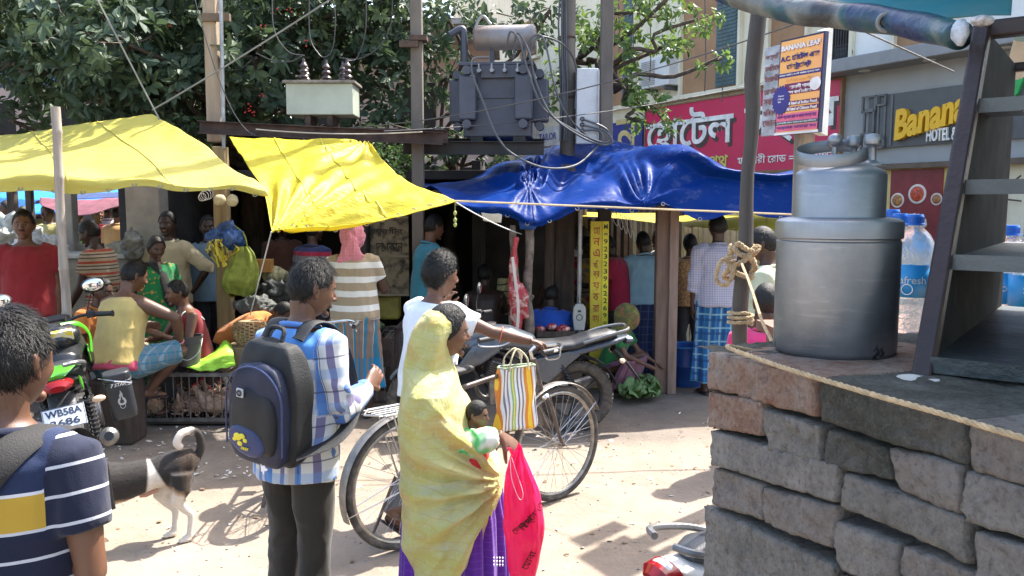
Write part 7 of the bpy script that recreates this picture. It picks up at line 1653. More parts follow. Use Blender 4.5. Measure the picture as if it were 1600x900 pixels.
for i, (x0, x1, y0, y1, lab) in enumerate([(-30, 12, 395, 448, 'upper cardboard carton at the left edge'), (-30, 14, 450, 500, 'lower cardboard carton at the left edge')]):
 a = P(x0, y1, 7.4); b = P(x1, y0, 7.4); q = MB(); q.box(((a.x+b.x)/2, 7.6, (a.z+b.z)/2), (b.x-a.x, .4, b.z-a.z)); o = tag(q.build('carton', mat('brown_card', (.38, .27, .14), .8, vary=.12), smooth=False, bevel=.004), lab, 'box')
 text_obj('print', '70 R' if i == 0 else '504', mat('card_ink', (.12, .08, .04), .8), o, frame((b.x-.06, 7.397, (a.z+b.z)/2+.03), (1, 0, 0), (0, -1, 0)), 1, .001, .01, .09)
a = P(-30, 505, 7.4); b = P(14, 505, 7.4); q = MB(); q.box(((a.x+b.x)/2, 7.6, a.z/2-.03), (b.x-a.x+.05, .45, a.z)); tag(q.build('wooden_crate', mat('crate_wood', (.22, .16, .09), .85), smooth=False, bevel=.01), 'wooden crate under the two cartons at the left edge', 'crate')
zt = P(0, 583, 6.55).z+.04
bc = Vector((P(266, 0, 6.6).x, 6.68, zt)); bk_ = empty('bucket', bc, .3, 'grey plastic bucket with thin wire handle on the long cage', 'bucket')
q = MB(); q.lathe([(.085, 0), (.112, .235), (.118, .236), (.118, .25), (.108, .25), (.082, .01), (0, .01)], (0, 0, 0), 40); q.lathe([(.1075, .19), (.114, .19), (.114, .20), (.1085, .20)], (0, 0, 0), 40, cap=False); q.build('pail', mat('grey_pail', (.085, .075, .075), .5, vary=.15), bk_)
q = MB(); q.tube(spline([(-.112, 0, .22), (-.09, -.12, .13), (0, -.155, .07), (.09, -.12, .13), (.112, 0, .22)], 8), .003, 6); q.build('handle', mat('wire_white', (.6, .6, .6), .4), bk_)
lump((P(230, 0, 6.55).x, 6.62, zt+.08), (.10, .08, .085), mat('pink_meat_bag', (.42, .10, .14), .3, vary=.5, vs=20), 'meat_bag', seed=12, amp=.5, lab='pink knotted plastic bag beside the grey bucket', cat='bag')
t_ = mat('lime_plastic', (.30, .62, .05), .4, vary=.2, vs=6)
sheet('green_sheet', [[(289, 556, 6.9), (310, 558, 6.9), (335, 548, 6.95), (352, 530, 7.0), (362, 540, 7.0)], [(290, 566, 6.7), (310, 566, 6.7), (330, 560, 6.7), (350, 556, 6.75), (366, 560, 6.75)], [(292, 576, 6.56), (312, 579, 6.54), (332, 578, 6.54), (352, 574, 6.55), (368, 572, 6.55)]], t_, 40, 24, 'bright lime green plastic sheet lying on the long cage', 'plastic sheet', lambda u, v, p: Vector((0, 0, .02*noise.noise(p*14))))
lump((P(188, 0, 6.75).x, 6.8, zt+.07), (.13, .1, .09), mat('dusty_cloth', (.40, .33, .22), .8, vary=.3), 'plucked_chicken', seed=4, amp=.4, lab='pale plucked chicken in front of the squatting man', cat='chicken')
q = MB(); cB = P(385, 518, 7.0)
for k in range(14):
 f = k/13; r = .10+.05*math.sin(f*2.6); pts = [V(r*math.cos(t*6.283/48), r*math.sin(t*6.283/48), .20*f)+V(0, 0, .004*math.sin(t*6.283/48*12+k*3.14)) for t in range(48)]; q.tube(pts, .004, 5, closed=True)
bs_ = q.build('wicker_basket', mat('wicker', (.30, .22, .12), .8, vary=.3)); bs_.location = (cB.x, 7.1, cB.z-.13); tag(bs_, 'upturned wicker basket beside the green sheet', 'basket')
q = MB()
for k in range(24):
 th = 6.283*k/24; q.tube([((.10+.05*math.sin(f*2.6/5))*math.cos(th), (.10+.05*math.sin(f*2.6/5))*math.sin(th), .04*f) for f in range(6)], .005, 5)
q.lathe([(0, .2), (.10, .205)], (0, 0, 0), 24, cap=False); q.build('ribs', bpy.data.materials['wicker'], bs_)
q = MB(); q.box((bs_.location.x, 7.1, (bs_.location.z)/2), (.4, .35, bs_.location.z)); tag(q.build('wooden_crate', bpy.data.materials['crate_wood'], smooth=False, bevel=.01), 'wooden crate under the wicker basket', 'crate')
MEAT = mat('raw_meat', (.36, .028, .035), .35, vary=.3, vs=14, c2=(.60, .40, .34), lo=.5, hi=.62, bump=.5, bs=30)
mt = P(806, 445, 7.22); q = MB(); q.tube([mt+V(0, 0, .42), mt+V(-.01, 0, .30), mt+V(-.03, 0, .12), mt+V(-.01, 0, -.08), mt+V(0, 0, -.28), mt+V(.02, 0, -.42)], [(.02, .02), (.045, .03), (.055, .04), (.085, .055), (.075, .05), (.03, .03)], 14)
q.tube([mt+V(.02, 0, .0), mt+V(.07, 0, -.12), mt+V(.09, 0, -.30)], [.04, .05, .03], 10)
b_ = remeshed(q, .013, 1); a_ = vget(b_); a_ += nget(b_)*(fnoise(a_.astype(float), 28, 8)*.014)[:, None]; vset(b_, a_); ht = tag(obj('hanging_meat', b_, MEAT), 'long red cut of meat hanging on the split wooden post', 'meat')
q = MB(); q.tube(spline([mt+V(-.03, -.05, .25), mt+V(-.0, -.065, .0), mt+V(.02, -.06, -.2), mt+V(.01, -.05, -.42)], 6), [(.022, .012)]*19, 8); q.build('bone_strip', mat('fat_white', (.60, .50, .44), .5, vary=.15), ht)
ty = Vector((P(868, 0, 7.5).x, 7.5, P(0, 522, 7.5).z)); tr_ = empty('meat_tray', ty, .1, 'shallow dark tray of red meat beyond the silver motorcycle', 'tray')
q = MB(); q.box((0, 0, 0), (.34, .26, .02)); q.box((-.17, 0, .02), (.012, .26, .05)); q.box((.17, 0, .02), (.012, .26, .05)); q.box((0, -.13, .02), (.34, .012, .05)); q.box((0, .13, .02), (.34, .012, .05)); q.build('tray_body', DW, tr_, smooth=False)
for i in range(7): lump((rs.uniform(-.12, .12), rs.uniform(-.08, .08), .04+.015*(i % 2)), (.045, .035, .025), MEAT, 'meat_piece', tr_, seed=i, amp=.4, vox=.008)
q = MB(); q.box((ty.x, ty.y, ty.z/2-.01), (.5, .4, ty.z-.02)); tag(q.build('butcher_block', DW, smooth=False, bevel=.015), 'dark butcher block under the meat tray', 'block')
sc_ = P(905, 500, 7.85); s_r = empty('weighing_scale', (sc_.x, 7.85, sc_.z-.12), 0, 'pale hanging weighing scale with a rounded body below the thin pipe', 'scale')
q = MB(); pl = [(-.05, -.10), (.05, -.10), (.065, .02), (.06, .12), (.035, .16), (-.035, .16), (-.06, .12), (-.065, .02)]; q.prism(pl, .05, Matrix(((1, 0, 0), (0, 0, -1), (0, 1, 0))), (0, .02, .12)); q.build('scale_body', mat('scale_enamel', (.42, .42, .38), .4, vary=.1), s_r, smooth=False, bevel=.012)
q = MB(); q.torus((0, -.034, .15), .028, .003, Matrix.Rotation(R(90), 3, 'X'), 20, 5); q.box((0, -.034, .21), (.03, .004, .02)); q.build('dial', mat('dial_ink', (.05, .05, .05), .5), s_r)
q = MB(); q.tube([(0, 0, .02), (0, 0, -.12)], .012, 8); q.tube([(0, 0, .28), (0, 0, .34)], .008, 8); q.build('stem', GALV, s_r)
for i, (x, y, w, h, D, lab) in enumerate([(785, 455, .14, .3, 9.0, 'cream plastic sheet with black stripes inside the butcher shop'), (862, 365, .12, .22, 8.9, 'yellow and black printed bag hanging inside the butcher shop'), (880, 500, .1, .1, 8.8, 'small pale parcel in the dark shop')]):
 c = P(x, y, D); q = MB(); q.grid(lambda u, v: c+V((u-.5)*w+.02*v, .02*math.sin(u*9), (v-.5)*h), 16, 12)
 t = NT('striped_sheet'); v_ = t.coord(); m_ = t.done(stripef([(0, (.50, .44, .22)), (.62, (.03, .03, .03)), (.8, (.5, .44, .22))], .075, 2, warp=.06)(t, v_), .5); tag(q.build('plastic_sheet', m_, angle=180, solid=.004), lab, 'plastic sheet')
px0 = P(942, 0, 7.95); z1_ = P(0, 346, 7.95).z
YP = mat('yellow_sign_paint', (.58, .46, .03), .6, vary=.15, vs=6); YP2 = mat('bright_yellow_paint', (.68, .60, .03), .55, vary=.08, vs=6)
yp = tag(MB().box((px0.x-.035, 8.0, z1_/2), (.115, .1, z1_)).build('yellow_post', YP, smooth=False), 'square yellow post painted with red Bengali letters and a black phone number', 'post')
q = MB(); q.box((px0.x+.052, 7.99, z1_/2+.01), (.058, .1, z1_-.02)); q.build('number_strip', YP2, yp, smooth=False)
RDI = mat('red_sign_ink', (.33, .03, .02), .6); BKI = mat('black_sign_ink', (.02, .02, .02), .6)
for i, ch in enumerate(['েহা', 'ন', 'এ', 'বি', 'ক্র', 'য়', 'ক', 'রা', 'হয়']):
 text_obj('letter', ch, RDI, yp, frame((px0.x-.035, 7.948, z1_-.09-i*.108), (1, 0, 0) if i != 3 else (.9, 0, .2), (0, -1, 0)), 1, .001, .01, .062, .075)
for i, ch in enumerate('M=9232396226 9='.replace(' ', '')):
 text_obj('digit', ch, BKI, yp, frame((px0.x+.052, 7.938, z1_-.05-i*.072), (1, 0, 0), (0, -1, 0)), 1, .001, .012, .036, .048 if ch != '=' else .02)
wl = MB()
for i in range(5):
 c = P(955+i*7, 330+i*3, 8.0); wl.tube(spline([c, c+V(.03, 0, -.10), c+V(.06, -.03, -.14-.02*i), c+V(.07, 0, -.05), c+V(.02, .02, .01)], 5), .003, 5)
tag(wl.build('tangled_wire', mat('pale_wire', (.5, .5, .48), .5)), 'tangle of pale wires above the yellow post', 'wire')
q = MB();
for z in (0, -.05, -.085): q.ell(P(711, 333, 6.0)+V(0, 0, z), (.013, .013, .018), 10, 8)
q.tube([P(711, 316, 6.0), P(711, 333, 6.0)+V(0, 0, -.1)], .002, 4); tag(q.build('lime_charm', mat('lime_fruit', (.33, .36, .10), .5)), 'string of small green limes under the yellow tarp corner', 'charm')
bd = Vector((P(1085, 0, 8.1).x, 8.1, 0)); q = MB(); q.lathe([(.15, 0), (.17, .05), (.175, .2), (.18, .21), (.175, .22), (.185, .38), (.195, .385), (.195, .41), (.18, .41), (.165, .05), (0, .04)], bd, 40); tag(q.build('blue_bin', mat('blue_plastic', (.015, .07, .28), .4, vary=.12), fix=False), 'blue plastic bin right of the thick reddish post', 'bin')
q = MB(); q.torus(bd+V(0, 0, .40), .19, .012, None, 40, 8); q.build('bin_rim', mat('rim_blue', (.03, .16, .42), .4), bpy.data.objects['blue_bin'])
for i, (x, y, D, lab) in enumerate([(1005, 590, 7.6, 'loose head of pale green cabbage leaves behind the motorcycle tail'), (1022, 598, 7.45, 'second heap of cabbage leaves beside the reddish post'), (1000, 605, 7.3, 'cabbage leaf trimmings nearest the motorcycle wheel')]):
 c = Vector((P(x, 0, D).x, D, 0)); q = MB(); r3 = random.Random(i)
 for k in range(16):
  th = r3.random()*6.28; ph = r3.uniform(.1, 1.2); d = V(math.cos(th)*math.cos(ph), math.sin(th)*math.cos(ph), math.sin(ph)); s_ = d.cross(V(0, 0, 1)).normalized(); u_ = s_.cross(d); L = r3.uniform(.10, .17); o = c+V(0, 0, .04)+d*.04
  q.grid(lambda u, v: o+d*L*v+s_*(u-.5)*L*1.1*math.sin(3.1*min(1, v*.8+.15))+u_*(.05*math.cos((u-.5)*3)+.012*math.sin(u*17+v*9))*1.0, 9, 7)
 tag(q.build('cabbage_leaves', mat('cabbage_green', (.09, .16, .045), .55, vary=.4, vs=12, bump=.3) if i == 0 else bpy.data.materials['cabbage_green'], angle=180, solid=.002), lab, 'vegetables')
sheet('market_awning', [[(-60, 292, 15), (60, 296, 15), (200, 290, 15)], [(-60, 330, 13), (60, 333, 13), (200, 312, 13)]], mat('sky_blue_tarp', (.02, .20, .62), .5, vary=.2), 30, 10, 'bright blue tarpaulin over the far market stalls', 'tarpaulin', lambda u, v, p: Vector((0, 0, .08*noise.noise(p*.9))))
sheet('market_awning', [[(62, 308, 12.6), (125, 312, 12.4), (196, 308, 12.4)], [(66, 320, 12.2), (125, 328, 12.0), (196, 322, 12.0)], [(110, 335, 11.8), (140, 334, 11.8), (196, 320, 11.8)]], mat('maroon_cloth', (.15, .045, .065), .8, vary=.3, vs=5), 30, 16, 'maroon cloth awning hanging over the far market crowd', 'awning', lambda u, v, p: Vector((0, 0, .03*noise.noise(p*3))))
sheet('market_awning', [[(100, 304, 13.2), (190, 300, 13.2)], [(108, 312, 12.8), (196, 308, 12.8)]], mat('navy_cloth', (.02, .045, .14), .8), 20, 8, 'navy strip of awning above the maroon cloth', 'awning')
for i, (px, D, w) in enumerate(((20, 11, .10), (47, 9.4, .07), (193, 12, .09))):
 q = MB(); x = P(px, 320, D).x; q.box((x, D, 1.1), (w, w, 2.2)); tag(q.build('stall_post', DW if i < 2 else CONC, smooth=False, bevel=.006), ['dark stall post at the far left edge', 'dark stall post just behind the man in red', 'pale far stall post beside the broad pillar'][i], 'post')
q = MB(); q.box((P(80, 0, 17).x, 17, 1.2), (8, .2, 2.4)); tag(q.build('far_stall_wall', mat('far_dark', (.10, .09, .08), .9, vary=.4, vs=1.5), smooth=False), 'dim wall closing the far market behind the crowd', 'wall')
q = MB(); q.box((P(85, 0, 11.2).x, 11.2, .45), (3.2, .7, .9)); tag(q.build('far_counter', mat('far_counter', (.30, .28, .24), .8, vary=.3), smooth=False, bevel=.02), 'low stall counter between the near counter and the far crowd', 'counter')
def dogmat():
 t = NT('dog_coat'); v = t.coord(); s3 = t.sep(v); n = t.noise(v, 9, 4)
 zz = t.math('ADD', s3[2], t.math('MULTIPLY', t.math('SUBTRACT', n, .5), .10))
 k = t.math('ADD', zz, t.math('MULTIPLY', t.math('ABSOLUTE', s3[1]), -.12))
 sad = t.ramp(k, [(.278, (0, 0, 0)), (.296, (1, 1, 1))])
 tan = t.ramp(k, [(.250, (0, 0, 0)), (.278, (1, 1, 1))])
 hip = t.math('ABSOLUTE', t.math('SUBTRACT', t.math('ADD', s3[1], t.math('MULTIPLY', s3[2], .20)), .175))
 hip = t.math('ADD', hip, t.math('MULTIPLY', t.math('SUBTRACT', s3[2], .43), .30))
 hipm = t.ramp(hip, [(.010, (1, 1, 1)), (.022, (0, 0, 0))])
 rump = t.ramp(t.math('SUBTRACT', t.math('ADD', s3[1], t.math('MULTIPLY', n, .03)), t.math('MULTIPLY', s3[2], -.10)), [(.278, (0, 0, 0)), (.292, (1, 1, 1))])
 low = t.ramp(zz, [(.20, (0, 0, 0)), (.24, (1, 1, 1))])
 W_ = t.mix(t.noise(v, 60, 3), (.46, .40, .33), (.66, .61, .54))
 c = t.mix(tan, W_, (.30, .19, .11)); c = t.mix(sad, c, t.mix(n, (.012, .010, .010), (.03, .024, .02)))
 c = t.mix(t.math('MULTIPLY', hipm, t.math('SUBTRACT', 1, rump)), c, W_)
 c = t.mix(t.math('MULTIPLY', rump, low), c, t.mix(t.noise(v, 20, 3), (.012, .010, .009), (.06, .035, .02)))
 t.bump(t.noise(v, 200, 3, .6, (1, .3, 1)), .5, .004); return t.done(c, .75, 0, Specular_IOR_Level=.25, Sheen_Weight=.1)
DOGM = dogmat()
dy = R(-60); dog = MB()
dog.tube([(0, .325, .40), (0, .29, .415), (0, .22, .405), (0, .10, .385), (0, -.05, .365), (0, -.16, .365), (0, -.24, .39), (0, -.30, .43), (0, -.36, .49)],
  [(.035, .045), (.068, .080), (.082, .092), (.078, .080), (.092, .105), (.098, .128), (.090, .115), (.065, .08), (.058, .062)], 20, axis=V(1, 0, 0))
dog.tube([(0, -.33, .47), (0, -.39, .53), (0, -.42, .57)], [.07, .055, .05], 14)
dog.ell((0, -.445, .595), (.060, .075, .058), 16, 12); dog.tube([(0, -.48, .585), (0, -.54, .565), (0, -.60, .555)], [(.042, .038), (.028, .028), (.020, .018)], 12)
for s_ in (-1, 1):
 dog.tube([(.035*s_, -.415, .64), (.058*s_, -.40, .67), (.085*s_, -.405, .645)], [(.024, .012), (.022, .008), (.008, .004)], 8)
 oy = .03*s_
 dog.tube([(.05*s_, .235, .38), (.066*s_, .20+oy, .29), (.064*s_, .180+oy, .240), (.060*s_, .215+oy, .185), (.058*s_, .245+oy, .150), (.058*s_, .240+oy, .10), (.058*s_, .232+oy, .035), (.058*s_, .210+oy, .016)],
   [(.062, .085), (.050, .075), (.036, .048), (.024, .030), (.019, .024), (.016, .018), (.017, .019), (.022, .015)], 14)
 dog.ell((.058*s_, .212+oy, .016), (.025, .038, .016), 10, 6)
 for k in (-1, 0, 1): dog.ell((.058*s_+.014*k, .185+oy, .012), (.009, .014, .011), 8, 5)
 f = -.02*s_
 dog.tube([(.060*s_, -.20, .40), (.072*s_, -.235, .30), (.066*s_, -.185+f, .235), (.060*s_, -.20+f, .13), (.058*s_, -.205+f, .06), (.058*s_, -.21+f, .02)], [(.04, .07), (.036, .055), (.027, .034), (.019, .021), (.016, .018), (.020, .016)], 12)
 dog.ell((.058*s_, -.232+f, .015), (.024, .036, .015), 10, 6)
 for k in (-1, 0, 1): dog.ell((.058*s_+.013*k, -.258+f, .012), (.009, .013, .011), 8, 5)
me = remeshed(dog, .0078, 4)
dm = MB(); mesh_to_mb(me, dm); dv = vget(me); dn = nget(me); rf = np.random.RandomState(4)
for k in rf.choice(len(dv), 9000):
 b = dv[k]+rf.normal(size=3)*.003; n = dn[k]; fl = np.array([0, 1, -.35])+rf.normal(size=3)*.25; fl -= n*fl.dot(n); fl /= np.linalg.norm(fl)+1e-6; L = rf.uniform(.007, .015)*(1 if b[2] > .2 else .5); w = np.cross(n, fl)*.0012
 dm.add([(b-w).tolist(), (b+w).tolist(), (b+fl*L+n*L*.28).tolist()], [(0, 1, 2)])
d_o = dm.build('dog', DOGM, None, angle=180)
hc = Vector((P(250, 0, 4.28).x, 4.28, 0)); D_dir = Vector((math.sin(dy), -math.cos(dy), 0)); d_o.location = hc+D_dir*.235; d_o.rotation_euler = (0, 0, dy)
tag(d_o, 'black, white and tan street dog with curled tail standing on the sandy ground', 'dog')
tail = MB(); pts = spline([(0, .315, .42), (0, .345, .49), (.01, .335, .565), (.02, .295, .595), (.03, .245, .585), (.035, .222, .545), (.03, .238, .515)], 8); tail.tube(pts, [.026-.004*math.sin(i*.1)-.010*(i/(len(pts)-1))**2 for i in range(len(pts))], 14); tail.ell(pts[-1], .016, 10, 8)
def tailm():
 t = NT('dog_tail'); v = t.coord(); s3 = t.sep(v); n = t.noise(v, 30, 3)
 k = t.math('ADD', t.math('SUBTRACT', s3[1], .285), t.math('MULTIPLY', t.math('SUBTRACT', n, .5), .05)); c = t.ramp(k, [(.0, (.58, .50, .42)), (.03, (.02, .015, .012))]); t.bump(t.noise(v, 150, 3), .6, .006); return t.done(c, .8)
b_ = remeshed(tail, .006, 2); a_ = vget(b_); a_ += nget(b_)*(fnoise(a_.astype(float), 90, 4)*.002)[:, None]; vset(b_, a_); obj('tail', b_, tailm(), d_o)
q = MB()
for s_ in (-1, 1): q.ell((.030*s_, -.497, .612), (.008, .008, .008), 8, 6)
q.ell((0, -.618, .560), (.013, .010, .010), 10, 6); q.build('nose', EYEB, d_o)
q = MB(); q.tube([(0, .12, .305), (0, .06, .285), (0, .03, .278)], [.02, .022, .012], 10); q.build('belly_skin', mat('pink_skin', (.42, .22, .17), .6), d_o)
def Lp(px, D, z=0): return Vector((P(px, 320, D).x, D, z))
GRP = 'people at the street market'
def stA(t, v):
 p = t.coord('pc'); z = t.sep(p)[2]; zz = z
 fr = t.math('FRACT', t.math('MULTIPLY_ADD', zz, 1/.062, 10.2)); c = t.ramp(fr, [(0, (.45, .46, .50)), (.11, (.008, .011, .030)), (.999, (.008, .011, .030))], 'CONSTANT')
 x = t.sep(p)[0]; is_t = t.math('LESS_THAN', x, .19)
 y = t.math('MULTIPLY', t.math('GREATER_THAN', zz, 1.11), t.math('LESS_THAN', zz, 1.185)); c = t.mix(t.math('MULTIPLY', y, is_t), c, (.42, .27, .035))
 top = t.math('GREATER_THAN', zz, 1.192); c = t.mix(t.math('MULTIPLY', top, is_t), c, (.012, .022, .062))
 yt = t.math('MULTIPLY', t.math('GREATER_THAN', zz, 1.185), t.math('LESS_THAN', zz, 1.192)); return t.mix(t.math('MULTIPLY', yt, is_t), c, (.55, .56, .6))
A = Person('man in navy white striped t-shirt seen from behind, bottom left', Lp(22, 1.80), 176, 1.515, 'brown', headat=P(17, 552, 1.80), hs=1.03, vox=.009, hands=1, strands=5200, hair='short', seed=3, head=(-6, 4, 0), girth=1.0, feet='shoes', group=GRP,
  arms={'r': ((-.20, .12, -1), (.75, -.75, .2), (.7, -.6, .5)), 'l': ((.2, .05, -1), (-.1, -1, .2), (-.3, -1, .3))})
A.shirt(cloth('navy_stripe_jersey', (.02, .03, .07), colf=stA, folds=.45), .30, -.16, .022, 't_shirt', True, folds=.004, attr=True, vox=.008)
A.trousers(cloth('dark_jeans', (.03, .035, .05)), folds=.006)
BLKS = mat('black_webbing', (.016, .015, .015), .8, vary=.15, bump=.3, bs=260)
def strapband(person, pts, w, m, name, parent, th=.006, n=8, axis=None):
 q = MB(); c = spline(pts, n); ax = [person.sax if axis is None else Vector(axis)]*len(c); q.tube(c, [(w/2, th)]*len(c), 12, axis=ax); return q.build(name, m, parent)
def wloc(p, o): return o.matrix_world.inverted() @ p
bpk = empty('shoulder_bag', A.W @ (A.sp(.4)+V(.1, .22, 0)), R(176), 'dark shoulder bag whose broad strap crosses the striped man', 'bag')
q = MB(); sh = A.sh['r']; f_ = A.neck
up_ = lambda x, y, z: A.W @ (f_+V(x, y, z))
q.tube(spline([up_(-.13, -.13, -.22), up_(-.118, -.115, -.08), up_(-.108, -.05, .005), up_(-.09, .04, .012), up_(-.06, .115, -.03), up_(-.01, .155, -.11), up_(.06, .175, -.20), up_(.13, .18, -.29)], 8), [(.036, .007)]*57, 12, axis=[A.W.to_3x3() @ V(.9, .45, .2)]*57)
o = q.build('strap', BLKS, None, angle=70); o.parent = bpk; o.matrix_parent_inverse = bpk.matrix_world.inverted() if False else Matrix.Translation(bpk.location) .inverted()
bpk.rotation_euler = (0, 0, 0)
q = MB(); q.box(A.W @ (A.sp(.35)+V(.20, .24, 0)), (.26, .12, .30)); o = q.build('bag_body', BLKS, None, bevel=.03); o.parent = bpk; o.matrix_parent_inverse = Matrix.Translation(-bpk.location)
PLAID = checkf((.55, .56, .56), [(0, .105, .10, .38, (.03, .13, .42), .9), (0, .105, .58, .16, (.09, .07, .20), .85), (0, .135, .80, .03, (.05, .05, .08), .8), (2, .13, .2, .30, (.10, .26, .55), .40), (2, .13, .6, .05, (.05, .05, .1), .7), (0, .27, .36, .10, (.50, .42, .30), .7)], 'pc')
def plaidB(t, v):
 c = PLAID(t, v); p = t.coord('pc'); z = t.sep(p)[2]; x = t.sep(p)[0]
 yoke = t.math('MULTIPLY', t.math('GREATER_THAN', z, 1.225), t.math('LESS_THAN', x, .21)); return t.mix(yoke, c, t.mix(t.noise(v, 14, 3), (.05, .17, .45), (.10, .27, .55)))
B = Person('man in blue check shirt with black backpack, walking away', Lp(487, 3.2), 152, 1.55, 'brown', headat=P(487, 447, 3.2), vox=.0095, hands=1, strands=4200, seed=11, head=(-26, 15, 0), lean=(4, 0), girth=.97, feet='shoes', group=GRP,
  legs={'l': ((.03, -.10, -1), (.02, .12, -1)), 'r': ((-.02, .02, -1), (.0, .22, -1), (-.1, -1, -.35))},
  arms={'r': ((-.10, .0, -1), (.10, -.85, .22), (.1, -.8, .4)), 'l': ((.14, .0, -1), (-.15, -.9, .3), (-.2, -1, .3))})
B.shirt(cloth('blue_plaid_cotton', (.1, .2, .5), colf=plaidB, folds=.35, fine=500), .93, -.22, .026, 'check_shirt', True, folds=.007, attr=True, vox=.0085)
B.trousers(cloth('dark_olive_trousers', (.026, .022, .017), folds=.5), ease=.018, folds=.008, vox=.009)
NAVY = mat('backpack_nylon', (.006, .007, .009), .65, vary=.12, bump=.4, bs=220); NB = mat('backpack_navy', (.005, .010, .034), .6, vary=.15, bump=.35, bs=220)
pk = empty('backpack', (0, 0, 0), 0, 'black and navy backpack with small yellow emblem on the man in the check shirt', 'backpack')
PKM = B.W @ Matrix.Translation(B.sp(.54)+V(-.02, .155, -.03)) @ Matrix.Rotation(R(-5), 4, 'Y') @ Matrix.Rotation(R(-3), 4, 'X'); pk.matrix_world = PKM
def sbox(w, d, h, e=.4, top=.75, n=24, seg=48, bulge=.0):
 """rounded soft box, front of the figure at -y; the outward face at +y"""
 q = MB(); vs = []
 for k in range(n+1):
  f = k/n; z = -h/2+h*f; u = abs(2*f-1); sc = (1-u**5)**.5 if u < 1 else 0; sc = max(sc, .02); tw = 1-(1-top)*max(0, (f-.5)*2)**2
  for j in range(seg):
   th = 6.283*j/seg; c_, s_ = math.cos(th), math.sin(th)
   vs.append(V(abs(c_)**e*(1 if c_ > 0 else -1)*w/2*sc**.5*tw, abs(s_)**e*(1 if s_ > 0 else -1)*d/2*sc*(1-.25*max(0, f-.6)), z))
 fs = [(k*seg+j, k*seg+(j+1) % seg, (k+1)*seg+(j+1) % seg, (k+1)*seg+j) for k in range(n) for j in range(seg)]+[tuple(reversed(range(seg))), tuple(range(n*seg, (n+1)*seg))]
 q.add(vs, fs); return q
def crump(q, m, name, parent, vox=.008, amp=.004, f=22, seed=0, M=None, sm=2):
 b_ = remeshed(q, vox, sm); a_ = vget(b_); h = fnoise(a_.astype(float)*np.array([1, 1, .6]), f, seed); a_ = a_+nget(b_)*(h*amp)[:, None]; vset(b_, a_)
 if M is not None: b_.transform(M)
 return obj(name, b_, m, parent)
crump(sbox(.31, .125, .49, .3), NAVY, 'main_body', pk, amp=.006, seed=1)
crump(sbox(.27, .075, .40, .3), NB, 'front_pocket', pk, amp=.005, seed=2, M=Matrix.Translation((0, .067, -.035)))
crump(sbox(.215, .055, .25, .4, .9), NAVY, 'lower_pocket', pk, amp=.005, seed=3, M=Matrix.Translation((0, .093, -.055)))
q = MB(); pts = [V(.137*math.cos(th), .102, .02+.135*math.sin(th)) for th in np.linspace(0, math.pi, 26)]; pts = [V(.137, .100, -.16)]+pts+[V(-.137, .100, -.16)]; q.tube(pts, .0035, 6); q.build('piping', mat('zip_navy', (.02, .035, .11), .4), pk)
q = MB(); q.ell((.02, .118, -.125), (.09, .012, .055), 26, 10, Matrix.Rotation(R(-12), 3, 'Y')); q.build('badge_patch', mat('patch_blue', (.015, .03, .11), .5), pk)
YE = mat('emblem_yellow', (.72, .60, .03), .5, bump=0); q = MB()
for (x, z, r_) in ((-.015, .012, .020), (.008, .018, .014), (.022, .004, .011), (-.004, -.012, .013), (-.03, .0, .010)): q.ell((.035-x, .131, -.122+z), (r_, .004, r_*.75), 12, 6)
q.build('emblem', YE, pk); text_obj('lettering', 'OKEY', YE, pk, frame((.012, .133, -.148), (-1, 0, 0), (0, 1, 0)), 1, .001, .03, .038, shear=.2)
q = MB(); q.box((.045, .122, .055), (.034, .006, .034)); lg = q.build('square_badge', mat('badge_grey', (.35, .35, .36), .4), pk, smooth=False, bevel=.003)
q = MB(); q.torus((.045, .127, .055), .010, .002, Matrix.Rotation(R(90), 3, 'X'), 18, 5); q.tube([(.045, .1275, .064), (.043, .1275, .046)], .0015, 5); q.build('badge_ring', NAVY, lg)
q = MB(); q.prism([(-.012, -.012), (-.004, -.012), (-.004, -.02), (.003, -.02), (.003, -.008), (.016, -.004), (.02, .004), (.010, .006), (.004, .014), (-.008, .010), (-.014, .016), (-.012, .0)], .002, frame((-.06, .150, -.215), (-1, 0, 0), (0, 1, .0)).to_3x3(), V(-.06, .112, -.215)); q.build('white_mark', PW, pk, smooth=False)
PIM = PKM.inverted() @ B.W
for sx in (-1, 1):
 a = [B.neck+V(sx*.075, .10, -.02), B.neck+V(sx*.085, .035, .035), B.neck+V(sx*.098, -.05, .015), B.neck+V(sx*.118, -.115, -.09), B.neck+V(sx*.135, -.135, -.22), B.neck+V(sx*.205, -.05, -.33), B.neck+V(sx*.215, .07, -.40), B.neck+V(sx*.13, .19, -.44)]
 c = spline([PIM @ p for p in a], 8); q = MB(); q.tube(c, [(.034, .008)]*len(c), 12, axis=[PIM.to_3x3() @ V(1, 0, .0)]*len(c)); q.build('shoulder_strap', NAVY, pk)
q = MB(); q.tube(spline([(-.04, .0, .235), (-.03, -.02, .275), (.03, -.02, .275), (.04, 0, .235)], 6), .009, 8); q.build('grab_loop', NAVY, pk)
def stC(t, v): return stripef([(0, (.60, .60, .57)), (.42, (.30, .24, .16))], .118, 2, off=.15, warp=.02)(t, v)
def luC(t, v):
 s = t.sep(v); th = t.math('ARCTAN2', s[0], t.math('MULTIPLY', s[1], -1)); fr = t.math('FRACT', t.math('MULTIPLY_ADD', th, 1.75, 10.3))
 hi = t.ramp(fr, [(0, (.045, .17, .25)), (.28, (.24, .15, .105)), (.58, (.055, .17, .22)), (.66, (.24, .15, .105)), (.94, (.42, .42, .38))], 'CONSTANT')
 lo = t.ramp(fr, [(0, (.02, .20, .38)), (.28, (.18, .17, .16)), (.58, (.02, .19, .36)), (.8, (.20, .16, .13))], 'CONSTANT')
 return t.mix(t.math('LESS_THAN', s[2], .52), hi, lo)
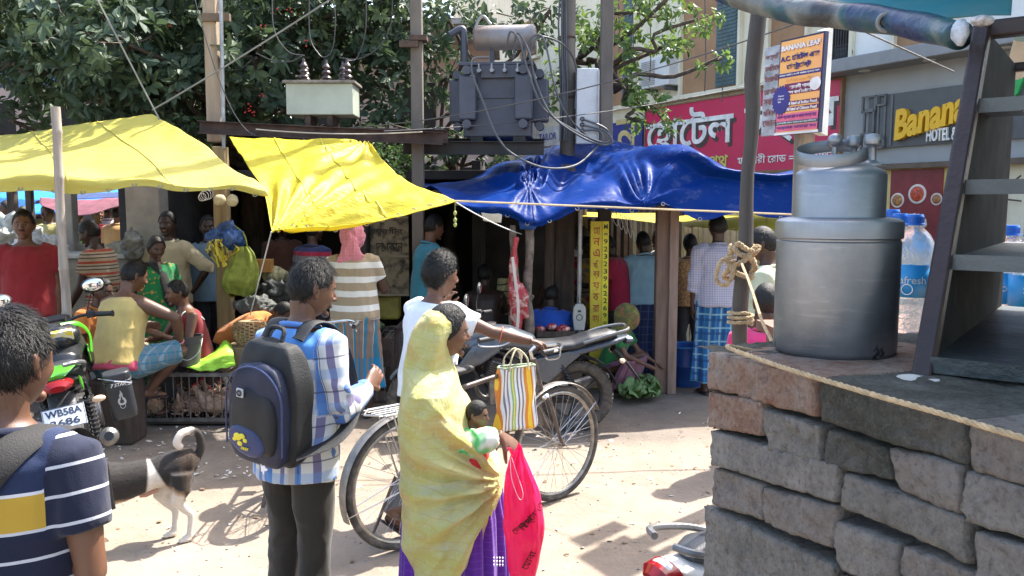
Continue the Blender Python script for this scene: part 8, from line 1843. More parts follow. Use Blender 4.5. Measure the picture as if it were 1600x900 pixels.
C_ = Person('man in beige striped shirt with pink checked headscarf, back turned', Lp(551, 6.85), 178, 1.60, 'deep', vox=.013, hands=0, seed=21, head=(8, 8, 0), lean=(5, 2), girth=1.08, hair=None, face=False, group=GRP,
   arms={'r': ((-.35, -.3, -1), (.2, -1, .1)), 'l': ((.25, -.45, -1), (-.3, -1, .05))}, legs={'r': ((-.05, -.03, -1), (0, .05, -1)), 'l': ((.08, .02, -1), (.0, .03, -1))})
C_.shirt(cloth('beige_stripe_cotton', (.5, .45, .4), colf=stC), .45, -.10, .030, 'striped_shirt', True, folds=.008)
C_.lungi(cloth('teal_brown_lungi', (.1, .2, .3), colf=luC, folds=.3), .27, .12, nf=7, wide=1.12)
PKC = cloth('pink_check_cotton', (.5, .15, .22), colf=checkf((.50, .13, .19), [(0, .012, 0, .4, (.62, .33, .38), .5), (2, .012, 0, .4, (.62, .33, .38), .5)]), fine=200)
q = MB(); hd = C_.hc; q.ell(hd+V(0, .01, .012), (.100, .118, .128), 24, 16); q.tube([hd+V(0, .06, .02), hd+V(-.0, .12, -.03), hd+V(.01, .135, -.10), hd+V(.02, .15, -.20), hd+V(.05, .165, -.30)], [(.06, .05), (.055, .035), (.06, .025), (.075, .018), (.085, .012)], 16, axis=V(1, 0, 0))
q.tube([hd+V(-.02, .12, -.05), hd+V(-.07, .15, -.16), hd+V(-.06, .16, -.24)], [(.04, .03), (.05, .02), (.03, .012)], 14, axis=V(1, 0, 0)); q.ell(hd+V(0, .125, .0), (.045, .03, .035), 12, 8)
b_ = remeshed(q, .008, 2); a_ = vget(b_).astype(float); h = 1-np.abs(fnoise(a_*np.array([2.2, 1, .7]), 26, 2)); a_ += nget(b_)*((h**3)*.012)[:, None]; vset(b_, a_); o = obj('headscarf', b_, PKC, C_.o)
TEALC = cloth('teal_polo_cotton', (.04, .20, .28)); DKP = cloth('dark_trouser_cloth', (.03, .028, .03)); GRYP = cloth('grey_trouser_cloth', (.12, .11, .10))
D_ = Person('young man in teal polo shirt with hand on hip in the dark shop', Lp(664, 7.9), 118, 1.66, 'brown', seed=31, head=(10, 12, 0), lean=(4, 0), group=GRP, vox=.012, strands=500, arms={'r': ((-.5, .7, -.8), (.35, -.85, -.45)), 'l': ((.1, -.1, -1), (0, -.3, -1))})
D_.shirt(TEALC, .38, -.14, .022, 'polo_shirt'); D_.trousers(GRYP)
grip = bk.matrix_world
bpy.context.view_layer.update()
gw = [o for o in bk.children if o.name.startswith('handlebar')][0].matrix_world @ V(-.11, -.27, .05)
E_ = Person('man in white t-shirt wheeling the bicycle with one hand at his mouth', Lp(690, 4.62), 138, 1.48, 'brown', headat=P(688, 432, 4.62), hs=1.12, vox=.0095, hands=1, strands=4200, seed=41, hair='curly', head=(-12, 6, 0), lean=(6, 0), group=GRP, girth=1.05,
   legs={'r': ((-.02, .35, -1), (0, .75, -1), (-.1, -1, -.9)), 'l': ((.03, -.25, -1), (.0, .05, -1))},
   arms={'r': {'t': gw+V(-.055, -.0, .035), 'pole': (-.5, .2, -.9), 'hand': (-.15, -1, -.25), 'hk': {'curl': 1.5, 'up': (-.1, -.1, 1)}}, 'l': ((.25, -.55, -.85), (-.55, -.35, 1.0), (-.35, .05, 1))})
WHT = cloth('white_cotton', (.62, .66, .70), folds=.5); E_.shirt(WHT, .40, -.20, .030, 't_shirt', False, folds=.008, vox=.009); E_.trousers(cloth('grey_trousers', (.14, .135, .13)), ease=.026)
q = MB(); c = E_.el['r'].lerp(E_.sh['r'], .05); d = unit(E_.wr['r']-E_.el['r']); q.torus(E_.el['r']+d*.05, .043, .003, d.to_track_quat('Z', 'Y').to_matrix(), 24, 6); q.build('arm_thread', mat('red_thread', (.5, .12, .08), .8), E_.o)
def veilcol(t, v):
 s = t.sep(v); d1 = t.n('Mapping'); t.lk(v, d1.inputs[0]); d1.inputs['Rotation'].default_value = (0, R(38), 0); d1.inputs['Scale'].default_value = (1.1, 1, 3.4)
 n1 = t.noise(d1.outputs[0], 3.0, 5, .55); c = t.ramp(n1, [(.30, (.56, .57, .44)), (.42, (.56, .55, .22)), (.53, (.56, .52, .15)), (.62, (.58, .40, .13)), (.72, (.60, .53, .24))])
 n2 = t.noise(v, 5, 4); c = t.mix(t.ramp(n2, [(.45, (0, 0, 0)), (.7, (1, 1, 1))]), c, (.60, .57, .26))
 fr = t.math('FRACT', t.math('MULTIPLY', t.math('ADD', t.sep(d1.outputs[0])[2], t.math('MULTIPLY', n2, .05)), 11)); ln = t.math('LESS_THAN', fr, .07)
 dots = t.ramp(t.noise(v, 75, 2), [(.57, (0, 0, 0)), (.62, (1, 1, 1))]); c = t.mix(t.math('MULTIPLY', dots, .35), c, (.62, .60, .44))
 return t.mix(t.math('MULTIPLY', ln, .5), c, (.50, .38, .12))
def veilmat():
 t = NT('yellow_veil'); v = t.coord(); c = veilcol(t, v); t.done(c, .75, 0, Specular_IOR_Level=.3, Sheen_Weight=.2)
 t.bump(t.math('ADD', t.noise(v, 12, 4, .55, (1.4, 1.4, .8)), t.math('MULTIPLY', t.noise(v, 380, 2), .04)), .55, .03)
 tr = t.n('BsdfTranslucent'); t.lk(c, tr.inputs[0]); mx = t.n('MixShader'); mx.inputs[0].default_value = .28
 t.lk(t.b.outputs[0], mx.inputs[1]); t.lk(tr.outputs[0], mx.inputs[2]); t.lk(mx.outputs[0], t.out.inputs[0]); return t.m
FW = Person('woman wrapped in a long pale yellow veil carrying a baby, back to the camera', Lp(702, 3.12), 100, 1.375, 'brown', headat=P(697, 535, 3.12), build=.85, vox=.010, hands=1, seed=51, hair='woman', strands=900, head=(6, 8, 0), lean=(2, 0), group=GRP, girth=.88,
   arms={'r': {'t': P(783, 682, 2.98), 'pole': (.0, .5, -1), 'hand': (.1, -.75, -.62), 'hk': {'curl': 1.1, 'up': (-.6, -.5, .6)}}, 'l': ((.0, .1, -1), (-.2, -.1, -1))})
PSM = cloth('purple_sari', (.10, .025, .30), colf=checkf((.09, .018, .26), [(2, .03, 0, .10, (.16, .05, .4), .6)]), folds=.5)
sr = [(700, 640, 765), (760, 632, 782), (800, 628, 789), (850, 626, 792), (900, 624, 794), (1000, 618, 800), (1150, 612, 806), (1040+250, 610, 808)]
def sfn(u, v):
 y = np.interp(v, np.linspace(0, 1, len(sr)), [r[0] for r in sr]); xl = np.interp(y, [r[0] for r in sr], [r[1] for r in sr]); xr = np.interp(y, [r[0] for r in sr], [r[2] for r in sr]); c = P((xl+xr)/2, y, 3.14); a = (xr-xl)/2/1280*3.14; th = 2*math.pi*u
 f = .010*math.sin(17*th+1.5*v)*(.6+v)+.006*math.sin(31*th); return FW.W.inverted() @ (c+V((a+f)*math.cos(th), (.175+f)*math.sin(th), 0))
q = MB(); q.grid(sfn, 160, 50, True); q.build('sari', PSM, FW.o, angle=180, solid=.003)
q = MB()
for k in range(3):
 for j in range(4): q.box(FW.W.inverted() @ (P(772+j*4.5, 872+k*5.5, 2.985)+V(0, -.0, 0)), (.008, .004, .006))
q.build('woven_dots', mat('thread_white', (.7, .68, .7), .7), FW.o, smooth=False)
GRW = cloth('green_white_sari_blouse', (.1, .5, .15), colf=lambda t, v: t.ramp(t.noise(v, 9, 2), [(.42, (.62, .70, .55)), (.50, (.04, .42, .08)), (.62, (.66, .70, .60))]))
FW.shirt(GRW, 0, 0, .008, 'blouse', False, folds=.004, vox=.01)
q = MB(); a_, b_ = FW.el['r'], FW.wr['r']; q.tube([a_.lerp(b_, .15), a_.lerp(b_, .45), a_.lerp(b_, .72), a_.lerp(b_, .93)], [.045, .048, .043, .036], 16); FW.garment('sleeve', GRW, q, .007, .010, 5, 40)
q = MB()
for k in range(3): d = unit(FW.wr['r']-FW.el['r']); q.torus(FW.wr['r']-d*(.015+.010*k), .031, .0028, d.to_track_quat('Z', 'Y').to_matrix(), 28, 6)
q.build('bangles', mat('gold_bangle', (.7, .45, .15), .3, .8), FW.o)
yl = [(484, 670, 700, .04), (490, 660, 710, .07), (500, 653, 716, .092), (515, 646, 717, .107), (534, 640, 708, .115), (552, 636, 706, .118), (570, 632, 710, .122), (575, 631, 712, .140), (588, 629, 716, .185), (602, 626, 722, .225), (618, 624, 729, .235), (649, 622, 744, .240), (685, 622, 764, .240), (705, 623, 778, .23), (722, 624, 786, .232), (745, 624, 788, .235), (770, 625, 785, .235), (800, 626, 778, .23), (830, 629, 769, .225), (860, 635, 756, .22), (885, 642, 741, .21), (905, 650, 730, .20), (930, 662, 718, .17)]
DV = 3.12; WI = FW.W.inverted()
def vfn(u, v):
 y = np.interp(v, np.linspace(0, 1, len(yl)), [r[0] for r in yl]); xl = np.interp(y, [r[0] for r in yl], [r[1] for r in yl]); xr = np.interp(y, [r[0] for r in yl], [r[2] for r in yl]); dp = np.interp(y, [r[0] for r in yl], [r[3] for r in yl])
 c = P((xl+xr)/2, y, DV); a = (xr-xl)/2/1280*DV
 th = 2*math.pi*u; s_ = math.sin(th); c_ = math.cos(th); s_ = abs(s_)**.8*(1 if s_ > 0 else -1); p = c+V(a*c_, dp*s_, 0)
 gx, gz_ = P(788, 738, DV).x, P(788, 738, DV).z; dx, dz = gx-p.x, p.z-gz_; r_ = math.hypot(dx, dz); an = math.atan2(dz, dx)
 w = min(1, r_/.12)*math.exp(-r_/.42)
 f = .030*w*((1-2*abs(math.sin(an*6.5+1.1*r_))**.8)+.5*(1-2*abs(math.sin(an*13+.8+2*r_))))
 low = 1/(1+math.exp((p.z-(P(0, 600, DV).z))/.03)); f *= (.35+.65*low)
 hx = p.x-P(690, 0, DV).x; f += .010*math.sin(hx*55-(p.z-1.2)*16+2*math.sin(p.z*9))*(1 if p.z > 1.05 else .4)
 f += .012*noise.noise(p*7)+.006*noise.noise(p*16)+.018*noise.noise(p*3.1+V(5, 1, 2))*low
 rad = unit(V(a*c_, dp*s_, 0)+V(1e-6, 0, 0)); edge = 1-max(0, (abs(c_)-.9)/.1)*.75
 t_ = (p.z-1.05)+.55*(p.x-P(640, 0, DV).x); f += .012*math.exp(-((t_)/.035)**2)*low-.010*math.exp(-((t_-.045)/.03)**2)*low; t2 = (p.z-.90)+.75*(p.x-P(640, 0, DV).x); f += .012*math.exp(-((t2-.06)/.03)**2)
 return WI @ (p+rad*f*edge)
q = MB(); q.grid(vfn, 220, 200, True); n_ = 220; top_c = WI @ (P(686, 483, DV)); q.add([q.v[i] for i in range(n_)]+[tuple(top_c)], [(i, (i+1) % n_, n_) for i in range(n_)])
vl = q.build('veil', veilmat(), FW.o, angle=180)
BB_ = Person('baby in a red top carried by the woman in the yellow veil', Vector((P(742, 655, 3.2).x, 3.2, P(0, 632, 3.2).z-.41)), 62, .72, 'brown', headat=P(744, 630, 3.03), vox=.008, seed=61, head=(20, 10, 0), lean=(0, 0), pelvis_z=.12, group=GRP, legs={'l': ((.1, .9, -.3), (0, .9, -.3)), 'r': ((-.1, .9, -.3), (0, .9, -.3))}, arms={'l': ((.0, .3, -1), (-.2, .3, -1)), 'r': ((0, .3, -1), (.2, .3, -1))}, strands=0, feet=None, build=1.0)
BB_.shirt(cloth('red_baby_cloth', (.5, .03, .04)), .45, -.05, .03, 'top', True, folds=.006, vox=.008)
for ch in BB_.o.children:
 pass
PKB = thin('magenta_plastic', lambda t: t.mix(t.noise(t.coord(), 5, 4), (.80, .008, .11), (.85, .02, .18)), .35, .38, (16, .6, .03, (1, 1, .45)))
pb_c = P(812, 700, 2.9); pbg = empty('carrier_bag', pb_c, 0, 'bright magenta plastic bag with black Bengali writing hanging from her hand', 'bag')
outl = [(700, 808, 815), (712, 800, 818), (725, 795, 824), (740, 789, 831), (760, 787, 840), (780, 786, 846), (800, 786, 850), (820, 786, 852), (840, 788, 850), (860, 791, 846), (880, 792, 843), (900, 796, 838), (920, 804, 828)]
def bfn(u, v):
 y = np.interp(v, np.linspace(0, 1, len(outl)), [r[0] for r in outl]); i = [r[0] for r in outl]; xl = np.interp(y, i, [r[1] for r in outl]); xr = np.interp(y, i, [r[2] for r in outl]); c = P((xl+xr)/2, y, 2.9)-pb_c; a = (xr-xl)/2/1280*2.9
 th = 2*math.pi*u; d = .055*math.sin(math.pi*min(1, .1+v*.9))**.6; f = .007*math.sin(9*th+5*v)*(1-v)**1.5+.004*noise.noise(V(math.cos(th)*3, math.sin(th)*3, v*7))*2
 return c+V((a+f*.5)*math.cos(th), (d+f)*math.sin(th), 0)
q = MB(); q.grid(bfn, 90, 60, True); q.add([q.v[i] for i in range(59*90, 60*90)], [tuple(range(90))]); q.build('bag_body', PKB, pbg, angle=180)
q = MB()
q.tube(spline([P(812, 704, 2.9)-pb_c, P(803, 712, 2.88)-pb_c, P(796, 700, 2.87)-pb_c], 5), [(.012, .003)]*11, 8); q.tube(spline([P(812, 712, 2.9)-pb_c, P(812, 700, 2.9)-pb_c, P(810, 692, 2.9)-pb_c], 5), [(.012, .003), (.012, .003), (.011, .003), (.010, .003), (.009, .003), (.008, .003), (.007, .003), (.006, .003), (.005, .003), (.003, .002), (.001, .001)], 8); q.build('handle', PKB, pbg)
q = MB(); q.tube(spline([P(797, 716, 2.86)-pb_c, P(800, 750, 2.84)-pb_c, P(812, 780, 2.83)-pb_c, P(817, 770, 2.83)-pb_c, P(806, 735, 2.85)-pb_c, P(799, 714, 2.86)-pb_c], 6), .0012, 5); q.build('string', mat('pink_string', (.75, .45, .5), .6), pbg)
INK = mat('black_print', (.03, .01, .015), .5, bump=0)
def bagtext(body, px, py, w, ang, h):
 o = text_obj('lettering', body, INK, pbg, Matrix.Rotation(R(ang), 4, 'Z'), 1, .0002, .01, None)
 a = vget(o.data); wd = a[:, 0].max()-a[:, 0].min(); a *= w/wd; i = [r[0] for r in outl]; out = []
 for (x, y, z) in a.tolist():
  p = P(px, py, 2.9)-pb_c+V(x, 0, y); yy = py-y/2.9*1280; xl = np.interp(yy, i, [r[1] for r in outl]); xr = np.interp(yy, i, [r[2] for r in outl]); c = P((xl+xr)/2, yy, 2.9).x-pb_c.x; A_ = (xr-xl)/2/1280*2.9
  k = max(-.97, min(.97, (p.x-c)/A_)); v = np.interp(yy, i, np.linspace(0, 1, len(outl))); d = .055*math.sin(math.pi*min(1, .1+v*.9))**.6
  out.append([p.x, -(d+.006)*math.sqrt(1-k*k)-.001, p.z])
 vset(o.data, np.array(out))
bagtext('েদাকান', 816, 812, .075, 42, .03); bagtext('িমষ্টান্ন', 831, 800, .09, 48, .03); bagtext('েমাবা', 826, 868, .055, 62, .03)
CH_ = checkf((.38, .36, .42), [(0, .022, 0, .16, (.10, .10, .2), .6), (2, .022, 0, .16, (.10, .10, .2), .6)])
def lungi_blue(t, v): return checkf((.015, .10, .26), [(0, .10, .1, .14, (.28, .40, .46), .65), (0, .10, .5, .25, (.01, .03, .12), .7), (2, .13, .1, .12, (.25, .42, .45), .6), (2, .13, .55, .2, (.01, .04, .15), .7), (0, .05, .3, .08, (.04, .3, .25), .5)])(t, v)
G_ = Person('man in pale check shirt and bright blue plaid lungi at right, back turned', Lp(1124, 7.7), 183, 1.66, 'deep', seed=71, head=(-2, 6, 0), group=GRP, vox=.012, strands=900, girth=1.08, arms={'r': ((-.14, .0, -1), (-.02, -.1, -1)), 'l': ((.16, -.02, -1), (.03, -.12, -1))})
G_.shirt(cloth('lilac_check_cotton', (.4, .4, .45), colf=CH_), .72, -.12, .028, 'check_shirt', folds=.008); G_.lungi(cloth('blue_plaid_lungi', (.02, .1, .3), colf=lungi_blue, folds=.3), .12, .12, nf=7, wide=1.05)
H_ = Person('man in orange print shirt half hidden by the thick reddish post', Lp(1081, 8.6), 172, 1.45, 'deep', seed=72, head=(10, 10, 0), group=GRP, strands=400)
H_.shirt(cloth('orange_print', (.4, .2, .08), colf=lambda t, v: t.ramp(t.noise(v, 40, 3), [(.42, (.52, .30, .13)), (.58, (.32, .15, .07))])), .5, -.14, .03); H_.trousers(DKP)
I_ = Person('man in light blue polo and dark plaid lungi, back turned', Lp(1012, 8.3), 186, 1.50, 'dark', seed=73, head=(4, 22, 0), lean=(9, 0), group=GRP, girth=1.1, strands=500, arms={'r': ((-.2, -.4, -1), (0, -1, -.2)), 'l': ((.2, -.4, -1), (0, -1, -.3))})
I_.shirt(cloth('light_blue_polo', (.22, .35, .42)), .4, -.1, .03, 'polo_shirt'); I_.lungi(cloth('dark_plaid_lungi', (.02, .03, .08), colf=checkf((.02, .03, .09), [(0, .08, 0, .15, (.07, .09, .16), .6), (2, .08, 0, .15, (.07, .09, .16), .6)])), .1, .12)
I2 = Person('man beyond the light blue polo, only his face and pale shirt showing', Lp(1034, 9.3), -60, 1.48, 'deep', seed=74, group=GRP); I2.shirt(cloth('pale_blue_shirt', (.35, .42, .5)), .5); I2.trousers(DKP)
J_ = Person('man in dark red t-shirt bending his head beside the yellow post', Lp(970, 8.35), -110, 1.47, 'dark', seed=75, head=(0, 25, 0), lean=(8, 0), group=GRP, girth=1.12, strands=400, arms={'l': ((.2, -.3, -1), (0, -1, -.2)), 'r': ((-.2, -.4, -1), (.1, -1, -.1))})
J_.shirt(cloth('dark_red_jersey', (.26, .012, .04)), .45, -.16, .03, 't_shirt', False); J_.trousers(DKP)
FLW = cloth('floral_sari', (.3, .1, .05), colf=lambda t, v: t.ramp(t.noise(v, 9, 1.5, .4), [(.36, (.45, .02, .05)), (.43, (.22, .17, .14)), (.52, (.55, .30, .04)), (.60, (.24, .18, .15)), (.68, (.40, .02, .04))], 'CONSTANT'))
K_ = Person('woman in a red and yellow floral dress beyond the weighing scale', Lp(917, 8.9), 8, 1.43, 'deep', seed=76, hair='woman', head=(5, 22, 0), group=GRP); K_.shirt(FLW, .4, -.1, .035, 'dress_top', False); K_.lungi(FLW, .12, .14, 'skirt', nf=10, wide=1.15)
K2 = Person('man in white shirt right behind the woman in the floral dress', Lp(909, 9.7), 20, 1.5, 'dark', seed=77, group=GRP); K2.shirt(cloth('dull_white', (.5, .5, .46)), .5); K2.trousers(DKP)
L_ = Person('woman crouching with a printed headscarf and green blouse beside the reddish post', Lp(955, 7.75), 62, 1.25, 'brown', seed=78, pelvis_z=.26, head=(0, 12, 0), lean=(18, 0), hair=None, group=GRP, legs={'l': ((.3, -1, .5), (.0, .35, -1)), 'r': ((-.3, -1, .5), (.0, .35, -1))}, arms={'r': ((-.2, -.6, -.9), (0, -1, -.35)), 'l': ((.2, -.6, -.9), (0, -1, -.6))})
L_.shirt(cloth('green_blouse', (.02, .13, .035)), .42, .0, .025, 'blouse', False); L_.lungi(cloth('mauve_sari', (.16, .07, .10)), .06, .12, 'sari', wide=1.2)
q = MB(); q.ell(L_.hc+V(0, .02, .01), (.10, .125, .135), 20, 14); q.tube([L_.hc+V(0, .03, -.05), L_.neck+V(0, .03, .0), L_.neck+V(0, .07, -.16)], [(.09, .08), (.13, .09), (.16, .07)], 16, axis=V(1, 0, 0)); crump(q, cloth('batik_scarf', (.2, .2, .1), colf=lambda t, v: t.ramp(t.noise(v, 16, 3), [(.4, (.20, .16, .04)), (.5, (.06, .10, .03)), (.6, (.25, .10, .05))])), 'headscarf', L_.o, .010, .006)
M_p = Person('person in a bright blue shirt sitting low beyond the silver motorcycle', Lp(857, 7.9), 168, 1.55, 'dark', seed=79, pelvis_z=.30, head=(0, 18, 0), lean=(14, 0), group=GRP, legs={'l': ((.4, -1, .2), (.0, .3, -1)), 'r': ((-.4, -1, .2), (.0, .3, -1))}, arms={'r': ((-.3, -.7, -.7), (0, -1, -.1)), 'l': ((.3, -.7, -.7), (0, -1, -.1))})
M_p.shirt(cloth('bright_blue_shirt', (.015, .07, .36)), .5, 0, .03); M_p.trousers(DKP)
N_p = Person('bare backed butcher sitting deep in the dark shop', Lp(758, 8.5), 185, 1.6, 'dark', seed=80, pelvis_z=.42, head=(0, 12, 0), lean=(12, 0), group=GRP, girth=1.15, legs={'l': ((.4, -1, .1), (.0, .3, -1)), 'r': ((-.4, -1, .1), (.0, .3, -1))}, arms={'r': ((-.3, -.7, -.7), (0, -1, -.1)), 'l': ((.3, -.7, -.7), (0, -1, -.1))}); N_p.lungi(cloth('dark_lungi', (.04, .03, .05)), .1, .1)
O_ = Person('seller sitting in the unlit butcher shop right of the hanging meat', Lp(874, 8.9), -5, 1.6, 'deep', seed=81, pelvis_z=.45, group=GRP, legs={'l': ((.4, -1, .1), (.0, .3, -1)), 'r': ((-.4, -1, .1), (.0, .3, -1))}, arms={'r': ((-.3, -.5, -.7), (.6, -1, .3)), 'l': ((.3, -.5, -.7), (-.6, -1, .3))}); O_.lungi(bpy.data.materials['dark_lungi'], .1, .1)
P_ = Person('man in pale green shirt just left of the aluminium can', Lp(1204, 5.6), -120, 1.60, 'deep', seed=82, head=(0, 10, 0), group=GRP, arms={'l': ((.12, -.0, -1), (0, -.7, -1)), 'r': ((-.12, -.0, -1), (0, -.4, -1))}, girth=1.05, strands=300)
PGS = cloth('pale_green_cotton', (.48, .52, .36)); P_.shirt(PGS, .45, -.16, .03); P_.trousers(cloth('pale_green_trousers', (.42, .44, .34)))
Q_ = Person('person in a hot pink shirt lower down behind the aluminium can', Lp(1205, 4.1), 175, 1.36, 'deep', seed=83, head=(0, 5, 0), group=GRP); Q_.shirt(cloth('hot_pink_cotton', (.58, .035, .14)), .5, -.1, .03); Q_.trousers(DKP)
R_ = Person('man in red t-shirt with moustache facing the camera, far left', Lp(36, 6.95), 28, 1.70, 'brown', seed=84, head=(-6, 0, 0), group=GRP, girth=1.08, vox=.012, strands=700)
R_.shirt(cloth('brick_red_jersey', (.20, .014, .018)), .42, -.16, .03, 't_shirt', False); R_.trousers(DKP)
q = MB(); q.tube([R_.hc+R_.HM @ V(x, y, z) for x, y, z in ((-.024, -.094, -.044), (0, -.104, -.040), (.024, -.094, -.044))], [(.002, .003), (.004, .005), (.002, .003)], 6); q.build('moustache', HAIR, R_.o)
S_ = Person('thin dark man in a brown striped t-shirt before the counter', Lp(158, 7.6), -95, 1.62, 'dark', seed=85, head=(0, 22, 0), lean=(6, 0), group=GRP, vox=.012, strands=400, arms={'r': ((-.1, -.25, -1), (0, -.6, -1)), 'l': ((.1, -.25, -1), (0, -.6, -1))})
S_.shirt(cloth('brown_stripe_jersey', (.3, .2, .1), colf=stripef([(0, (.32, .05, .03)), (.2, (.34, .27, .18)), (.45, (.05, .04, .04)), (.55, (.36, .30, .22)), (.75, (.05, .04, .04)), (.85, (.36, .30, .2))], .105)), .42, -.14, .028, 't_shirt', False); S_.trousers(DKP)
T_ = Person('girl in a green dress with dark scarf, hand on hip', Lp(238, 7.35), 55, 1.48, 'deep', seed=86, hair='woman', head=(-10, 14, 0), group=GRP, vox=.012, arms={'r': ((-.85, .1, -.7), (.75, -.45, -.55)), 'l': ((.3, -.1, -1), (-.3, -.6, -.7))})
GDR = cloth('green_embroidered', (.015, .16, .05), colf=lambda t, v: t.mix(t.ramp(t.noise(v, 28, 2), [(.60, (0, 0, 0)), (.66, (1, 1, 1))]), (.012, .16, .05), (.40, .22, .05))); T_.shirt(GDR, .3, -.05, .025, 'dress_top', False); T_.lungi(GDR, .10, .2, 'skirt', nf=11, wide=1.15)
q = MB(); c = T_.neck; q.tube(spline([c+V(-.13, .02, -.02), c+V(-.07, -.05, .02), c+V(0, -.11, -.08), c+V(.03, -.14, -.25), c+V(.07, -.12, -.38)], 6), [(.05, .012)]*25, 12, axis=V(1, 0, 0)); crump(q, cloth('black_scarf', (.02, .02, .02)), 'scarf', T_.o, .008, .005)
CRM = cloth('cream_shirt', (.42, .37, .25)); U_ = Person('man in an open cream shirt standing in the shade, hand on hip', Lp(263, 8.0), -15, 1.68, 'dark', seed=87, group=GRP, vox=.012, head=(15, 0, 0), arms={'l': ((.75, .3, -.75), (-.55, -.1, -.8)), 'r': ((-.6, .1, -.8), (.3, -.3, -1))}); U_.shirt(CRM, .55, -.16, .03); U_.lungi(cloth('grey_blue_lungi', (.08, .09, .12), colf=checkf((.07, .08, .11), [(0, .1, 0, .2, (.2, .22, .25), .5)])), .3, .1)
V_p = Person('man in blue grey shirt standing behind the hanging blue bags', Lp(324, 8.3), 20, 1.64, 'dark', seed=88, group=GRP, vox=.012, girth=.95); V_p.shirt(cloth('blue_grey_shirt', (.15, .22, .28)), .85, -.14, .03); V_p.trousers(DKP)
WLU = cloth('teal_plaid_shorts', (.1, .2, .25), colf=checkf((.10, .20, .24), [(0, .06, 0, .2, (.3, .38, .4), .6), (2, .06, 0, .2, (.02, .16, .26), .7), (1, .06, .3, .15, (.3, .2, .2), .5)]))
W_p = Person('muscular man in a yellow vest crouching with his back to the camera', Lp(170, 6.15), 158, 1.66, 'brown', seed=89, pelvis_z=P(0, 562, 6.15).z-.02, head=(-18, 20, 0), lean=(14, 3), group=GRP, girth=1.14, vox=.011, strands=1400,
   legs={'r': ((-.55, -1, .25), (.6, .5, -1)), 'l': ((.4, -1, .2), (0, 0, -1))}, arms={'r': ((-.75, -.5, -.42), (.35, -.45, -1)), 'l': ((.5, -.6, -.6), (-.3, -1, -.2))})
YV = cloth('yellow_vest_cotton', (.50, .37, .13), folds=.7); W_p.shirt(YV, 0, -.05, .016, 'vest', False, neckhole=.9, folds=.006, vox=.010)
q = MB()
for sx in (-1, 1): q.tube(spline([W_p.sp(.84)+V(sx*.085, .10, .0), W_p.neck+V(sx*.075, .055, -.015), W_p.neck+V(sx*.08, -.03, -.0), W_p.sp(.86)+V(sx*.085, -.10, 0)], 6), [(.026, .007)]*19, 12, axis=V(1, 0, 0))
q.build('vest_straps', YV, W_p.o); W_p.trousers(WLU, 'shorts', .48, .03, .06)
q = MB(); W_p.torso_tube(q, .022, [(-.12, .165, .12), (0, .168, .122), (.1, .155, .115)]); W_p.garment('waistcloth', cloth('pink_waistcloth', (.48, .07, .12)), q, None, .006, 4, 30)
q = MB(); q.torus(W_p.wr['r'].lerp(W_p.el['r'], .08), .032, .006, unit(W_p.wr['r']-W_p.el['r']).to_track_quat('Z', 'Y').to_matrix(), 20, 6); q.build('wrist_band', mat('pink_band', (.6, .2, .25), .7), W_p.o)
q = MB(); q.box(W_p.W @ V(0, .02, 0)+V(0, 0, (W_p.pel.z-.12)/2), (.34, .26, W_p.pel.z-.12)); tag(q.build('low_stool', DW, smooth=False, bevel=.02), 'dark wooden stool the man in the yellow vest sits on', 'stool')
X_ = Person('smiling boy in a red vest sitting behind the grey bucket', Lp(303, 6.95), -52, 1.45, 'brown', seed=90, pelvis_z=P(0, 563, 6.95).z+.02, head=(-10, 8, 0), lean=(12, 0), group=GRP, vox=.011, strands=600, legs={'r': ((-.3, -1, .1), (0, .2, -1)), 'l': ((.3, -1, .1), (0, .2, -1))}, arms={'r': ((-.2, -.6, -.8), (.3, -1, -.1)), 'l': ((.3, -.3, -.9), (-.1, -.8, .4))})
X_.shirt(cloth('dark_red_vest', (.22, .02, .03)), 0, -.05, .016, 'vest', False, neckhole=.86, folds=.005); X_.trousers(DKP)
q = MB()
for sx in (-1, 1): q.tube(spline([X_.sp(.80)+V(sx*.10, .10, .0), X_.neck+V(sx*.085, .05, -.015), X_.neck+V(sx*.085, -.035, -.01), X_.sp(.80)+V(sx*.09, -.105, 0)], 6), [(.010, .006)]*19, 10, axis=V(1, 0, 0))
q.build('vest_trim', mat('vest_piping', (.55, .55, .52), .7), X_.o)
q = MB(); q.box((X_.pos.x, X_.pos.y, (X_.pel.z-.14)/2), (.36, .3, X_.pel.z-.14)); tag(q.build('low_stool', DW, smooth=False, bevel=.02), 'dark block the boy in the red vest sits on', 'stool')
Y_ = Person('person in orange sitting beyond the man in the yellow vest', Lp(122, 7.0), 80, 1.5, 'deep', seed=91, pelvis_z=.48, head=(0, 10, 0), lean=(14, 0), group=GRP, legs={'r': ((-.3, -1, .1), (0, .2, -1)), 'l': ((.3, -1, .1), (0, .2, -1))}, strands=300); Y_.shirt(cloth('orange_cotton', (.50, .17, .04)), .4, 0, .03); Y_.trousers(DKP)
Z_ = Person('person in an orange shirt bending down right of the timber post', Lp(352, 7.5), 75, 1.5, 'deep', seed=92, pelvis_z=.55, head=(0, 30, 0), lean=(58, 0), group=GRP, legs={'r': ((-.2, -1, -.4), (0, .6, -1)), 'l': ((.2, -1, -.4), (0, .6, -1))}, arms={'r': ((-.1, -.3, -1), (0, -.5, -1)), 'l': ((.1, -.3, -1), (0, -.5, -1))}); Z_.shirt(bpy.data.materials['orange_cotton'], .5, 0, .035); Z_.trousers(DKP)
ZB = Person('customer in a navy and grey polo in the shade left of the pink headscarf', Lp(486, 8.4), 150, 1.6, 'deep', seed=93, group=GRP); ZB.shirt(cloth('navy_grey_polo', (.03, .04, .1), colf=stripef([(0, (.02, .03, .10)), (.5, (.16, .16, .17)), (.8, (.3, .02, .05))], .22)), .45, -.14, .03); ZB.trousers(DKP)
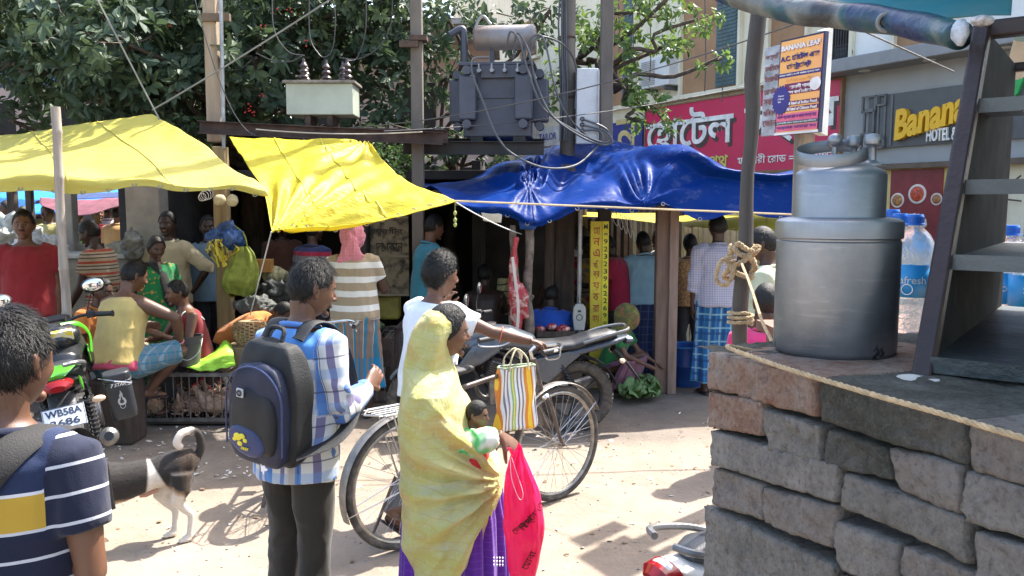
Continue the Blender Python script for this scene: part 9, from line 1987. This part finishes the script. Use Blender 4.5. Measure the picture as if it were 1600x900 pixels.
ZC = Person('dim figure in brown standing in the depth of the shop', Lp(440, 9.4), 30, 1.62, 'dark', seed=94, group=GRP); ZC.shirt(cloth('brown_cloth', (.12, .05, .03)), .6, -.14, .03); ZC.trousers(DKP)
far = [(-8, 13.5, (.02, .16, .10), 'customer in dark green at the far left edge of the market crowd', 20), (14, 13, (.20, .20, .21), 'customer in grey in the far market crowd behind the white sack', -40), (33, 12.6, (.34, .31, .22), 'customer in beige in the far market crowd beside the stall post', 160),
 (76, 12.4, (.36, .32, .13), 'customer in a yellow print t-shirt facing the camera in the far market', -10), (60, 14, (.45, .38, .15), 'customer in yellow behind the one in the print t-shirt', 60), (122, 12.5, (.18, .36, .04), 'woman in a bright lime green dress beneath the maroon cloth', -25), (152, 12.7, (.36, .03, .07), 'woman in a red sari in the far market', 40), (168, 13.3, (.42, .38, .40), 'customer with a pale shawl behind the woman in the red sari', 200),
 (182, 12.3, (.40, .24, .10), 'customer in a tan shirt with back turned by the far post', 170)]
for i, (px, D, c, lab, yw) in enumerate(far):
 q_ = Person(lab, Lp(px, D), yw, 1.76+.05*math.sin(i*2), 'deep' if i % 2 else 'brown', seed=100+i, group='customers in the far market', vox=.018, face=False, hair='woman' if i in (5, 6) else 'short', arms={'r': ((-.3, -.4, -1), (.4, -1, .1)), 'l': ((.2, -.1, -1), (0, -.5, -1))}); q_.shirt(cloth('far_shirt', c), .5, -.14, .03)
 if i in (5, 6): q_.lungi(cloth('far_skirt', c), .1, .12, 'skirt')
 else: q_.trousers(DKP)
W_ = bpy.data.worlds.new('World'); SC.world = W_; W_.use_nodes = True; nt = W_.node_tree; nt.nodes.clear()
sky = nt.nodes.new('ShaderNodeTexSky'); sky.sky_type = 'NISHITA'; sky.sun_disc = False
SUN_EL, SUN_DIR = R(57), Vector((.74, .67, 0)).normalized()
sky.sun_elevation = SUN_EL; sky.sun_rotation = math.atan2(SUN_DIR.x, SUN_DIR.y); sky.air_density = 1.2; sky.dust_density = 3.5; sky.altitude = 20
bg = nt.nodes.new('ShaderNodeBackground'); bg.inputs['Strength'].default_value = .15; wo = nt.nodes.new('ShaderNodeOutputWorld')
nt.links.new(sky.outputs[0], bg.inputs[0]); nt.links.new(bg.outputs[0], wo.inputs[0])
sd = bpy.data.lights.new('sun', 'SUN'); sd.energy = 4.0; sd.angle = R(.7); sd.color = (1, .95, .87)
so = bpy.data.objects.new('sun', sd); COL.objects.link(so)
sv = Vector((SUN_DIR.x*math.cos(SUN_EL), SUN_DIR.y*math.cos(SUN_EL), math.sin(SUN_EL))); so.rotation_euler = sv.to_track_quat('Z', 'Y').to_euler()
cd = bpy.data.cameras.new('camera'); co = bpy.data.objects.new('camera', cd); COL.objects.link(co); SC.camera = co
cd.sensor_width = 36; cd.lens = 28.8; cd.clip_start = .05; cd.clip_end = 2000
co.location = CAM; co.rotation_euler = (R(90)-PITCH, 0, 0)
SC.view_settings.view_transform = 'Standard'; SC.view_settings.look = 'None'; SC.view_settings.exposure = 1.9; SC.view_settings.gamma = 1
SC.cycles.max_bounces = 8; SC.cycles.transparent_max_bounces = 12; SC.cycles.sample_clamp_indirect = 6
